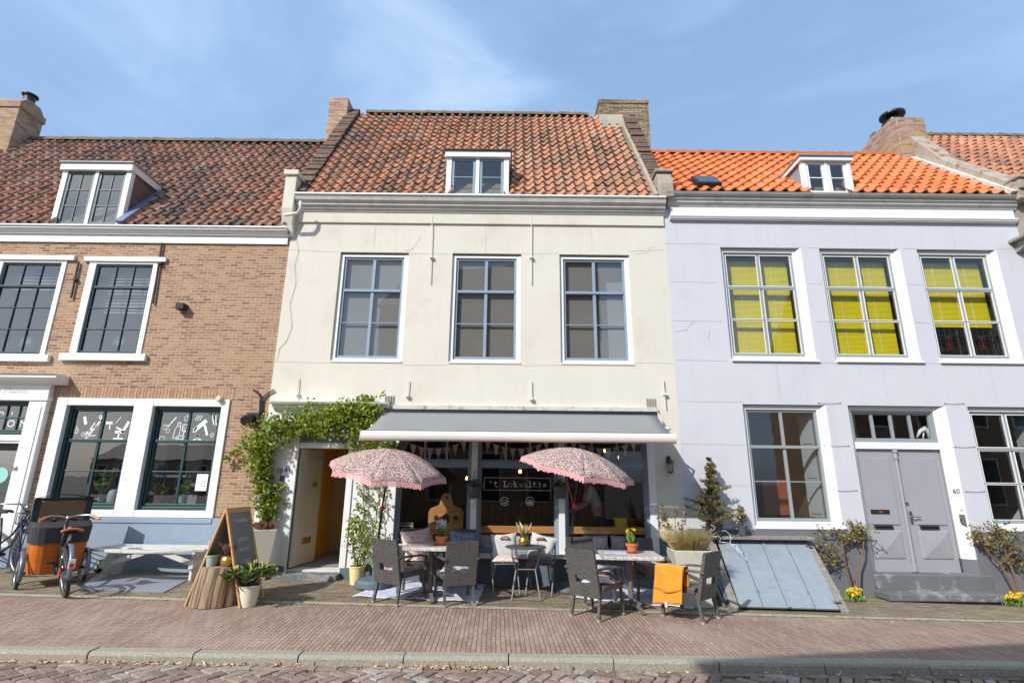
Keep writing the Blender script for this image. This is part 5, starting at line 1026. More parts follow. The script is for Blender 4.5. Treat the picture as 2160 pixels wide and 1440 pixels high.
# ================================================================ across the street (behind the camera)
Z = Vector((0, 0, 1))
def rv(s=1): return Vector((rnd.uniform(-s, s), rnd.uniform(-s, s), rnd.uniform(-s, s)))
opp(0, 9, -12.4, 8.7, 'tall brick house across the street that shades the road corner', m_brick, 3.0, 0)
bpy.data.objects['opposite_house'].location = (-5.6, -11.85, -.1); bpy.data.objects['opposite_house'].rotation_euler = (0, 0, R_(11))
opp(14, 24, -12.0, 7.5, 'dark brick house across the street, farther right', m_brick, 3.4)
opp(-40, -24, -42, 3.2, 'low brick house far across the square', m_brick, 1.6)
for tx, ty, th_ in ((-15, -23, 8), (-21, -30, 9)):
    o = thing('bare_tree', 'bare street tree across the square, %s' % ('nearer one' if tx > -16 else 'farther one'), 'tree', (tx, ty, -.2), 0, 'bare trees across the square'); mb = MB(); mb.tube([(0, 0, 0), (.05, 0, th_*.3), (0, .1, th_*.45)], [.2, .15, .12], 8); mb.build('trunk', m_stem, o); mb = MB()
    def br(p, d, l, rr, dep):
        e = p+d*l; mb.tube([p, (p+e)/2+rv(.05*l), e], [rr, rr*.8, rr*.6], 4, False)
        if dep:
            for _ in range(3): br(e, (d+rv(.6)+Z*.15).normalized(), l*.72, rr*.55, dep-1)
    for _ in range(5): br(Vector((0, .1, th_*.45)), (rv(.7)+Vector((0, 0, 1))).normalized(), th_*.17, .07, 4)
    mb.build('crown', m_stem, o)
# ================================================================ foliage helpers
def rv(s=1): return Vector((rnd.uniform(-s, s), rnd.uniform(-s, s), rnd.uniform(-s, s)))
def foliage(mb, path, rad, n, size, upb=.3, w=.45, gap=.45, clump=14):
    path = [Vector(p) for p in path]; seg = [(b-a).length for a, b in zip(path, path[1:])]; tot = sum(seg) or 1; k = 0
    while k < n:
        t = rnd.uniform(0, tot); i = 0
        while i < len(seg)-1 and t > seg[i]: t -= seg[i]; i += 1
        f = t/max(seg[i], 1e-6) if seg else 0; p = path[i].lerp(path[min(i+1, len(path)-1)], min(f, 1)); r = rad[i]*(1-f)+rad[min(i+1, len(rad)-1)]*f if isinstance(rad, list) else rad
        c = p + Vector((rnd.gauss(0, r*gap), rnd.gauss(0, r*gap*.7), rnd.gauss(0, r*gap)))
        for _ in range(rnd.randint(3, clump)):
            q = c+rv(r*.28); d = rv()+Vector((0, -.25, upb)); mb.leaf(q, d, size*rnd.uniform(.6, 1.25), w); k += 1
def stems(mb, a, b, n, r0, r1, wob=.05, seg=6, spread=.05):
    a, b = Vector(a), Vector(b)
    for _ in range(n):
        o1, o2 = rv(spread), rv(spread); pts = [(a+o1).lerp(b+o2, i/seg)+(rv(wob) if 0 < i < seg else Vector()) for i in range(seg+1)]; mb.tube(pts, [r0+(r1-r0)*i/seg for i in range(seg+1)], 6)
def lathepot(name, label, cat, loc, prof, m, soil=None, n=44, group=None, sx=1, sy=1, inner=True):
    o = thing(name, label, cat, loc, 0, group); mb = MB(); r, z = prof[-1]; p2 = prof+([(r*.9, z), (r*.88, z-.03)] if inner else []); mb.lathe(p2, n=n, sx=sx, sy=sy); mb.build('pot', m, o, smooth=False, bevel=0)
    if soil is not None: mb = MB(); mb.lathe([(r*.87, z-.02), (r*.5, z-.012)], n=n, sx=sx, sy=sy); mb.build('soil', m_soil, o)
    return o
# ================================================================ wicker chairs
def make_chair(label, group):
    t = thing('wicker_chair', label, 'chair', group=group)
    mb = MB(); mb.box(-.235, .235, -.2, .26, .36, .44); mb.build('seat', m_wicker, t, bevel=.015)
    # back: leaning frame with a hand slot
    def bk(x, s, z): lean = (z-.3)*.2; return (x, -.235-lean+s, z)
    mb = MB()
    def slab(x0, x1, z0, z1, dome=0):
        mb.hexa([bk(x0, -.02, z0), bk(x1, -.02, z0), bk(x1, .02, z0), bk(x0, .02, z0), bk(x0, -.02, z1), bk(x1, -.02, z1), bk(x1, .02, z1), bk(x0, .02, z1)])
    slab(-.215, -.11, .28, .9); slab(.11, .215, .28, .9); slab(-.11, .11, .28, .47); slab(-.11, .11, .57, .9); slab(-.205, .205, .9, .915)
    mb.build('backrest', m_wicker, t)
    for s in (-1, 1):
        mb = MB(); x = s*.245; p = [Vector((x*.9, -.33, .66)), Vector((x, -.15, .665)), Vector((x*1.04, .1, .655)), Vector((x*1.04, .24, .62))]
        for a, b in zip(p, p[1:]): mb.bar(a-(b-a)*.08, b, .045, .03)
        mb.bar((x*1.04, .23, .61), (x*1.02, .24, .4), .035, .035); mb.build('arm', m_wicker, t, bevel=.006)
        for y0, y1, xa, xb, zt in ((-.2, -.27, s*.185, s*.2, .36), (.235, .25, s*.215, s*.235, .36)):
            mb = MB(); mb.bar((xa, y0, zt+.02), (xb, y1, .025), .036, .036); lg = mb.build('leg', m_wicker, t, bevel=.004)
            mb = MB(); mb.bar((xb, y1, .03), (xb, y1, .0), .04, .04); mb.build('foot_cap', m_alu, lg)
    return t
proto = make_chair('', 'wicker armchairs around the cafe tables'); used = [False]
ZS = .88
def put_chair(pos, face, label, s=1.0):
    o = proto if not used[0] else copy_tree(proto); used[0] = True
    o.location = pos; o.rotation_euler = (0, 0, math.atan2(-face.x, face.y)); o.scale = (s, s, s*ZS); o['label'] = label; o['category'] = 'chair'; return o
def chair_px(rl, rr, fr, fl, label):
    a, b, c, d = (G(*p) for p in (rl, rr, fr, fl)); rm, fm = (a+b)/2, (c+d)/2; f = (fm-rm); f.z = 0; f.normalize(); m_ = (rm+fm)/2
    m_.z = gz(m_.x, m_.y); return put_chair(m_, f, label), m_, f
C1, c1p, c1f = chair_px((791, 1269), (834, 1279), (893, 1262), (843, 1252), 'wicker armchair nearest the open door, turned sideways to the left table, pink cushion inside')
C2, c2p, c2f = chair_px((938, 1282), (1000, 1277), (986, 1257), (916, 1259), 'wicker armchair with its back to the street in front of the left table')
C5, c5p, c5f = chair_px((1210, 1297), (1270, 1309), (1313, 1297), (1244, 1284), 'wicker armchair with its back to the street in front of the right table')
C8, c8p, c8f = chair_px((1510, 1304), (1470, 1312), (1401, 1299), (1449, 1289), 'wicker armchair with a mustard blanket over its arm, beside the concrete planter')
def chair_at(px, py, y, ang, label):
    x = F(px, py, y)[0]; f = Vector((math.sin(R_(ang)), -math.cos(R_(ang)), 0)); p = Vector((x, y, gz(x, y))); return put_chair(p, f, label), p, f
C3, c3p, c3f = chair_at(880, 1200, -.5, 20, 'wicker armchair behind the left table holding a large pale pink cushion')
C4, c4p, c4f = chair_at(973, 1200, -.45, 2, 'wicker armchair behind the left table holding a blue patterned cushion')
C6, c6p, c6f = chair_at(1247, 1210, -.95, 20, 'wicker armchair behind the right table close to the parasol pole')
C7, c7p, c7f = chair_at(1366, 1210, -.85, 5, 'wicker armchair behind the right table in the awning shadow, grey seat cushion')
# cushions
def cushion(label, m, c, nrm, size, th=.12, roll=0, grp=None, name='cushion', cat='cushion', sag=0, ties=None):
    nrm = Vector(nrm).normalized(); up = Vector((0, 0, 1)); x = up.cross(nrm)
    if x.length < .1: x = Vector((1, 0, 0))
    x.normalize(); z = nrm.cross(x).normalized()*-1; z = x.cross(nrm).normalized()*-1 if False else nrm.cross(x).normalized()
    R = Matrix.Rotation(roll, 3, nrm); x = R@x; z = R@z; c = Vector(c); mb = MB(); n = 10; s = size if isinstance(size, tuple) else (size, size)
    for side in (1, -1):
        def fn(u, v, side=side):
            a, b = u*2-1, v*2-1; pinch = 1-.1*(1-abs(a)**1.5)*abs(b)**6; pin2 = 1-.1*(1-abs(b)**1.5)*abs(a)**6
            h = th/2*max(0, (1-a**4)*(1-b**4))**.45; w = .006*math.sin(a*9+b*5)
            return c+x*(a*s[0]/2*pin2)+z*(b*s[1]/2*pinch)+nrm*side*(h+w*(1 if h > .01 else 0))
        mb.grid(fn if side > 0 else (lambda u, v: fn(1-u, v)), n, n)
    o = mb.build(name, m, None, smooth=True); me = o.data; me.transform(Matrix.Translation(-c)); o.location = c
    return tag(o, label, cat, grp)
Z = Vector((0, 0, 1))
def on_back(p, f, up, fw_): return p+Vector((0, 0, up*ZS))+f*fw_
cushion('pale pink cushion leaning in the chair behind the left table', m_cushp, on_back(c3p, c3f, .66, -.13), c3f+Z*.25, .47, .14, R_(8))
cushion('flat pink seat pad on the chair behind the left table', m_cushp, on_back(c3p, c3f, .465, .04), Z, .44, .06)
cushion('blue patterned cushion in the chair behind the left table', m_cushb, on_back(c4p, c4f, .66, -.16), c4f+Z*.25, .44, .12, R_(-3))
cushion('grey-pink cushion seen edge-on in the chair nearest the open door', m_cushd if False else m_cushp, on_back(c1p, c1f, .62, -.2), c1f+Z*.2, .42, .1, R_(0))
cushion('speckled brown seat pad of the chair in front of the left table', m_cushf, on_back(c2p, c2f, .465, .0), Z, .42, .06)
cushion('pink seat pad of the chair in front of the right table', m_cushp, on_back(c5p, c5f, .47, .0), Z, .42, .07)
cushion('white floral seat pad of the chair by the parasol pole', m_cushf, on_back(c6p, c6f, .475, .05), Z, .42, .07)
cushion('dark grey seat cushion under the right table edge', m_cushd, on_back(c7p, c7f, .5, .06), Z+Vector((.1, -.2, 0)), .44, .13)
cushion('light grey cushion flat behind the right table', m_cush, on_back(c7p, c7f, .58, -.1), c7f*.5+Z, .4, .1)
# ================================================================ tables
def cafe_table(px, py, y, w, d, rotz, label):
    x = F(px, py, y)[0]; o = thing('cafe_table', label, 'table', (x, y, gz(x, y)), rotz, 'granite cafe tables'); h = .69
    mb = MB(); mb.box(-w/2, w/2, -d/2, d/2, h-.045, h); mb.build('tabletop', m_granite, o, bevel=.008)
    mb = MB(); mb.tube([(0, 0, .06), (0, 0, h-.05)], .034, 12); mb.box(-.2, .2, -.03, .03, h-.06, h-.046); mb.build('column', m_tleg, o)
    for k in range(4):
        a = math.pi/2*k+.3; dv_ = Vector((math.cos(a), math.sin(a), 0)); mb = MB(); P0 = [dv_*.02+Z*.09, dv_*.15+Z*.075, dv_*.26+Z*.045, dv_*.33+Z*.012]
        for q0, q1 in zip(P0, P0[1:]): mb.bar(q0, q1, .055, .02)
        mb.build('foot', m_tleg, o, bevel=.004)
    return o
T1 = cafe_table(911, 1160, -1.12, .76, .66, R_(-3), 'square granite topped cafe table at the left, white hyacinth pot on it')
T2 = cafe_table(1328, 1178, -1.42, .78, .66, R_(-2), 'square granite topped cafe table at the right, yellow daffodil pot on it')
def floor_mat(corners, label):
    pts = [G(*p) for p in corners]; c = sum(pts, Vector())/4; mb = MB()
    def fn(u, v):
        p = pts[0].lerp(pts[1], u).lerp(pts[3].lerp(pts[2], u), v); e = min(u, 1-u, v, 1-v)
        return Vector((p.x+.008*math.sin(v*23), p.y+.012*math.sin(u*17), gz(p.x, p.y)+.008+.008*(1+math.sin(u*21+v*6)*math.cos(v*13+u*4))))-c
    mb.grid(fn, 40, 20); o = mb.build('floor_mat', m_mat, None, smooth=True); o.location = c; md = o.modifiers.new('t', 'SOLIDIFY'); md.thickness = .006
    return tag(o, label, 'rug', 'white mats under the tables')
floor_mat([(743, 1259), (1008, 1271), (1024, 1232), (815, 1224)], 'white printed mat on the paving under the left table')
floor_mat([(1204, 1262), (1462, 1284), (1440, 1243), (1245, 1238)], 'white printed mat on the paving under the right table')
# houseplants on the salon sill
def houseplant(px, py, lab, h, n, potm, trail=False):
    p = P(px, py, .32); p.z = salon[0][2]+.01; o = thing('houseplant', lab, 'houseplant', p, 0, 'plants on the salon window sill'); mb = MB(); mb.lathe([(.05, 0), (.07, .1), (.072, .11)], n=14); mb.build('pot', potm, o); mb = MB(); st = MB()
    for k in range(n):
        a = rnd.uniform(0, 6.3); t = Vector((.12*math.cos(a), .1*math.sin(a), rnd.uniform(.3, 1)*h)); st.tube([(0, 0, .09), t*.5+Vector((0, 0, .06)), t+Vector((0, 0, .09))], .003, 4)
        for _ in range(6): mb.leaf(t+Vector((0, 0, .09))+rv(.03), rv()+Z*.3, .06, .45)
    mb.build('leaves', m_leaf, o); st.build('stems', m_greenstem, o)
houseplant(305, 1060, 'tall bright green houseplant at the left of the right salon window', .5, 22, m_poty); houseplant(330, 1065, 'low bushy houseplant in the right salon window', .18, 22, m_terra); houseplant(382, 1062, 'small light green houseplant behind the middle bar of the right salon window', .3, 10, m_potb); houseplant(212, 1065, 'leafy houseplant in the left salon window', .42, 18, m_dkgrey)
p = P(237, 1060, .3); p.z = salon[0][2]+.01; lathepot('sage_vase', 'rounded sage green vase on the sill of the left salon window', 'vase', p, [(.08, 0), (.09, .06), (.09, .14), (.07, .19), (.03, .21)], m_potb)
# ================================================================ bistro set
def bistro_chair(px, py, y, ang, label):
    x = F(px, py, y)[0]; o = thing('bistro_chair', label, 'chair', (x, y, gz(x, y)), R_(ang), 'folding bistro chairs'); mf = m_thin; o.scale = (1, 1, .9)
    for s in (-1, 1):
        mb = MB(); mb.tube([(s*.19, .2, 0), (s*.19, -.02, .3), (s*.19, -.2, .5), (s*.19, -.27, .85)], .011, 6); mb.build('side_frame', mf, o)
        mb = MB(); mb.tube([(s*.17, -.24, 0), (s*.17, .0, .25), (s*.17, .18, .45)], .011, 6); mb.build('leg', mf, o)
    mb = MB()
    for k in range(5): mb.box(-.19, .19, -.18+k*.08, -.13+k*.08, .45, .462)
    mb.build('seat', mf, o, bevel=.003)
    mb = MB(); mb.box(-.19, .19, -.275, -.262, .78, .85); mb.box(-.19, .19, -.265, -.252, .66, .7); mb.tube([(-.17, -.24, .03), (.17, -.24, .03)], .007, 5); mb.tube([(-.19, .18, .03), (.19, .18, .03)], .007, 5); mb.build('backrest', m_dkgrey, o)
    return o
B1 = bistro_chair(1066, 1180, -.62, 188, 'folding metal bistro chair left of the small round table')
B2 = bistro_chair(1140, 1180, -.62, 168, 'folding metal bistro chair right of the small round table')
for B, lab, l2, m2 in ((B1, 'pale grey cushion with a leather handle on the left bistro chair', 'pink round-edged seat pad on the left bistro chair', m_cushp), (B2, 'pale grey cushion with a leather handle on the right bistro chair', 'dark mauve seat pad on the right bistro chair', m_cushd)):
    p = Vector(B.location); a = B.rotation_euler[2]; f = Vector((-math.sin(a), math.cos(a), 0))
    cc = p+Z*.62-f*.14; n_ = f+Z*.22; cu_ = cushion(lab, m_cush, cc, n_, (.4, .37), .13, R_(4 if B is B1 else -12))
    mb = MB(); n_.normalize(); x_ = Z.cross(n_).normalized(); h0 = n_*.06+Z*.1; mb.tube([h0-x_*.07, h0-x_*.035+Z*.025+n_*.02, h0+x_*.035+Z*.025+n_*.02, h0+x_*.07], .013, 8); mb.build('leather_handle', m_leather, cu_, smooth=True)
    cushion(l2, m2, p+Z*.46+f*.02, Z+f*.04, .4, .08)
x, y = F(1109, 1156, -.92)[0], -.92; BT = thing('bistro_table', 'small round dark metal bistro table between the two folding chairs', 'table', (x, y, gz(x, y)))
mb = MB(); mb.lathe([(.29, .665), (.3, .67), (.3, .678), (.285, .682)], n=32); mb.build('tabletop', m_dkgrey, BT)
for k in range(2):
    for s in (-1, 1):
        mb = MB(); mb.tube([(s*.2, .18*(1 if k else -1), .66), (s*.2, .14*(1 if k else -1), .56), (s*.14*1, .0, .36), (s*.2, -.2*(1 if k else -1), 0)], .009, 6); mb.build('leg', m_thin, BT)
mb = MB(); mb.tube([(-.15, 0, .37), (.15, 0, .37)], .008, 6); mb.tube([(-.2, -.2, .02), (.2, -.2, .02)], .006, 6); mb.build('brace', m_thin, BT)
# ================================================================ parasols
def parasol(base_px, pole_mid, top, rimr, tilt, label, basem, flat):
    b = G(*base_px); top = Vector(top); o = thing('parasol', label, 'parasol', b, 0, 'fringed parasols'); lt = top-b
    mb = MB()
    if flat: mb.lathe([(.24, 0), (.27, .02), (.27, .09), (.24, .12), (.06, .13)], n=28); mb.lathe([(.03, .12), (.03, .32), (.02, .33)], n=12); mb.blob((.16, -.2, .11), .05, .03, .02)
    else: mb.lathe([(.27, 0), (.28, .03), (.25, .09), (.16, .13), (.05, .15)], n=28); mb.lathe([(.03, .14), (.03, .26), (.04, .27), (.04, .3), (.025, .31)], n=12)
    mb.build('base', basem, o, smooth=False, bevel=.006)
    jm = Vector(pole_mid)-b; mb = MB(); mb.tube([(0, 0, .2), tuple(jm)], .017, 10); mb.tube([tuple(jm), tuple(lt-Vector(tilt).normalized()*.02)], .014, 10); mb.build('pole', m_black, o)
    mb = MB(); d_ = (lt-jm).normalized(); mb.tube([jm-Z*.03, jm+Z*.03], .03, 10); mb.bar(jm, jm+Vector((.05, 0, .01)), .02, .02); mb.build('tilt_collar', m_red, o)
    ax = Vector(tilt).normalized(); Q = Z.rotation_difference(ax).to_matrix(); n = 8; rr = rimr; H = rr*.34
    mb = MB()
    def pt(a, t):      # t 0 centre .. 1 rim
        k = (a/(2*math.pi/n)) % 1; sc_ = 1-.035*math.sin(math.pi*k)*t; r = rr*t*sc_*(math.cos(math.pi/n)/math.cos(math.pi/n*(2*k-1)) if True else 1)
        z = H*(1-t**1.9)-H+.0; z += -.03*math.sin(math.pi*k)*t*(1-t)*2 + .018*math.sin(math.pi*k)*t**6
        return lt+Q@Vector((r*math.cos(a), r*math.sin(a), z))
    for side in range(n):
        mb.grid(lambda u, v, s=side: pt((s+u*.999)*2*math.pi/n, v), 6, 8)
    cn = mb.build('canopy', m_para, o, smooth=True); md = cn.modifiers.new('t', 'SOLIDIFY'); md.thickness = .003
    mb = MB(); N_ = 256
    for k in range(N_):
        a0, a1 = 2*math.pi*k/N_, 2*math.pi*(k+.8)/N_; p0, p1 = pt(a0, 1), pt(a1, 1); dd_ = (Q@Vector((math.cos(a0)*.25, math.sin(a0)*.25, -1))).normalized(); l = .07+rnd.uniform(-.012, .012)
        mb.quad(p0+Vector((0, 0, .004)), p1+Vector((0, 0, .004)), p1+dd_*l, p0+dd_*l)
    mb.build('fringe', m_fringe, cn)
    for k in range(n):
        a = 2*math.pi*k/n; mb = MB(); mb.tube([pt(a, t)-ax*.012 for t in (0, .25, .5, .75, 1)], .006, 5); mb.build('rib', m_black, cn)
    return o, lt, b
tp = P(826, 948, -1.32); P1_, _, _ = parasol((787, 1238), P(806, 1072, -.95), tp, .84, (.14, -.2, 1), 'fringed pink-brown parasol leaning over the left table beside the open door', MT('blue_grey_plastic_base', C(96, 112, 122), .55, .05, 5, .1, 60), True)
tp = P(1226, 947, -1.22); P2_, _, b_ = parasol((1201, 1246), P(1211, 1067, -1.0), tp, .83, (.2, -.16, 1), 'fringed pink-brown parasol tilted to the right over the right table', m_dkgrey, False)
mb = MB(); mb.tube([P(1211, 1067, -1.0)-b_, P(1203, 1040, -1.02)-b_, P(1194, 1012, -1.04)-b_], .008, 6); mb.build('crank_strap', m_red, P2_)
# ================================================================ pots on tables
def terracotta(T, dx, dy, label):
    p = Vector(T.location)+Vector((dx, dy, .69)); o = lathepot('flower_pot', label, 'flower pot', p, [(.055, .02), (.075, .095), (.085, .095), (.087, .125)], m_terra, 1, group='terracotta pots on the tables')
    mb = MB(); mb.lathe([(.06, 0), (.09, .018), (.085, .018), (.06, .008)], n=20); mb.build('saucer', m_terra, o); return o
tt = terracotta(T1, .13, -.05, 'terracotta pot of white hyacinths on the left table')
mb = MB(); lf = MB(); st = MB()
for k in range(4):
    a = rnd.uniform(0, 6.3); bx, by = .03*math.cos(a), .03*math.sin(a); h = rnd.uniform(.19, .24); st.tube([(bx, by, .1), (bx*1.4, by*1.4, .1+h)], .006, 5)
    for q in range(60): aa = rnd.uniform(0, 6.3); z = .1+h-.09+rnd.uniform(0, .12); mb.leaf((bx*1.4+.012*math.cos(aa), by*1.4+.012*math.sin(aa), z), (math.cos(aa), math.sin(aa), .5), .028, .4)
    for q in range(4): aa = rnd.uniform(0, 6.3); lf.leaf((bx, by, .1), (.35*math.cos(aa), .35*math.sin(aa), 1), rnd.uniform(.14, .2), .09)
st.build('stems', m_greenstem, tt); mb.build('blossoms', m_wpetal, tt); lf.build('leaves', m_leafdk, tt)
tt = terracotta(T2, .05, .05, 'terracotta pot of yellow dwarf daffodils on the right table')
mb = MB(); lf = MB()
for k in range(16): aa = rnd.uniform(0, 6.3); lf.leaf((.02*math.cos(aa), .02*math.sin(aa), .1), (.3*math.cos(aa), .3*math.sin(aa), 1), rnd.uniform(.12, .22), .07)
for k in range(6):
    aa = rnd.uniform(0, 6.3); c = Vector((.05*math.cos(aa), .05*math.sin(aa), rnd.uniform(.22, .32)))
    for q in range(6): mb.leaf(c, rv()+Vector((0, -.6, 0)), .035, .4)
lf.build('leaves', m_greenstem, tt); mb.build('blossoms', m_yellow, tt)
p = Vector(BT.location)+Vector((-.03, 0, .682)); gp = lathepot('brass_vase', 'small brass vase with dried twigs on the round bistro table', 'vase', p, [(.04, 0), (.07, .03), (.078, .08), (.06, .115), (.055, .12), (.062, .14)], m_gold)
mb = MB()
for k in range(40): aa = rnd.uniform(0, 6.3); mb.leaf((0, 0, .12), (.6*math.cos(aa), .6*math.sin(aa), 1), rnd.uniform(.1, .26), .03)
mb.build('dried_twigs', m_straw, gp)
def sheet(T, dx, dy, rz, w, d, m, label):
    p = Vector(T.location)+Vector((dx, dy, .6915)); mb = MB(); mb.grid(lambda u, v: ((u-.5)*w, (v-.5)*d, .001+.002*math.sin(u*7+v*3)), 6, 6); o = mb.build('menu_sheet', m, None); o.location = p; o.rotation_euler = (0, 0, rz); return tag(o, label, 'menu')
sheet(T1, -.12, .02, R_(10), .3, .21, m_mat, 'white menu sheet lying on the left table'); sheet(T2, -.18, .0, R_(-8), .3, .21, m_mat, 'white menu sheet lying on the right table')
mb = MB(); mb.obox((0, 0, .006), .12, .06, .008, Matrix.Rotation(R_(10), 3, 'Z')); o = mb.build('coaster', m_leather, None, bevel=.002); o.location = Vector(T1.location)+Vector((-.22, -.06, .692)); tag(o, 'brown leather coaster beside the menu on the left table', 'coaster')
# blanket over the left arm of chair C8
pf = Vector(c8f); pr = Vector((pf.y, -pf.x, 0)); arm = c8p+Z*.69; near = pr*-.25 if (pr.y > 0) else pr*.25
mb = MB()
def bl(u, v):   # u along the arm, v over it
    a = c8p+near+pf*(-.12+.4*u); s = (v-.38)*.74; out = near.normalized()
    drop = max(0, abs(s)-.05); fold = math.sin(u*11+v*3)*.018+math.sin(u*23)*.006
    if abs(s) < .05: q = a+Z*(.615+.01*math.cos(s*20)+fold*.3)+out*s
    elif s > 0: q = a+out*(.055+fold*min(1, drop*5)+drop*.1)+Z*(.615-drop*(1+.12*u))+pf*(drop*.08)
    else: q = a-out*(.05-fold*min(1, drop*5))+Z*(.615-drop)
    return q-c8p
mb.grid(bl, 20, 30); o = mb.build('blanket', m_orange, None, smooth=True); o.location = c8p; md = o.modifiers.new('t', 'SOLIDIFY'); md.thickness = .014; md.offset = 0; BLK = o; tag(o, 'mustard orange wool blanket hanging over the arm of the right-hand chair', 'blanket')
mb = MB(); mb.grid(lambda u, v: bl(u*.97, .36+.42*v+.05*math.sin(u*3.3))+near.normalized()*(.022+.006*math.sin(u*9+v*4)), 16, 16); f2_ = mb.build('folded_layer', m_orange, BLK, smooth=True); md = f2_.modifiers.new('t', 'SOLIDIFY'); md.thickness = .012
mb = MB(); q = bl(.5, .96)+near.normalized()*.03; mb.obox(q-Z*.03, .03, .004, .06, Matrix.Rotation(math.atan2(pf.y, pf.x), 3, 'Z')); mb.build('care_tag', m_letter, o)
# ================================================================ inside the cafe
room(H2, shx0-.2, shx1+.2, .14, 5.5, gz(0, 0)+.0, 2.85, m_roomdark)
inz = shz0
def rail(a, b):
    mb = MB(); mb.box(a, b, .1, .13, F(1100, 1124, .1)[1], F(1100, 1109, .1)[1]); mb.build('window_rail', m_woodo, H2, True, bevel=.005)
for a, b in ((edges[2], edges[3]), (edges[4], edges[5])): rail(a, b)
mb = MB(); mb.box(shx0, shx1, .16, .7, inz-.12, inz-.0); mb.build('window_bench', m_slateplinth, H2, True)
k = 0; xx = edges[2]+.02
labs = ['pink floral', 'pale floral', 'grey zigzag', 'dusty rose', 'cream printed', 'mauve printed']
while xx < edges[5]-.2:
    if not (edges[3]-.05 < xx < edges[4]-.1):
        zc_ = F(1100, 1147, .15)[1]; wq = .42; cushion('%s cushion tied to the wooden rail inside, %s of the five from the left' % (labs[k % 6], ['first', 'second', 'third', 'fourth', 'fifth', 'sixth', 'seventh', 'eighth', 'ninth'][k]), [m_cushf, m_cushp][k % 2], (xx+.2, .18, zc_), (0, -1, .1), (wq, .32), .1, rnd.uniform(-.04, .04), 'cushions tied to the window rail')
        k += 1
    xx += .44
print('cushions', k)
# playhouse board
c = P(940, 1108, .35); s_ = (F(979, 1100, .35)[0]-F(905, 1100, .35)[0]); z1 = F(940, 1040, .35)[1]; z0 = inz-.05
PH = thing('gable_board', 'wooden board shaped like a stepped gable with arched openings inside the left cafe window', 'display board', (c.x, .35, z0))
H_ = z1-z0; w = s_/2; cm = (lambda z: z)
outl = [(-w, 0), (w, 0), (w, H_*.68), (w*.9, H_*.74), (w*.42, H_*.8), (w*.32, H_*.9)]+[(w*.3*math.cos(a), H_*.93+w*.24*math.sin(a)) for a in [math.pi*k/8 for k in range(0, 9)]]+[(-w*.32, H_*.9), (-w*.42, H_*.8), (-w*.9, H_*.74), (-w, H_*.68)]
mb = MB(); mb.prismy(outl, -.02, .02); mb.build('board', m_woodo, PH, bevel=.004)
def arch(mb, x, z, w, h): n = 8; mb.prismy([(x-w, z), (x+w, z)]+[(x+w*math.cos(math.pi*k/n), z+h+w*math.sin(math.pi*k/n)) for k in range(n+1)], -.026, -.018)
mb = MB(); 
for x, z, ww, hh in ((0, H_*.5, w*.2, H_*.09), (-w*.55, H_*.55, w*.12, H_*.04), (w*.55, H_*.55, w*.12, H_*.04), (-w*.55, H_*.22, w*.14, H_*.05), (w*.5, H_*.22, w*.14, H_*.05)): arch(mb, x, z, ww, hh)
mb.build_each('arched_opening', m_black, PH); mb = MB(); mb.lathe([(w*.09, -.006), (w*.09, .006)], (0, -.025, H_*.92), 14, Matrix.Rotation(R_(90), 3, 'X')); mb.build('round_hole', m_black, PH)
mb = MB(); mb.box(-w*.42, -w*.22, -.04, -.02, H_*.49, H_*.61); mb.box(w*.22, w*.42, -.04, -.02, H_*.49, H_*.61); mb.build_each('little_shutter', m_woodo, PH)
# menu board
mx_ = RC((832, 1103), (868, 1103), (868, 1178), (832, 1178), .2); MBd = thing('menu_board', 'black chalk menu board with white lettering inside the left corner of the shop window', 'menu board', ((mx_[0]+mx_[1])/2, .2, mx_[2]))
mb = MB(); mb.box(mx_[0], mx_[1], .2, .215, mx_[2], mx_[3]); mb.build('board', m_black, MBd, True); mb = MB(); ringbars(mb, mx_[0]-.012, mx_[1]+.012, mx_[2]-.01, mx_[3]+.012, .014, .19, .22); mb.build('frame', m_wood, MBd, True)
for i, s in enumerate(['OPENINGSTIJDEN', "'T LOKAALTJE", 'MA  9-17', 'DI  9-17', 'WO  9-17', 'VR  9-17', 'ZA  9-17']): text(s, .034 if i < 2 else .04, (mx_[0]+mx_[1])/2, .198, mx_[3]-.04-i*.07, m_letter, MBd)
# bunting
def bunting(a, b, n, lab, y=.2):
    A_, B_ = P(*a, y), P(*b, y); o = thing('bunting', lab, 'bunting', (A_+B_)/2, 0, 'bunting hung inside the shop windows'); sag = .17
    f = lambda t: A_.lerp(B_, t)-Z*sag*4*t*(1-t); mb = MB(); mb.tube([f(i/12) for i in range(13)], .005, 4); mb.build('string', m_crtrim, o, True)
    ms = [m_cushp, m_crtrim, m_fringe]
    for k in range(n):
        t = (k+.5)/n; p = f(t); q0, q1 = f(t-.36/n), f(t+.36/n); mb = MB(); i = mb.vs(q0, q1, p-Z*.2, q0+Vector((0, .004, 0)), q1+Vector((0, .004, 0)), p-Z*.2+Vector((0, .004, 0))); mb.face(i, i+1, i+2); mb.face(i+5, i+4, i+3); mb.face(i, i+3, i+4, i+1); mb.face(i+1, i+4, i+5, i+2); mb.face(i+2, i+5, i+3, i); mb.build('pennant', ms[k % 3], o, True)
bunting((846, 925), (988, 925), 8, 'pink and cream pennants inside the left shop window'); bunting((1020, 925), (1162, 925), 8, 'pink and cream pennants inside the middle shop window behind the lettering'); bunting((1200, 925), (1345, 925), 8, 'pink and cream pennants inside the right shop window')
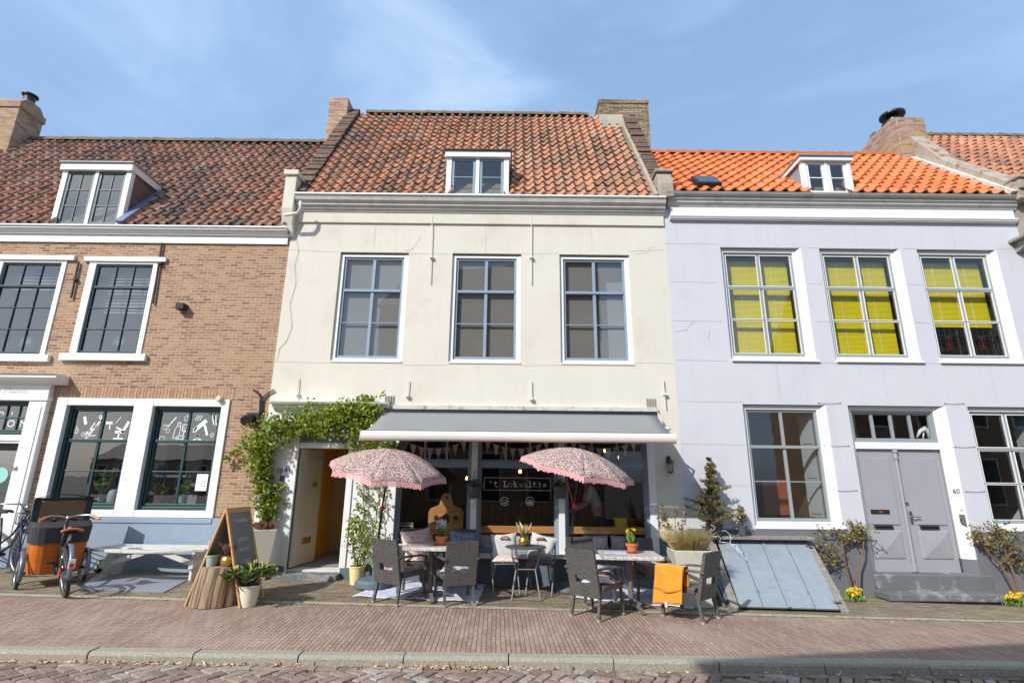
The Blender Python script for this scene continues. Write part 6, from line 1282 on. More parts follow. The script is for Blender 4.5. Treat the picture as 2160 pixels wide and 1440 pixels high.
for i, (px, py, yy) in enumerate(((1097, 994, 1.2), (1276, 950, 1.6), (1302, 964, 1.6), (985, 1008, 2.5))):
    p = P(px, py, yy); o = thing('pendant_lamp', ['glass pendant lamp lit behind the end of the lettering', 'upper lit pendant lamp in the right shop window', 'lower lit pendant lamp in the right shop window', 'distant lit pendant lamp beside the left mullion'][i], 'lamp', p, 0, 'lit pendant lamps in the cafe')
    mb = MB(); mb.tube([(0, 0, .05), (0, 0, 2.84-p.z)], .006, 5); mb.build('cord', m_black, o); mb = MB(); mb.blob((0, 0, 0), .028, .028, .035); mb.build('bulb', m_bulb, o); mb = MB(); mb.lathe([(.03, .06), (.09, .0), (.1, -.05)], n=12); mb.build('shade', m_clear, o)
# tables and counter inside
mb = MB(); mb.box(-1, 2.2, 3.6, 4.1, 0, 1.1); mb.build('counter', m_oldwood, H2, True); mb = MB(); mb.box(-2, -1.2, 5.3, 5.45, .9, 2.4); mb.box(.5, 2.8, 5.3, 5.45, 1.4, 2.2); mb.build('wall_shelf', m_sheer, H2, True)
mb = MB(); mb.box(.3, 1.1, 1.3, 1.9, .7, .74); mb.box(1.7, 2.5, 1.5, 2.1, .7, .74); mb.build('inner_table', m_wood, H2, True)
cushion('round yellow cushion on the bench inside the right shop window', MT('yellow_wool', C(226, 180, 40), .9, .05, 5, .2), P(1310, 1106, .45), (0, -1, .3), .24, .1)
# person inside, bending over a table, white shirt
pp = P(1262, 1090, 1.25); PX, PY_ = pp.x, 1.25; fz = .05
def skinbody(name, verts, edges_, m, parent, loc):
    me = bpy.data.meshes.new(name); me.from_pydata([Vector(v[:3]) for v in verts], edges_, []); o = bpy.data.objects.new(name, me); COL.objects.link(o); o.location = loc
    if parent: o.parent = parent
    o.modifiers.new('skin', 'SKIN'); s = o.modifiers.new('sub', 'SUBSURF'); s.levels = s.render_levels = 2
    for i, v in enumerate(verts):
        sv = me.skin_vertices[0].data[i]; sv.radius = (v[3], v[4] if len(v) > 4 else v[3]); sv.use_root = (i == 0)
    me.materials.append(m); return o
V = [(0, 0, .92, .13, .11), (-.03, 0, 1.1, .12, .1), (-.1, 0, 1.28, .15, .1), (-.17, 0, 1.4, .12, .09), (-.23, 0, 1.5, .05), (-.28, 0, 1.58, .075, .085), (-.31, 0, 1.68, .08, .09),
     (-.14, -.17, 1.4, .05), (-.22, -.2, 1.14, .038), (-.42, -.16, 1.02, .026), (-.5, -.14, 1.0, .024), (-.14, .17, 1.4, .05), (-.22, .2, 1.14, .038), (-.42, .16, 1.02, .026), (-.5, .14, 1.0, .024),
     (0, -.1, .85, .09), (0, -.11, .5, .06), (.03, -.11, .08, .04), (-.1, -.11, .03, .03), (0, .1, .85, .09), (0, .11, .5, .06), (.03, .11, .08, .04), (-.1, .11, .03, .03)]
Eg = [(0, 1), (1, 2), (2, 3), (3, 4), (4, 5), (5, 6), (3, 7), (7, 8), (8, 9), (9, 10), (3, 11), (11, 12), (12, 13), (13, 14), (0, 15), (15, 16), (16, 17), (17, 18), (0, 19), (19, 20), (20, 21), (21, 22)]
person = skinbody('person', V, Eg, m_skin, None, (PX, PY_, fz)); tag(person, 'person in a white shirt leaning over a table inside the right shop window', 'person')
VS = [(0, 0, .9, .14, .125), (-.03, 0, 1.1, .135, .115), (-.1, 0, 1.28, .165, .115), (-.17, 0, 1.41, .13, .1), (-.14, -.17, 1.4, .068), (-.22, -.2, 1.16, .056), (-.14, .17, 1.4, .068), (-.22, .2, 1.16, .056)]
skinbody('shirt', VS, [(0, 1), (1, 2), (2, 3), (3, 4), (4, 5), (3, 6), (6, 7)], m_shirt, person, (0, 0, 0))
VT = [(0, 0, .92, .14, .13), (0, -.1, .82, .1), (0, -.11, .5, .075), (.03, -.11, .1, .055), (0, .1, .82, .1), (0, .11, .5, .075), (.03, .11, .1, .055)]
skinbody('trousers', VT, [(0, 1), (1, 2), (2, 3), (0, 4), (4, 5), (5, 6)], m_trous, person, (0, 0, 0))
mb = MB(); mb.blob((-.29, 0, 1.69), .105, .1, .11, 14, 8); mb.blob((-.24, 0, 1.62), .07, .09, .1, 12, 6); mb.build('hair', m_hair, person, smooth=True)
mb = MB()
for sy in (-1, 1):
    for k in range(4): mb.tube([(-.5, sy*.14+(k-1.5)*.018, 1.0), (-.55, sy*.14+(k-1.5)*.022, .985), (-.58+abs(k-1.5)*.008, sy*.14+(k-1.5)*.022, .96)], [.009, .008, .006], 6)
    mb.tube([(-.49, sy*.12, 1.0), (-.53, sy*.095, .985)], [.01, .007], 6)
mb.build('fingers', m_skin, person, smooth=True)
# ================================================================ hanging baskets
for px, lab in ((1000, 'left'), (1181, 'right')):
    p = P(px, 1048, -.16); hk = P(px, 995, -.06)
    o = thing('hanging_pot', 'dark grey hanging pot of violets on the %s white mullion' % lab, 'hanging pot', p, 0, 'hanging pots on the shopfront')
    mb = MB(); mb.lathe([(.075, -.02), (.09, .02), (.115, .14), (.12, .14), (.12, .16), (.105, .16), (.1, .14)], n=20); mb.build('pot', m_dkgrey, o)
    mb = MB()
    for a in (0, 2.1, 4.2): mb.tube([(.115*math.cos(a), .115*math.sin(a), .15), (0, 0, hk.z-p.z-.04)], .003, 4)
    mb.tube([(0, 0, hk.z-p.z-.04), (0, 0, hk.z-p.z), (0, .05, hk.z-p.z+.03), (0, .1, hk.z-p.z)], .005, 5); mb.build('hanger', m_black, o)
    mb = MB(); mb2 = MB()
    for k in range(150):
        c = Vector((rnd.gauss(0, .06), rnd.gauss(0, .06), .16+abs(rnd.gauss(0, .035)))); mb.leaf(c, rv()+Z*.4, .035, .45)
        if k % 5 == 0: 
            for q in range(4): mb2.leaf(c+Z*.03+rv(.02), rv()+Vector((0, -.7, 0)), .028, .6)
    mb.build('leaves', m_leafdk, o); mb2.build('blossoms', m_purple, o)
# ================================================================ climbing plant over the door
pl = G(556, 1212); pl.y = max(pl.y, -.42) if pl.y > -.42 else pl.y
ptx = F(556, 1115, -.32); TPx = ptx[0]; tpz = ptx[1]; g0 = gz(TPx, -.32)
TP = thing('tall_planter', 'tall tapered cream planter with dry reddish plants beside the open door', 'planter', (TPx, -.32, g0)); Hh = tpz-g0
mb = MB(); a, b = .1, .185; rot = Matrix.Rotation(R_(28), 3, 'Z')
def sq(r, z): return [rot@Vector((sx*r, sy*r, z)) for sx, sy in ((-1, -1), (1, -1), (1, 1), (-1, 1))]
mb.hexa(sq(a, 0)+sq(b, Hh)); mb.build('pot', MT('cream_planter', C(212, 204, 186), .7, .05, 4, .1, 40), TP, bevel=.006)
mb = MB(); 
for k in range(1300): c = Vector((rnd.gauss(0, .075), rnd.gauss(0, .075), Hh+rnd.uniform(0, .05))); mb.leaf(c, rv(.9)+Z, rnd.uniform(.03, .09), .09)
mb.build('dry_plant', m_rust, TP)
CL = thing('climbing_plant', 'green climbing plant growing up from the tall planter and over the door', 'climber', (TPx, -.25, tpz))
path = [P(560, 1110, -.2), P(562, 1050, -.16), P(548, 990, -.18), P(550, 940, -.2), P(572, 905, -.22), P(620, 895, -.22), P(680, 888, -.24), P(740, 880, -.24), P(790, 868, -.22)]
mb = MB(); foliage(mb, path, [.07, .17, .17, .26, .28, .2, .27, .3, .2], 7600, .052, .2, .45); foliage(mb, [P(715, 865, -.1), P(770, 840, -.1), P(790, 858, -.1)], [.1, .1, .16], 420, .05)
foliage(mb, [P(740, 925, -.25), P(790, 940, -.3), P(845, 945, -.3)], [.16, .14, .1], 620, .055); foliage(mb, [P(532, 925, -.12), P(498, 955, -.12), P(470, 975, -.1)], [.12, .07, .04], 160, .05); foliage(mb, [P(700, 885, -.25), P(790, 895, -.28)], [.2, .22], 900, .06)
foliage(mb, [P(562, 1100, -.2), P(590, 1060, -.12), P(598, 1000, -.1)], [.1, .1, .06], 160, .045)
mb.build('leaves', m_leaf, CL, True)
mb = MB(); 
for k in range(4): stems(mb, path[0], path[1], 1, .009, .008); stems(mb, path[1], path[3], 1, .009, .007, .07); stems(mb, path[3], path[5], 1, .007, .006, .06); stems(mb, path[5], path[8], 1, .006, .004, .06)
stems(mb, P(562, 1100, -.15), P(595, 990, -.08), 2, .006, .003, .08)
mb.build('stems', m_stem, CL, True)
# yellow pot with second climber
yp = G(752, 1232); yp = Vector((F(752, 1215, -.42)[0], -.42, 0)); yp.z = gz(yp.x, yp.y)
YP = lathepot('yellow_pot', 'pale yellow pot at the foot of the pilaster right of the door', 'flower pot', yp, [(.088, 0), (.118, .24), (.125, .24), (.125, .26)], m_poty, 1)
YC = thing('climbing_shrub', 'sparse climbing shrub in the pale yellow pot against the pilaster', 'shrub', yp)
mb = MB(); paths = [[P(752, 1195, -.42), P(765, 1120, -.2), P(766, 1060, -.1), P(768, 985, -.1)], [P(758, 1195, -.4), P(790, 1110, -.2), P(800, 1060, -.12), P(798, 1010, -.12)], [P(750, 1195, -.42), P(742, 1130, -.25), P(752, 1090, -.15)]]
lv = MB()
for p_ in paths:
    for a, b in zip(p_, p_[1:]): stems(mb, a, b, 2, .008, .006, .02, 5, .015)
    foliage(lv, p_, .1, 300, .05, .2, .42, .6, 6)
foliage(lv, [P(760, 1200, -.3), P(790, 1205, -.15)], .1, 160, .05)
mb.build('stems', m_stem, YC, True); lv.build('leaves', m_leaf, YC, True)
# ================================================================ A-board
f1, f2, bk1 = G(505, 1283), G(549, 1262), G(389, 1276)
axd = (f2-f1); axd.z = 0; wA = .56; axd.normalize(); apex = P(479, 1071, f1.y+.0); 
hA = 1.18; bz = f1.z; nrm = Vector((axd.y, -axd.x, 0)); 
if nrm.y > 0: nrm = -nrm
sp = ((bk1-f1).dot(-nrm))/2; sp = .36
AB = thing('chalk_sign', 'folding wooden chalkboard sign listing lunch, coffee and cake beside the log', 'sign', f1-nrm*sp, 0)
base0 = Vector(AB.location)
for s_, nm in ((1, 'front_board'), (-1, 'back_board')):
    o0 = nrm*sp*s_; tp_ = Z*hA; up_ = (tp_-o0).normalized(); L_ = (tp_-o0).length; nn = axd.cross(up_).normalized()
    if nn.dot(nrm)*s_ < 0: nn = -nn
    Mt = Matrix((axd, up_, nn)).transposed() if axd.cross(up_).dot(nn) > 0 else Matrix((axd, up_, -nn)).transposed()
    def ob(u0, u1, v0, v1, t0, t1, mb): mb.obox(o0+axd*(u0+u1)/2+up_*(v0+v1)/2+nn*(t0+t1)/2, u1-u0, v1-v0, t1-t0, Mt)
    mb = MB(); ob(0, .045, 0, L_, -.012, .012, mb); ob(wA-.045, wA, 0, L_, -.012, .012, mb); ob(.045, wA-.045, L_-.07, L_-.0, -.011, .011, mb); ob(.045, wA-.045, .16, .22, -.011, .011, mb); fr = mb.build(nm, m_wood, AB, bevel=.003)
    mb = MB(); ob(.045, wA-.045, .22, L_-.07, -.005, .005, mb); mb.build('chalk_panel', m_chalk, fr)
    if s_ == 1:
        Mr = Matrix((axd, up_, axd.cross(up_))).transposed()
        for s, sz, v in (("'t Lokaaltje", .07, L_-.17), ('LUNCH', .07, L_-.42), ('BROODJES', .05, L_-.55), ('KOFFIE', .07, L_-.7), ('TAART', .085, L_-.87)):
            q = o0+axd*(wA/2)+up_*v+nn*.0065; text(s, sz, q.x, q.y, q.z, m_chalkt, fr, 'chalk_writing', rot=Mr, world=False, ext=.0003)
# ================================================================ log stump and small pots
lg = G(430, 1285); LX, LY = lg.x, lg.y+.22; LZ = gz(LX, LY)
LG = thing('tree_stump', 'upright weathered log stump used as a plant stand in front of the chalkboard', 'stump', (LX, LY, LZ)); mb = MB(); n = 10; H_ = .46
def ring(r, z, dx): 
    out = []
    for k in range(n*3):
        a = 2*math.pi*k/(n*3); q = r*(1+(.0 if k % 3 else -.05)+.02*math.sin(k*2.3)); out.append((q*math.cos(a)*1.04+dx, q*math.sin(a)*.85, z))
    return out
R0, R1, R2 = ring(.26, 0, -.02), ring(.25, H_*.5, 0), ring(.238, H_, .03); m3 = n*3; i = mb.vs(*R0, *R1, *R2)
for a in range(2):
    for k in range(m3): k2 = (k+1) % m3; mb.face(i+a*m3+k, i+a*m3+k2, i+(a+1)*m3+k2, i+(a+1)*m3+k)
mb.face(*[i+2*m3+k for k in range(m3)]); mb.build('trunk', m_oldwood, LG)
mb = MB(); k0 = 0
for k in range(0, m3, 3):
    a = 2*math.pi*k/m3; q0, q1 = Vector(R0[k])*1.0, Vector(R2[k]); mb.tube([q0*1.0, q0.lerp(q1, .35)*1.0+rv(.008), q0.lerp(q1, .7)+rv(.008), q1], [.008, .005, .008, .004], 5)
mb.build('bark_groove', MT('dark_groove', C(60, 50, 42), .95, .2, 10, .3), LG)
p = Vector((LX-.09, LY-.03, LZ+H_)); o = lathepot('mint_pot', 'small mint green zinc pot with white grape hyacinths on the log', 'flower pot', p, [(.06, 0), (.085, .12), (.09, .12), (.09, .135)], m_potb, 1)
mb = MB(); lf = MB()
for k in range(8):
    a = rnd.uniform(0, 6.3); d = Vector((.25*math.cos(a), .25*math.sin(a), 1)); b0 = Vector((.03*math.cos(a), .03*math.sin(a), .12)); lf.leaf(b0, d, .15, .08); lf.leaf(b0, d+rv(.3), .12, .08)
    tip = b0+d*rnd.uniform(.1, .17)
    if k < 5: 
        for q in range(16): mb.leaf(tip+Z*rnd.uniform(-.03, .03), rv()+Z*.2, .014, .6)
lf.build('leaves', m_greenstem, o); mb.build('blossoms', m_wpetal, o)
p = Vector((LX+.13, LY-.06, LZ+H_)); o = lathepot('brass_pot', 'hammered brass pot with pink heather on the log', 'flower pot', p, [(.05, 0), (.085, .04), (.088, .09), (.075, .12), (.08, .135)], m_gold, 1)
mb = MB()
for k in range(1100): a = rnd.uniform(0, 6.3); t = rnd.random()**.6; d = Vector((math.cos(a)*t*.75, math.sin(a)*t*.75, 1)); mb.leaf(Vector((0, 0, .11))+d*rnd.uniform(.02, .14)+rv(.01), d+rv(.5), .02, .3)
mb.build('heather', m_heath, o)
wp = G(511, 1283); wp.y += .12; wp.z = gz(wp.x, wp.y); WP = lathepot('white_pot', 'ivory enamel pot with a budding rhododendron in front of the chalkboard sign', 'flower pot', wp, [(.1, 0), (.135, .235), (.142, .24), (.142, .25)], m_potw, 1)
RH = thing('rhododendron', 'rhododendron with yellow buds growing in the ivory pot', 'shrub', wp+Z*.245); mb = MB(); bd = MB(); st = MB()
for k in range(38):
    a = rnd.uniform(0, 6.3); t = rnd.random()**.5; tip = Vector((math.cos(a)*t*.3+.03, math.sin(a)*t*.24, .06+.2*(1-t*.5)+rnd.uniform(-.05, .04))); st.tube([(0, 0, -.03), tip*.5+Z*.02, tip], .006, 5)
    for q in range(11): b = rnd.uniform(0, 6.3); mb.leaf(tip-Z*rnd.uniform(0, .05), (math.cos(b), math.sin(b), rnd.uniform(-.1, .55)), rnd.uniform(.1, .16), .13)
    bd.blob(tip+Z*.03, .012, .012, .028, 7, 5)
mb.build('leaves', m_leafdk, RH); st.build('stems', m_stem, RH); bd.build_each('bud', MR('pale_yellow_bud', [(0, C(200, 180, 90)), (1, C(230, 214, 120))], .6, .05, 20, 0), RH, smooth=True)
# ================================================================ concrete planter with dry grass
c = F(1467, 1160, -1.15); cx0, cx1 = F(1424, 1160, -1.35)[0], F(1505, 1160, -1.35)[0]; hz_ = F(1460, 1162, -1.35)[1]; cx = (cx0+cx1)/2; g0 = gz(cx, -1.1); wt = (cx1-cx0)/2
CP = thing('concrete_planter', 'tall grey concrete planter behind the right-hand chair', 'planter', (cx, -1.1, g0)); Hh = hz_-g0; sq2 = lambda r, z, dx=0: [Vector((sx*r+dx, sy*r*.8, z)) for sx, sy in ((-1, -1), (1, -1), (1, 1), (-1, 1))]
mb = MB(); mb.hexa(sq2(wt*.78, 0, .04)+sq2(wt, Hh)); mb.build('pot', m_planter, CP, bevel=.012)
mb = MB(); mb.poly(sq2(wt*.9, Hh+.004)); mb.build('soil', m_soil, CP)
OG = thing('ornamental_grass', 'dry straw-coloured grass arching from the concrete planter', 'grass plant', (cx, -1.1, g0+Hh)); mb = MB()
for k in range(1700):
    a = rnd.uniform(0, 6.3); r = rnd.random()**.5*wt*.95; b0 = Vector((r*math.cos(a), r*.8*math.sin(a), 0)); l = rnd.uniform(.16, .4); d = Vector((math.cos(a)*r/wt*.5+rnd.uniform(-.25, .25), math.sin(a)*r/wt*.5+rnd.uniform(-.25, .25), 1)).normalized(); x_ = d.orthogonal().normalized()*.0045
    m1 = b0+d*l*.6; e = b0+d*l+Vector((d.x*.12, d.y*.12, -.08*l/.4)); mb.cur = rnd.random(); i = mb.vs(b0-x_, b0+x_, m1-x_, m1+x_, e); mb.face(i, i+1, i+3, i+2); mb.face(i+2, i+3, i+4)
mb.build('blades', m_straw, OG)
BR = thing('bare_shrub', 'thin leafy twigs rising from the back of the concrete planter', 'shrub', (cx-.1, -1.0, g0+Hh)); mb = MB(); lf = MB()
for k in range(9):
    t = Vector((rnd.uniform(-.35, .25), rnd.uniform(-.05, .2), rnd.uniform(.35, .62))); pts = [Vector((0, 0, 0)), t*.5+rv(.05), t]; mb.tube(pts, [.006, .005, .003], 5)
    for q in range(22): u = rnd.uniform(.4, 1); lf.leaf(t*u+rv(.04), rv()+Z*.2, .038, .5)
mb.build('twigs', m_stem, BR); lf.build('leaves', m_rose, BR)
# leaning folded things between planter and hatch
q0 = G(1535, 1282); FB = thing('folded_sign_stand', 'dark folded stand leaning between the concrete planter and the cellar hatch', 'folded stand', q0); mb = MB(); 
for dx in (0, .06, .1): mb.bar((dx-.02, .05, 0), (dx-.12, .5, .62), .03, .02)
mb.build('slats', m_slateplinth, FB); mb = MB(); mb.tube([(.0, .05, .1), (.06, .06, .12)], .02, 8); mb.build('hinge', m_steel, FB)
# ================================================================ cellar hatch
hz = F(1600, 1134, -.12)[1]; hx0, hx1 = F(1512, 1137, -.1)[0], F(1700, 1137, -.1)[0]; fl, frr = G(1562, 1287), G(1772, 1292); yb = (fl.y+frr.y)/2
CH = thing('cellar_hatch', 'sloping pale blue-grey cellar hatch of four boards against the lilac house', 'hatch', ((fl.x+frr.x)/2, yb, gz(frr.x, yb)))
def hp(u, v, dn=0): # u across 0..1, v 0 top..1 bottom
    a = Vector((hx0+(hx1-hx0)*u, -.1, hz-.03)); b = Vector((fl.x+(frr.x-fl.x)*u, yb, gz(fl.x+(frr.x-fl.x)*u, yb)+.05)); n_ = Vector((0, -(hz-.0), abs(yb))).normalized(); return a.lerp(b, v)+Vector((0, -.6, .8))*dn
us = [.0, .25, .495, .51, .755, 1.0]
def plank(a, b, t=.03):
    mb = MB(); g = .004; mb.hexa([hp(a+g, 1, -t), hp(b-g, 1, -t), hp(b-g, 0, -t), hp(a+g, 0, -t), hp(a+g, 1), hp(b-g, 1), hp(b-g, 0), hp(a+g, 0)]); return mb
for a, b in ((0, .24), (.24, .485), (.515, .76), (.76, 1)): plank(a, b).build('board', m_hatch, CH, True, bevel=.004)
mb = MB(); g = .012; mb.hexa([hp(.485, 1, -.02), hp(.515, 1, -.02), hp(.515, 0, -.02), hp(.485, 0, -.02), hp(.487, 1, .015), hp(.513, 1, .015), hp(.513, 0, .015), hp(.487, 0, .015)]); mb.build('centre_batten', m_hatch, CH, True, bevel=.003)
for u0, u1 in ((-.085, -.006), (1.006, 1.085)):
    mb = MB(); a, b = hp(u0, 0, .02), hp(u1, 0, .02); c, d = hp(u0, 1.02, .0), hp(u1, 1.02, .0); lo = -.8
    mb.hexa([Vector((c.x, c.y, gz(c.x, c.y)-.1)), Vector((d.x, d.y, gz(d.x, d.y)-.1)), Vector((b.x, 0, lo+.3)), Vector((a.x, 0, lo+.3)), c, d, Vector((b.x, 0, b.z+.0)), Vector((a.x, 0, a.z))]); mb.build('side_cheek', m_greywood, CH, True, bevel=.006)
mb = MB(); mb.box(hx0-.1, hx1+.06, -.26, -.031, hz-.015, hz+.03); mb.build('top_ledge', m_greywood, CH, True, bevel=.006)
for u, v in ((.985, .1), (.985, .92), (.245, .22), (.755, .22), (.245, .8), (.755, .8)):
    mb = MB(); a = hp(u-.02, v, .012); b = hp(u+.05 if u > .9 else u+.005, v, .012); mb.bar(a, b, .05 if u > .9 else .012, .012); mb.build('hinge', m_steel if u > .9 else m_hatch, CH, True)
# firs on the ledge
def fir(px, pyb, w, h, label, potm, potr, poth, y=-.16, fluffy=1, n=1500):
    x = F(px, pyb, y)[0]; z = hz+.03; p = Vector((x, y, z)); o = thing('potted_conifer', label, 'conifer', p, 0)
    mb = MB(); mb.lathe([(potr*.75, 0), (potr, poth), (potr*1.06, poth), (potr*1.06, poth+.015)], n=18); mb.build('pot', potm, o)
    mb = MB(); mb.tube([(0, 0, poth), (0, 0, poth+h*.95)], [.012, .003], 6); lf = MB()
    for k in range(110 if fluffy else 40):
        t = rnd.random(); t = t**1.5 if fluffy else t; zz = poth+.04+(h-.05)*t; rr = w*(1-t)**.8*(rnd.uniform(.25, 1.25) if fluffy else rnd.uniform(.6, 1.1))*(1.0 if t < .5 or not fluffy else .7); a = rnd.uniform(0, 6.3); tip = Vector((rr*math.cos(a), rr*.7*math.sin(a), zz+rr*.25)); mb.tube([(0, 0, zz-.02), tip], [.004, .002], 4)
        for q in range(n//70): u = rnd.random(); c = Vector((0, 0, zz-.02)).lerp(tip, .15+.85*u); lf.leaf(c+rv(.012), (tip-Vector((0, 0, zz))).normalized()+rv(.8), .042 if fluffy else .022, .18)
    mb.build('branches', m_stem, o); lf.build('needles', m_fir, o); return o
XT = fir(1508, 1125, .43, 1.05, 'scruffy Christmas tree in a dark pot on the hatch ledge', m_black, .13, .17, -.22, 1, 6000)
fir(1567, 1125, .11, .37, 'small conical dwarf conifer in a grey pot on the hatch ledge', m_dkgrey, .075, .14, -.14, 0, 2600)
x0_ = F(1512, 1110, -.3); mb = MB(); FL = thing('fairy_lights', 'tangled white string lights hanging from the Christmas tree pot over the hatch', 'string lights', (x0_[0], -.3, hz+.1))
for s in range(3):
    p = Vector((rnd.uniform(-.08, .1), 0, rnd.uniform(0, .12))); pts = [p]
    for k in range(12): p = p+Vector((rnd.uniform(-.05, .07), rnd.uniform(-.045, -.005) , rnd.uniform(-.07, .012))); pts.append(p)
    mb.tube(pts, .0035, 4)
mb.build('wire', m_white, FL)
# ================================================================ roses at the wall
def rose(gp, trunks, branches, leaves_n, label):
    g0 = G(*gp); g0.y = max(g0.y, -.25) if g0.y > -1 else -.25; g0.y = -.22; x = F(gp[0], gp[1], -.22)[0]; g0 = Vector((x, -.22, gz(x, -.22))); o = thing('rose_bush', label, 'shrub', g0, 0, 'pruned roses against the lilac wall'); mb = MB(); lf = MB()
    for tr in trunks: pts = [P(a, b, -.2+.08*i/len(tr)) for i, (a, b) in enumerate(tr)]; mb.tube([g0-Z*.05]+pts, [.018]+[.016-.009*i/len(pts) for i in range(len(pts))], 7)
    for br in branches:
        pts = [P(a, b, -.14+rnd.uniform(-.06, .03)) for a, b in br]; mb.tube(pts, [.009-.005*i/len(pts) for i in range(len(pts))], 6)
        tot = pts
        for k in range(leaves_n//len(branches)):
            i = rnd.randrange(len(pts)-1); c = pts[i].lerp(pts[i+1], rnd.random()); 
            if rnd.random() < .5: lf.leaf(c+rv(.05), rv()+Z*.3, .042, .5)
            else:
                e = c+rv(.1); mb.tube([c, e], [.003, .002], 4)
                for q in range(3): lf.leaf(e+rv(.03), rv()+Z*.3, .038, .5)
    mb.build('stems', m_stem, o, True); lf.build('leaves', m_rose, o, True)
rose((1802, 1255), [[(1790, 1215), (1778, 1170), (1775, 1140)], [(1808, 1215), (1810, 1190), (1820, 1165), (1822, 1140)]], [[(1775, 1140), (1762, 1120), (1735, 1125), (1722, 1105)], [(1775, 1160), (1745, 1165), (1730, 1140)], [(1775, 1140), (1795, 1120), (1800, 1105), (1785, 1100)], [(1776, 1180), (1750, 1190), (1735, 1170)], [(1822, 1140), (1818, 1115), (1830, 1105)], [(1822, 1150), (1812, 1130), (1806, 1108)], [(1778, 1150), (1800, 1135), (1808, 1120)]], 260, 'pruned rose bush between the cellar hatch and the grey double door')
rose((2150, 1265), [[(2130, 1225), (2110, 1190), (2085, 1165), (2068, 1140)], [(2140, 1215), (2128, 1180), (2115, 1150)]], [[(2068, 1140), (2058, 1120), (2065, 1130)], [(2085, 1165), (2090, 1140), (2100, 1120), (2095, 1105)], [(2115, 1150), (2120, 1125), (2110, 1108)], [(2110, 1190), (2135, 1165), (2150, 1140), (2140, 1115)], [(2075, 1150), (2095, 1145), (2125, 1150), (2150, 1155)], [(2128, 1180), (2145, 1190), (2158, 1175)]], 330, 'pruned rose bush right of the grey double door')
def daff(px, py, lab):
    g = G(px, py); o = thing('daffodil_clump', lab, 'flowers', g, 0, 'daffodils at the foot of the roses'); lf = MB(); fl_ = MB()
    for k in range(60): a = rnd.uniform(0, 6.3); lf.leaf((rnd.gauss(0, .07), rnd.gauss(0, .03), 0), (.3*math.cos(a), .3*math.sin(a), 1), rnd.uniform(.1, .2), .05)
    for k in range(26):
        c = Vector((rnd.gauss(0, .09), rnd.gauss(-.03, .04), rnd.uniform(.1, .2)))
        for q in range(6): a = q*1.05; fl_.leaf(c, (math.cos(a), -.35, math.sin(a)), .028, .45)
        fl_.tube([c, c+Vector((0, -.025, 0))], [.007, .01], 6)
    lf.build('leaves', m_greenstem, o); fl_.build('blossoms', m_yellow, o)
daff(1803, 1268, 'yellow daffodils below the rose bush beside the hatch'); daff(2140, 1278, 'yellow daffodils below the rose bush at the right edge')
# ================================================================ bench
bl_, br_ = F(200, 1160, -.62)[0], F(440, 1160, -.62)[0]; bz = F(320, 1150, -.35)[1]; gb = gz((bl_+br_)/2, -.4)
BN = thing('garden_bench', 'weathered white curved wooden bench in front of the salon windows', 'bench', ((bl_+br_)/2, -.4, gb)); hb = bz-gb; w = (br_-bl_)/2
for k in range(3):
    mb = MB(); y0 = .16-k*.2; n = 14; pts = []
    def yy(x, off): return y0+off-(.12+.06*k)*(1-(x/w)**2)*(k+1)/3
    ww = w*(1-.06*(2-k)*.5); xs = [-ww+2*ww*i/n for i in range(n+1)]
    for zz0, zz1 in ((hb-.035, hb),):
        i = mb.vs(*[(x, yy(x, -.09), z) for x in xs for z in (zz0, zz1)], *[(x, yy(x, .09), z) for x in xs for z in (zz0, zz1)]); m_ = 2*(n+1)
        for j in range(n):
            a = i+2*j; mb.face(a, a+2, a+3, a+1); b = a+m_; mb.face(b, b+1, b+3, b+2); mb.face(a+1, a+3, b+3, b+1); mb.face(a, b, b+2, a+2)
        mb.face(i, i+1, i+m_+1, i+m_); e = i+2*n; mb.face(e, e+m_, e+m_+1, e+1)
    mb.build('seat_plank', m_dirtwhite, BN, bevel=.006)
for s in (-1, 1):
    mb = MB(); x = s*w*.78; mb.hexa([(x-.02, -.28, 0), (x+.02, -.28, 0), (x+.02, .16, 0), (x-.02, .16, 0), (x-.02+s*-.04, -.2, hb-.036), (x+.02-s*.04, -.2, hb-.036), (x+.02-s*.04, .14, hb-.036), (x-.02-s*.04, .14, hb-.036)]); mb.box(x-.035, x+.035, -.3, .18, .16, .28); mb.build('leg', m_dirtwhite, BN, bevel=.006)
    mb = MB(); mb.bar((s*w*.76, -.16, .2), (s*.06, -.16, hb-.05), .03, .07); mb.build('brace', m_dirtwhite, BN, bevel=.004)
def flat(name, corners, dz, m, th, lab, cat):
    pts = [G(*c) for c in corners]; c = sum(pts, Vector())/4; mb = MB(); f = lambda u, v: (lambda p: Vector((p.x, p.y, gz(p.x, p.y)+dz))-c)(pts[0].lerp(pts[1], u).lerp(pts[3].lerp(pts[2], u), v)); mb.grid(f, 12, 4); o = mb.build(name, m); o.location = c; md = o.modifiers.new('t', 'SOLIDIFY'); md.thickness = th; return tag(o, lab, cat)
flat('cellar_plate', [(165, 1243), (345, 1250), (410, 1216), (205, 1212)], .012, m_plate, .01, 'grey checker plate steel cellar cover in the paving in front of the bench', 'cellar cover')
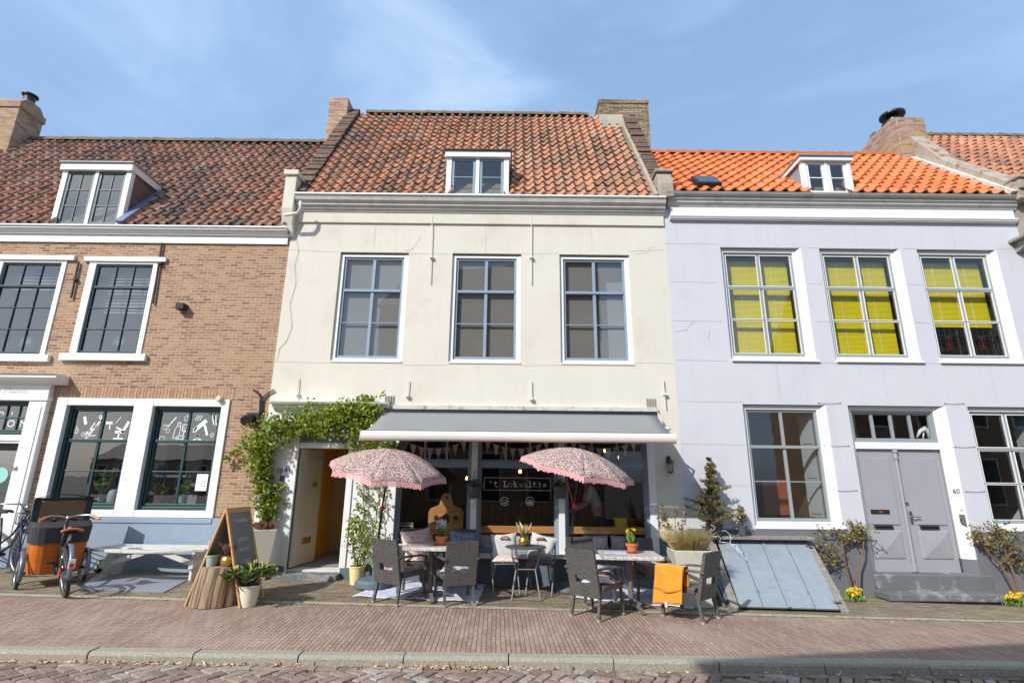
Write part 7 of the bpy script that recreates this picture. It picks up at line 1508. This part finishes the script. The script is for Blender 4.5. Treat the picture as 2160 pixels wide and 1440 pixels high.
# ================================================================ bikes
def wheel(parent, c, ax, R, tw=.02, spokes=18, name='wheel'):
    ax = Vector(ax).normalized(); u = ax.orthogonal().normalized(); v = ax.cross(u); c = Vector(c); N_ = 32
    def torus(mb, R, r, n=8):
        b0 = len(mb.v)
        for i in range(N_):
            a = 2*math.pi*i/N_; d = u*math.cos(a)+v*math.sin(a)
            for j in range(n): w_ = 2*math.pi*j/n; mb.v.append(tuple(c+d*(R+r*math.cos(w_))+ax*r*math.sin(w_)))
        for i in range(N_):
            for j in range(n): i2, j2 = (i+1) % N_, (j+1) % n; mb.face(b0+i*n+j, b0+i2*n+j, b0+i2*n+j2, b0+i*n+j2)
    mb = MB(); torus(mb, R-tw, tw); ty = mb.build(name, m_tyre, parent, smooth=True); mb = MB(); torus(mb, R-tw*2.1, .011, 6); mb.build('rim', m_steel, ty, smooth=True)
    mb = MB()
    for k in range(spokes): a = 2*math.pi*k/spokes; d = u*math.cos(a)+v*math.sin(a); mb.tube([c+ax*.02*(1 if k % 2 else -1), c+d*(R-tw*2.2)], .0018, 3)
    mb.tube([c-ax*.04, c+ax*.04], .018, 8); mb.build('spokes', m_steel, ty)
    return ty
def fender(parent, c, ax, R, a0, a1, m, w=.028, ref=Z, wd=1):
    ax = Vector(ax).normalized(); f = ref.cross(ax).normalized(); c = Vector(c); mb = MB(); mb.grid(lambda p, q: c+(f*math.cos(a0+(a1-a0)*p)+ref*math.sin(a0+(a1-a0)*p))*(R-.012*abs(q*2-1)**2)+ax*(q*2-1)*w, 20, 4); o = mb.build('mudguard', m, parent, smooth=True); md = o.modifiers.new('t', 'SOLIDIFY'); md.thickness = .003; return o
# cargo bike: local x right, y forward (towards the box)
rg = G(133, 1271); CB = thing('cargo_bike', 'cargo bicycle with orange box, black rain hood and brown leather saddle', 'cargo bike', rg, R_(47)); CB.scale = (1, 1, .97)
wheel(CB, (0, .33, .33), (1, .0, .18), .33, .024); fender(CB, (0, .33, .33), (1, 0, .18), .365, R_(0), R_(190), m_fender)
for s in (-1, 1): wheel(CB, (s*.36, 1.3, .25), (1, 0, 0), .25, .022, 14)
for s in (-1, 1): fender(CB, (s*.36, 1.3, .25), (1, 0, 0), .285, R_(20), R_(200), m_fender)
mb = MB(); hw, hb_, y0, y1 = .3, .24, .98, 1.66
def boxring(wd, za, ya, yb_, n=20):
    o = []
    for k in range(n):
        a = 2*math.pi*k/n; cx_, sy_ = math.cos(a), math.sin(a); e = .45; o.append((wd*math.copysign(abs(cx_)**e, cx_), (ya+yb_)/2+(yb_-ya)/2*math.copysign(abs(sy_)**e, sy_), za))
    return o
r0, r1 = boxring(.28, .24, y0+.04, y1-.08), boxring(.33, .74, y0-.02, y1+.02); i = mb.vs(*r0, *r1); n = len(r0)
for k in range(n): k2 = (k+1) % n; mb.face(i+k, i+k2, i+n+k2, i+n+k)
mb.face(*[i+k for k in range(n)]); bx = mb.build('cargo_box', m_cargo, CB, bevel=.004); md = bx.modifiers.new('t', 'SOLIDIFY'); md.thickness = .012
mb = MB(); r0, r1, r2 = boxring(.328, .64, y0-.02, y1+.025), boxring(.345, .86, y0-.02, y1+.03), boxring(.33, .93, y0+.15, y1+.02); i = mb.vs(*r0, *r1, *r2)
for a in range(2):
    for k in range(n): k2 = (k+1) % n; mb.face(i+a*n+k, i+a*n+k2, i+(a+1)*n+k2, i+(a+1)*n+k)
mb.build('rain_cover', m_fabricb, CB, smooth=False)
# hood frame: upright rear panel with clear window
mb = MB(); yh = y1-.22
def hq(x, z, dy=0): return (x, yh+dy-(z-.9)*-.08, z)
zb_, zt_h = .74, 1.26; wv = .34; t = .08
for x0, x1, z0, z1 in ((-wv, -wv+t, zb_, zt_h), (wv-t, wv, zb_, zt_h), (-wv+t, wv-t, zt_h-.05, zt_h), (-wv+t, wv-t, zb_, zb_+.16)):
    mb.hexa([hq(x0, z0), hq(x1, z0), hq(x1, z0, .03), hq(x0, z0, .03), hq(x0, z1), hq(x1, z1), hq(x1, z1, .03), hq(x0, z1, .03)])
for s in (-1, 1): mb.poly([(s*wv, yh, zb_), (s*wv, yh+.02, zt_h), (s*(wv-.01), y1, 1.22), (s*(wv-.02), y1+.05, zb_)])
mb.quad((-wv+.01, y1, 1.2), (wv-.01, y1, 1.2), (wv-.02, y1+.05, zb_), (-wv+.02, y1+.05, zb_)); hd = mb.build('rain_hood', m_fabricb, CB, bevel=.006); mb = MB(); mb.quad(hq(-wv+t, zb_+.16, .012), hq(wv-t, zb_+.16, .012), hq(wv-t, zt_h-.05, .012), hq(-wv+t, zt_h-.05, .012)); mb.build('clear_window', m_clear, hd)
mb = MB(); mb.grid(lambda u, v: (-wv+2*wv*u, yh+(y1-yh)*v, zt_h+.05*math.sin(math.pi*u)-.02*v), 12, 4); mb.build('hood_top', m_fabricb, hd)
mb = MB(); mb.tube([(-.05, .33, .33), (-.04, .62, .3)], .014, 8); mb.tube([(.05, .33, .33), (.04, .62, .3)], .014, 8); mb.tube([(0, .62, .3), (0, 1.0, .3), (0, 1.3, .32)], .026, 10); mb.tube([(0, .6, .3), (0, .47, .8)], .02, 10); mb.tube([(0, .98, .28), (0, .92, .98)], .024, 10); mb.tube([(0, .6, .42), (0, .95, .6)], .02, 8); mb.tube([(-.36, 1.3, .25), (.36, 1.3, .25)], .02, 8); mb.tube([(-.04, .35, .34), (-.03, .5, .68)], .009, 6); mb.tube([(.04, .35, .34), (.03, .5, .68)], .009, 6)
mb.build('bike_frame', m_black, CB, smooth=True); mb = MB(); mb.tube([(0, .47, .72), (0, .45, .83)], .014, 8); mb.build('seatpost', m_steel, CB)
mb = MB(); mb.grid(lambda u, v: ((u*2-1)*(.03+.1*(1-v)**.8), .36+.27*v, .86+.035*(1-(u*2-1)**2)-.02*math.sin(v*3)-.0), 10, 10); sd = mb.build('saddle', m_leather, CB, smooth=True); md = sd.modifiers.new('t', 'SOLIDIFY'); md.thickness = .03
mb = MB(); mb.box(-.07, .07, .38, .52, .8, .83); mb.build('saddle_springs', m_black, sd, bevel=.01)
mb = MB(); mb.tube([(-.29, .74, .99), (-.22, .84, 1.03), (-.1, .93, 1.02), (0, .93, .99), (.1, .93, 1.02), (.22, .84, 1.03), (.29, .74, .99)], .012, 8); mb.tube([(0, .92, .95), (0, .93, 1.02)], .018, 8); hbar = mb.build('handlebar', m_steel, CB, smooth=True)
for s in (-1, 1):
    mb = MB(); mb.tube([(s*.25, .8, 1.015), (s*.33, .7, .975)], .02, 8); mb.build('grip', m_leather, hbar); mb = MB(); mb.tube([(s*.2, .88, 1.0), (s*.1, .98, 1.08), (0, 1.0, 1.0), (0, 1.0, .8)], .003, 4); mb.tube([(s*.2, .86, 1.01), (s*.29, .82, .97)], .007, 5); mb.build('brake_cable', m_black, hbar)
mb = MB(); mb.box(-.035, .035, -.045, -.03, .42, .53); tl = mb.build('rear_reflector', m_letter, CB, bevel=.004); mb = MB(); mb.box(-.022, .022, -.05, -.0455, .43, .48); mb.build('red_reflector', m_red, tl)
mb = MB(); mb.tube([(-.07, .6, .3), (.07, .6, .3)], .03, 10); mb.bar((.07, .6, .3), (.08, .5, .18), .02, .012); mb.bar((-.07, .6, .3), (-.08, .7, .42), .02, .012); mb.box(.07, .16, .45, .53, .165, .185); mb.box(-.16, -.07, .67, .75, .41, .43); mb.build('pedals', m_black, CB)
mb = MB(); mb.lathe([(.06, 0), (.06, .01)], (-.06, .33, .33), 16, Matrix.Rotation(R_(90), 3, 'Y')); mb.blob((.09, .45, .5), .02, .02, .02); mb.build('lock', m_red, CB)
# plain bicycle at the left edge, facing right
bf = P(50, 1165, -.62); WB = thing('city_bicycle', 'dark blue step-through city bicycle with black front carrier at the left edge', 'bicycle', (bf.x, -.62, gz(bf.x, -.62)), R_(-22)); WB.scale = (1, 1, .93); R = .35
wheel(WB, (0, 0, R), (0, 1, 0), R, .022, 24); wheel(WB, (-1.08, 0, R), (0, 1, 0), R, .022, 24)
fender(WB, (0, 0, R), (0, 1, 0), R+.025, R_(20), R_(200), m_black, .025); fender(WB, (-1.08, 0, R), (0, 1, 0), R+.025, R_(-10), R_(170), m_black, .025)
mb = MB(); mb.tube([(0, .05, R), (-.12, .045, .78)], .013, 8); mb.tube([(0, -.05, R), (-.12, -.045, .78)], .013, 8); mb.tube([(-.11, 0, .76), (-.18, 0, .98)], .021, 8); mb.tube([(-.13, 0, .8), (-.35, 0, .45), (-.62, 0, .3)], .019, 8); mb.tube([(-.15, 0, .9), (-.4, 0, .6), (-.66, 0, .45)], .015, 8); mb.tube([(-.62, 0, .28), (-.78, 0, .85)], .017, 8); mb.tube([(-.62, 0, .28), (-1.08, .05, R), (-.74, 0, .7)], .012, 8); mb.tube([(-.62, 0, .28), (-1.08, -.05, R), (-.74, 0, .7)], .012, 8); mb.build('bike_frame', m_bikeblue, WB, smooth=True)
mb = MB(); mb.tube([(-.18, 0, .98), (-.18, 0, 1.08)], .014, 8); mb.tube([(-.4, -.29, 1.08), (-.28, -.3, 1.1), (-.15, -.2, 1.1), (-.13, 0, 1.08), (-.15, .2, 1.1), (-.28, .3, 1.1), (-.4, .29, 1.08)], .011, 8); hb2 = mb.build('handlebar', m_steel, WB, smooth=True)
for s in (-1, 1): mb = MB(); mb.tube([(-.32, s*.3, 1.095), (-.44, s*.285, 1.07)], .018, 8); mb.build('grip', m_black, hb2)
mb = MB(); mb.tube([(-.18, 0, .98), (-.02, -.2, 1.14), (.05, -.1, .95)], .004, 4); mb.tube([(-.18, .0, 1.06), (.0, .15, 1.12), (-.02, .05, .9)], .004, 4); mb.build('brake_cable', m_black, hb2)
mb = MB()
for z, l in ((.78, .28), (.84, .28)): pass
x0, x1, ya = -.04, .3, .17
for y_ in (-ya, -ya/2, 0, ya/2, ya): mb.tube([(x0, y_, .8), (x1, y_, .8)], .007, 6)
for x_ in (x0, x1): mb.tube([(x_, -ya, .8), (x_, ya, .8)], .008, 6); mb.tube([(x_, -ya, .8), (x_, -ya, .96), (x_, ya, .96), (x_, ya, .8)], .007, 6)
mb.tube([(x0, -ya, .96), (x1, -ya, .96)], .007, 6); mb.tube([(x1*.6, -.1, .8), (0, -.06, R)], .007, 6); mb.tube([(x1*.6, .1, .8), (0, .06, R)], .007, 6); mb.build('front_carrier', m_black, WB)
mb = MB(); mb.lathe([(.045, 0), (.055, .03), (.055, .05)], (-.05, 0, .88), 14, Matrix.Rotation(R_(90), 3, 'Y')); mb.build('headlight', m_steel, WB); mb = MB(); mb.grid(lambda u, v: (-.86+.26*v, (u*2-1)*(.09*(1-v)**.8+.03), .93+.03*(1-(u*2-1)**2)), 8, 8); sd = mb.build('saddle', m_fabricb, WB, smooth=True); md = sd.modifiers.new('t', 'SOLIDIFY'); md.thickness = .03
mb = MB(); mb.tube([(-.62, -.07, .28), (-.62, .07, .28)], .03, 10); mb.bar((-.62, -.08, .28), (-.48, -.09, .2), .02, .012); mb.box(-.5, -.4, -.17, -.09, .19, .21); mb.build('pedals', m_black, WB)
# ================================================================ small weeds, leaf litter
mb = MB()
for k in range(420):
    x = rnd.uniform(-6, 6.5); side = rnd.random()
    y = -.08+rnd.uniform(-.03, .02) if side < .35 else (BY+rnd.uniform(-.12, .12) if side < .75 else rnd.uniform(BY, -.1))
    if -3.4 < x < 3.2 and side < .35: continue
    for q in range(rnd.randint(3, 9)): mb.leaf((x+rnd.gauss(0, .03), y+rnd.gauss(0, .02), gz(x, y)+.002), rv(.8)+Z, rnd.uniform(.008, .026), .22)
tag(mb.build('weeds', m_weed), None, None, kind='stuff')
mb = MB(); mlit = MR('dry_litter', [(0, C(150, 110, 80)), (.6, C(206, 176, 140)), (1, C(230, 214, 186))], .9, .05, 20, 0)
for k in range(700):
    x = rnd.choice([rnd.uniform(-5.2, -2), rnd.uniform(-5.2, 5.2), rnd.gauss(-.6, .4)]); y = KY-.16-abs(rnd.gauss(0, .025))
    mb.leaf((x, y, rz(x)+.004+rnd.random()*.012), (rnd.uniform(-1, 1), rnd.uniform(-.4, .4), rnd.uniform(-.1, .25)), rnd.uniform(.015, .06), .2)
for k in range(160):
    x = rnd.uniform(-5, 5.5); y = rnd.uniform(KY, -.3); mb.leaf((x, y, gz(x, y)+.006), (rnd.uniform(-1, 1), rnd.uniform(-1, 1), .05), rnd.uniform(.01, .025), .4)
tag(mb.build('leaf_litter', mlit), None, None, kind='stuff')
o = thing('weed_tuft', 'dark green weed at the foot of the blue-grey plinth beside the bench', 'weed', G(213, 1207)); mb = MB()
for k in range(60): a = rnd.uniform(0, 6.3); mb.leaf((0, 0, 0), (math.cos(a), math.sin(a)*.5, rnd.uniform(.3, 1.4)), rnd.uniform(.08, .16), .14)
mb.build('leaves', m_leafdk, o)
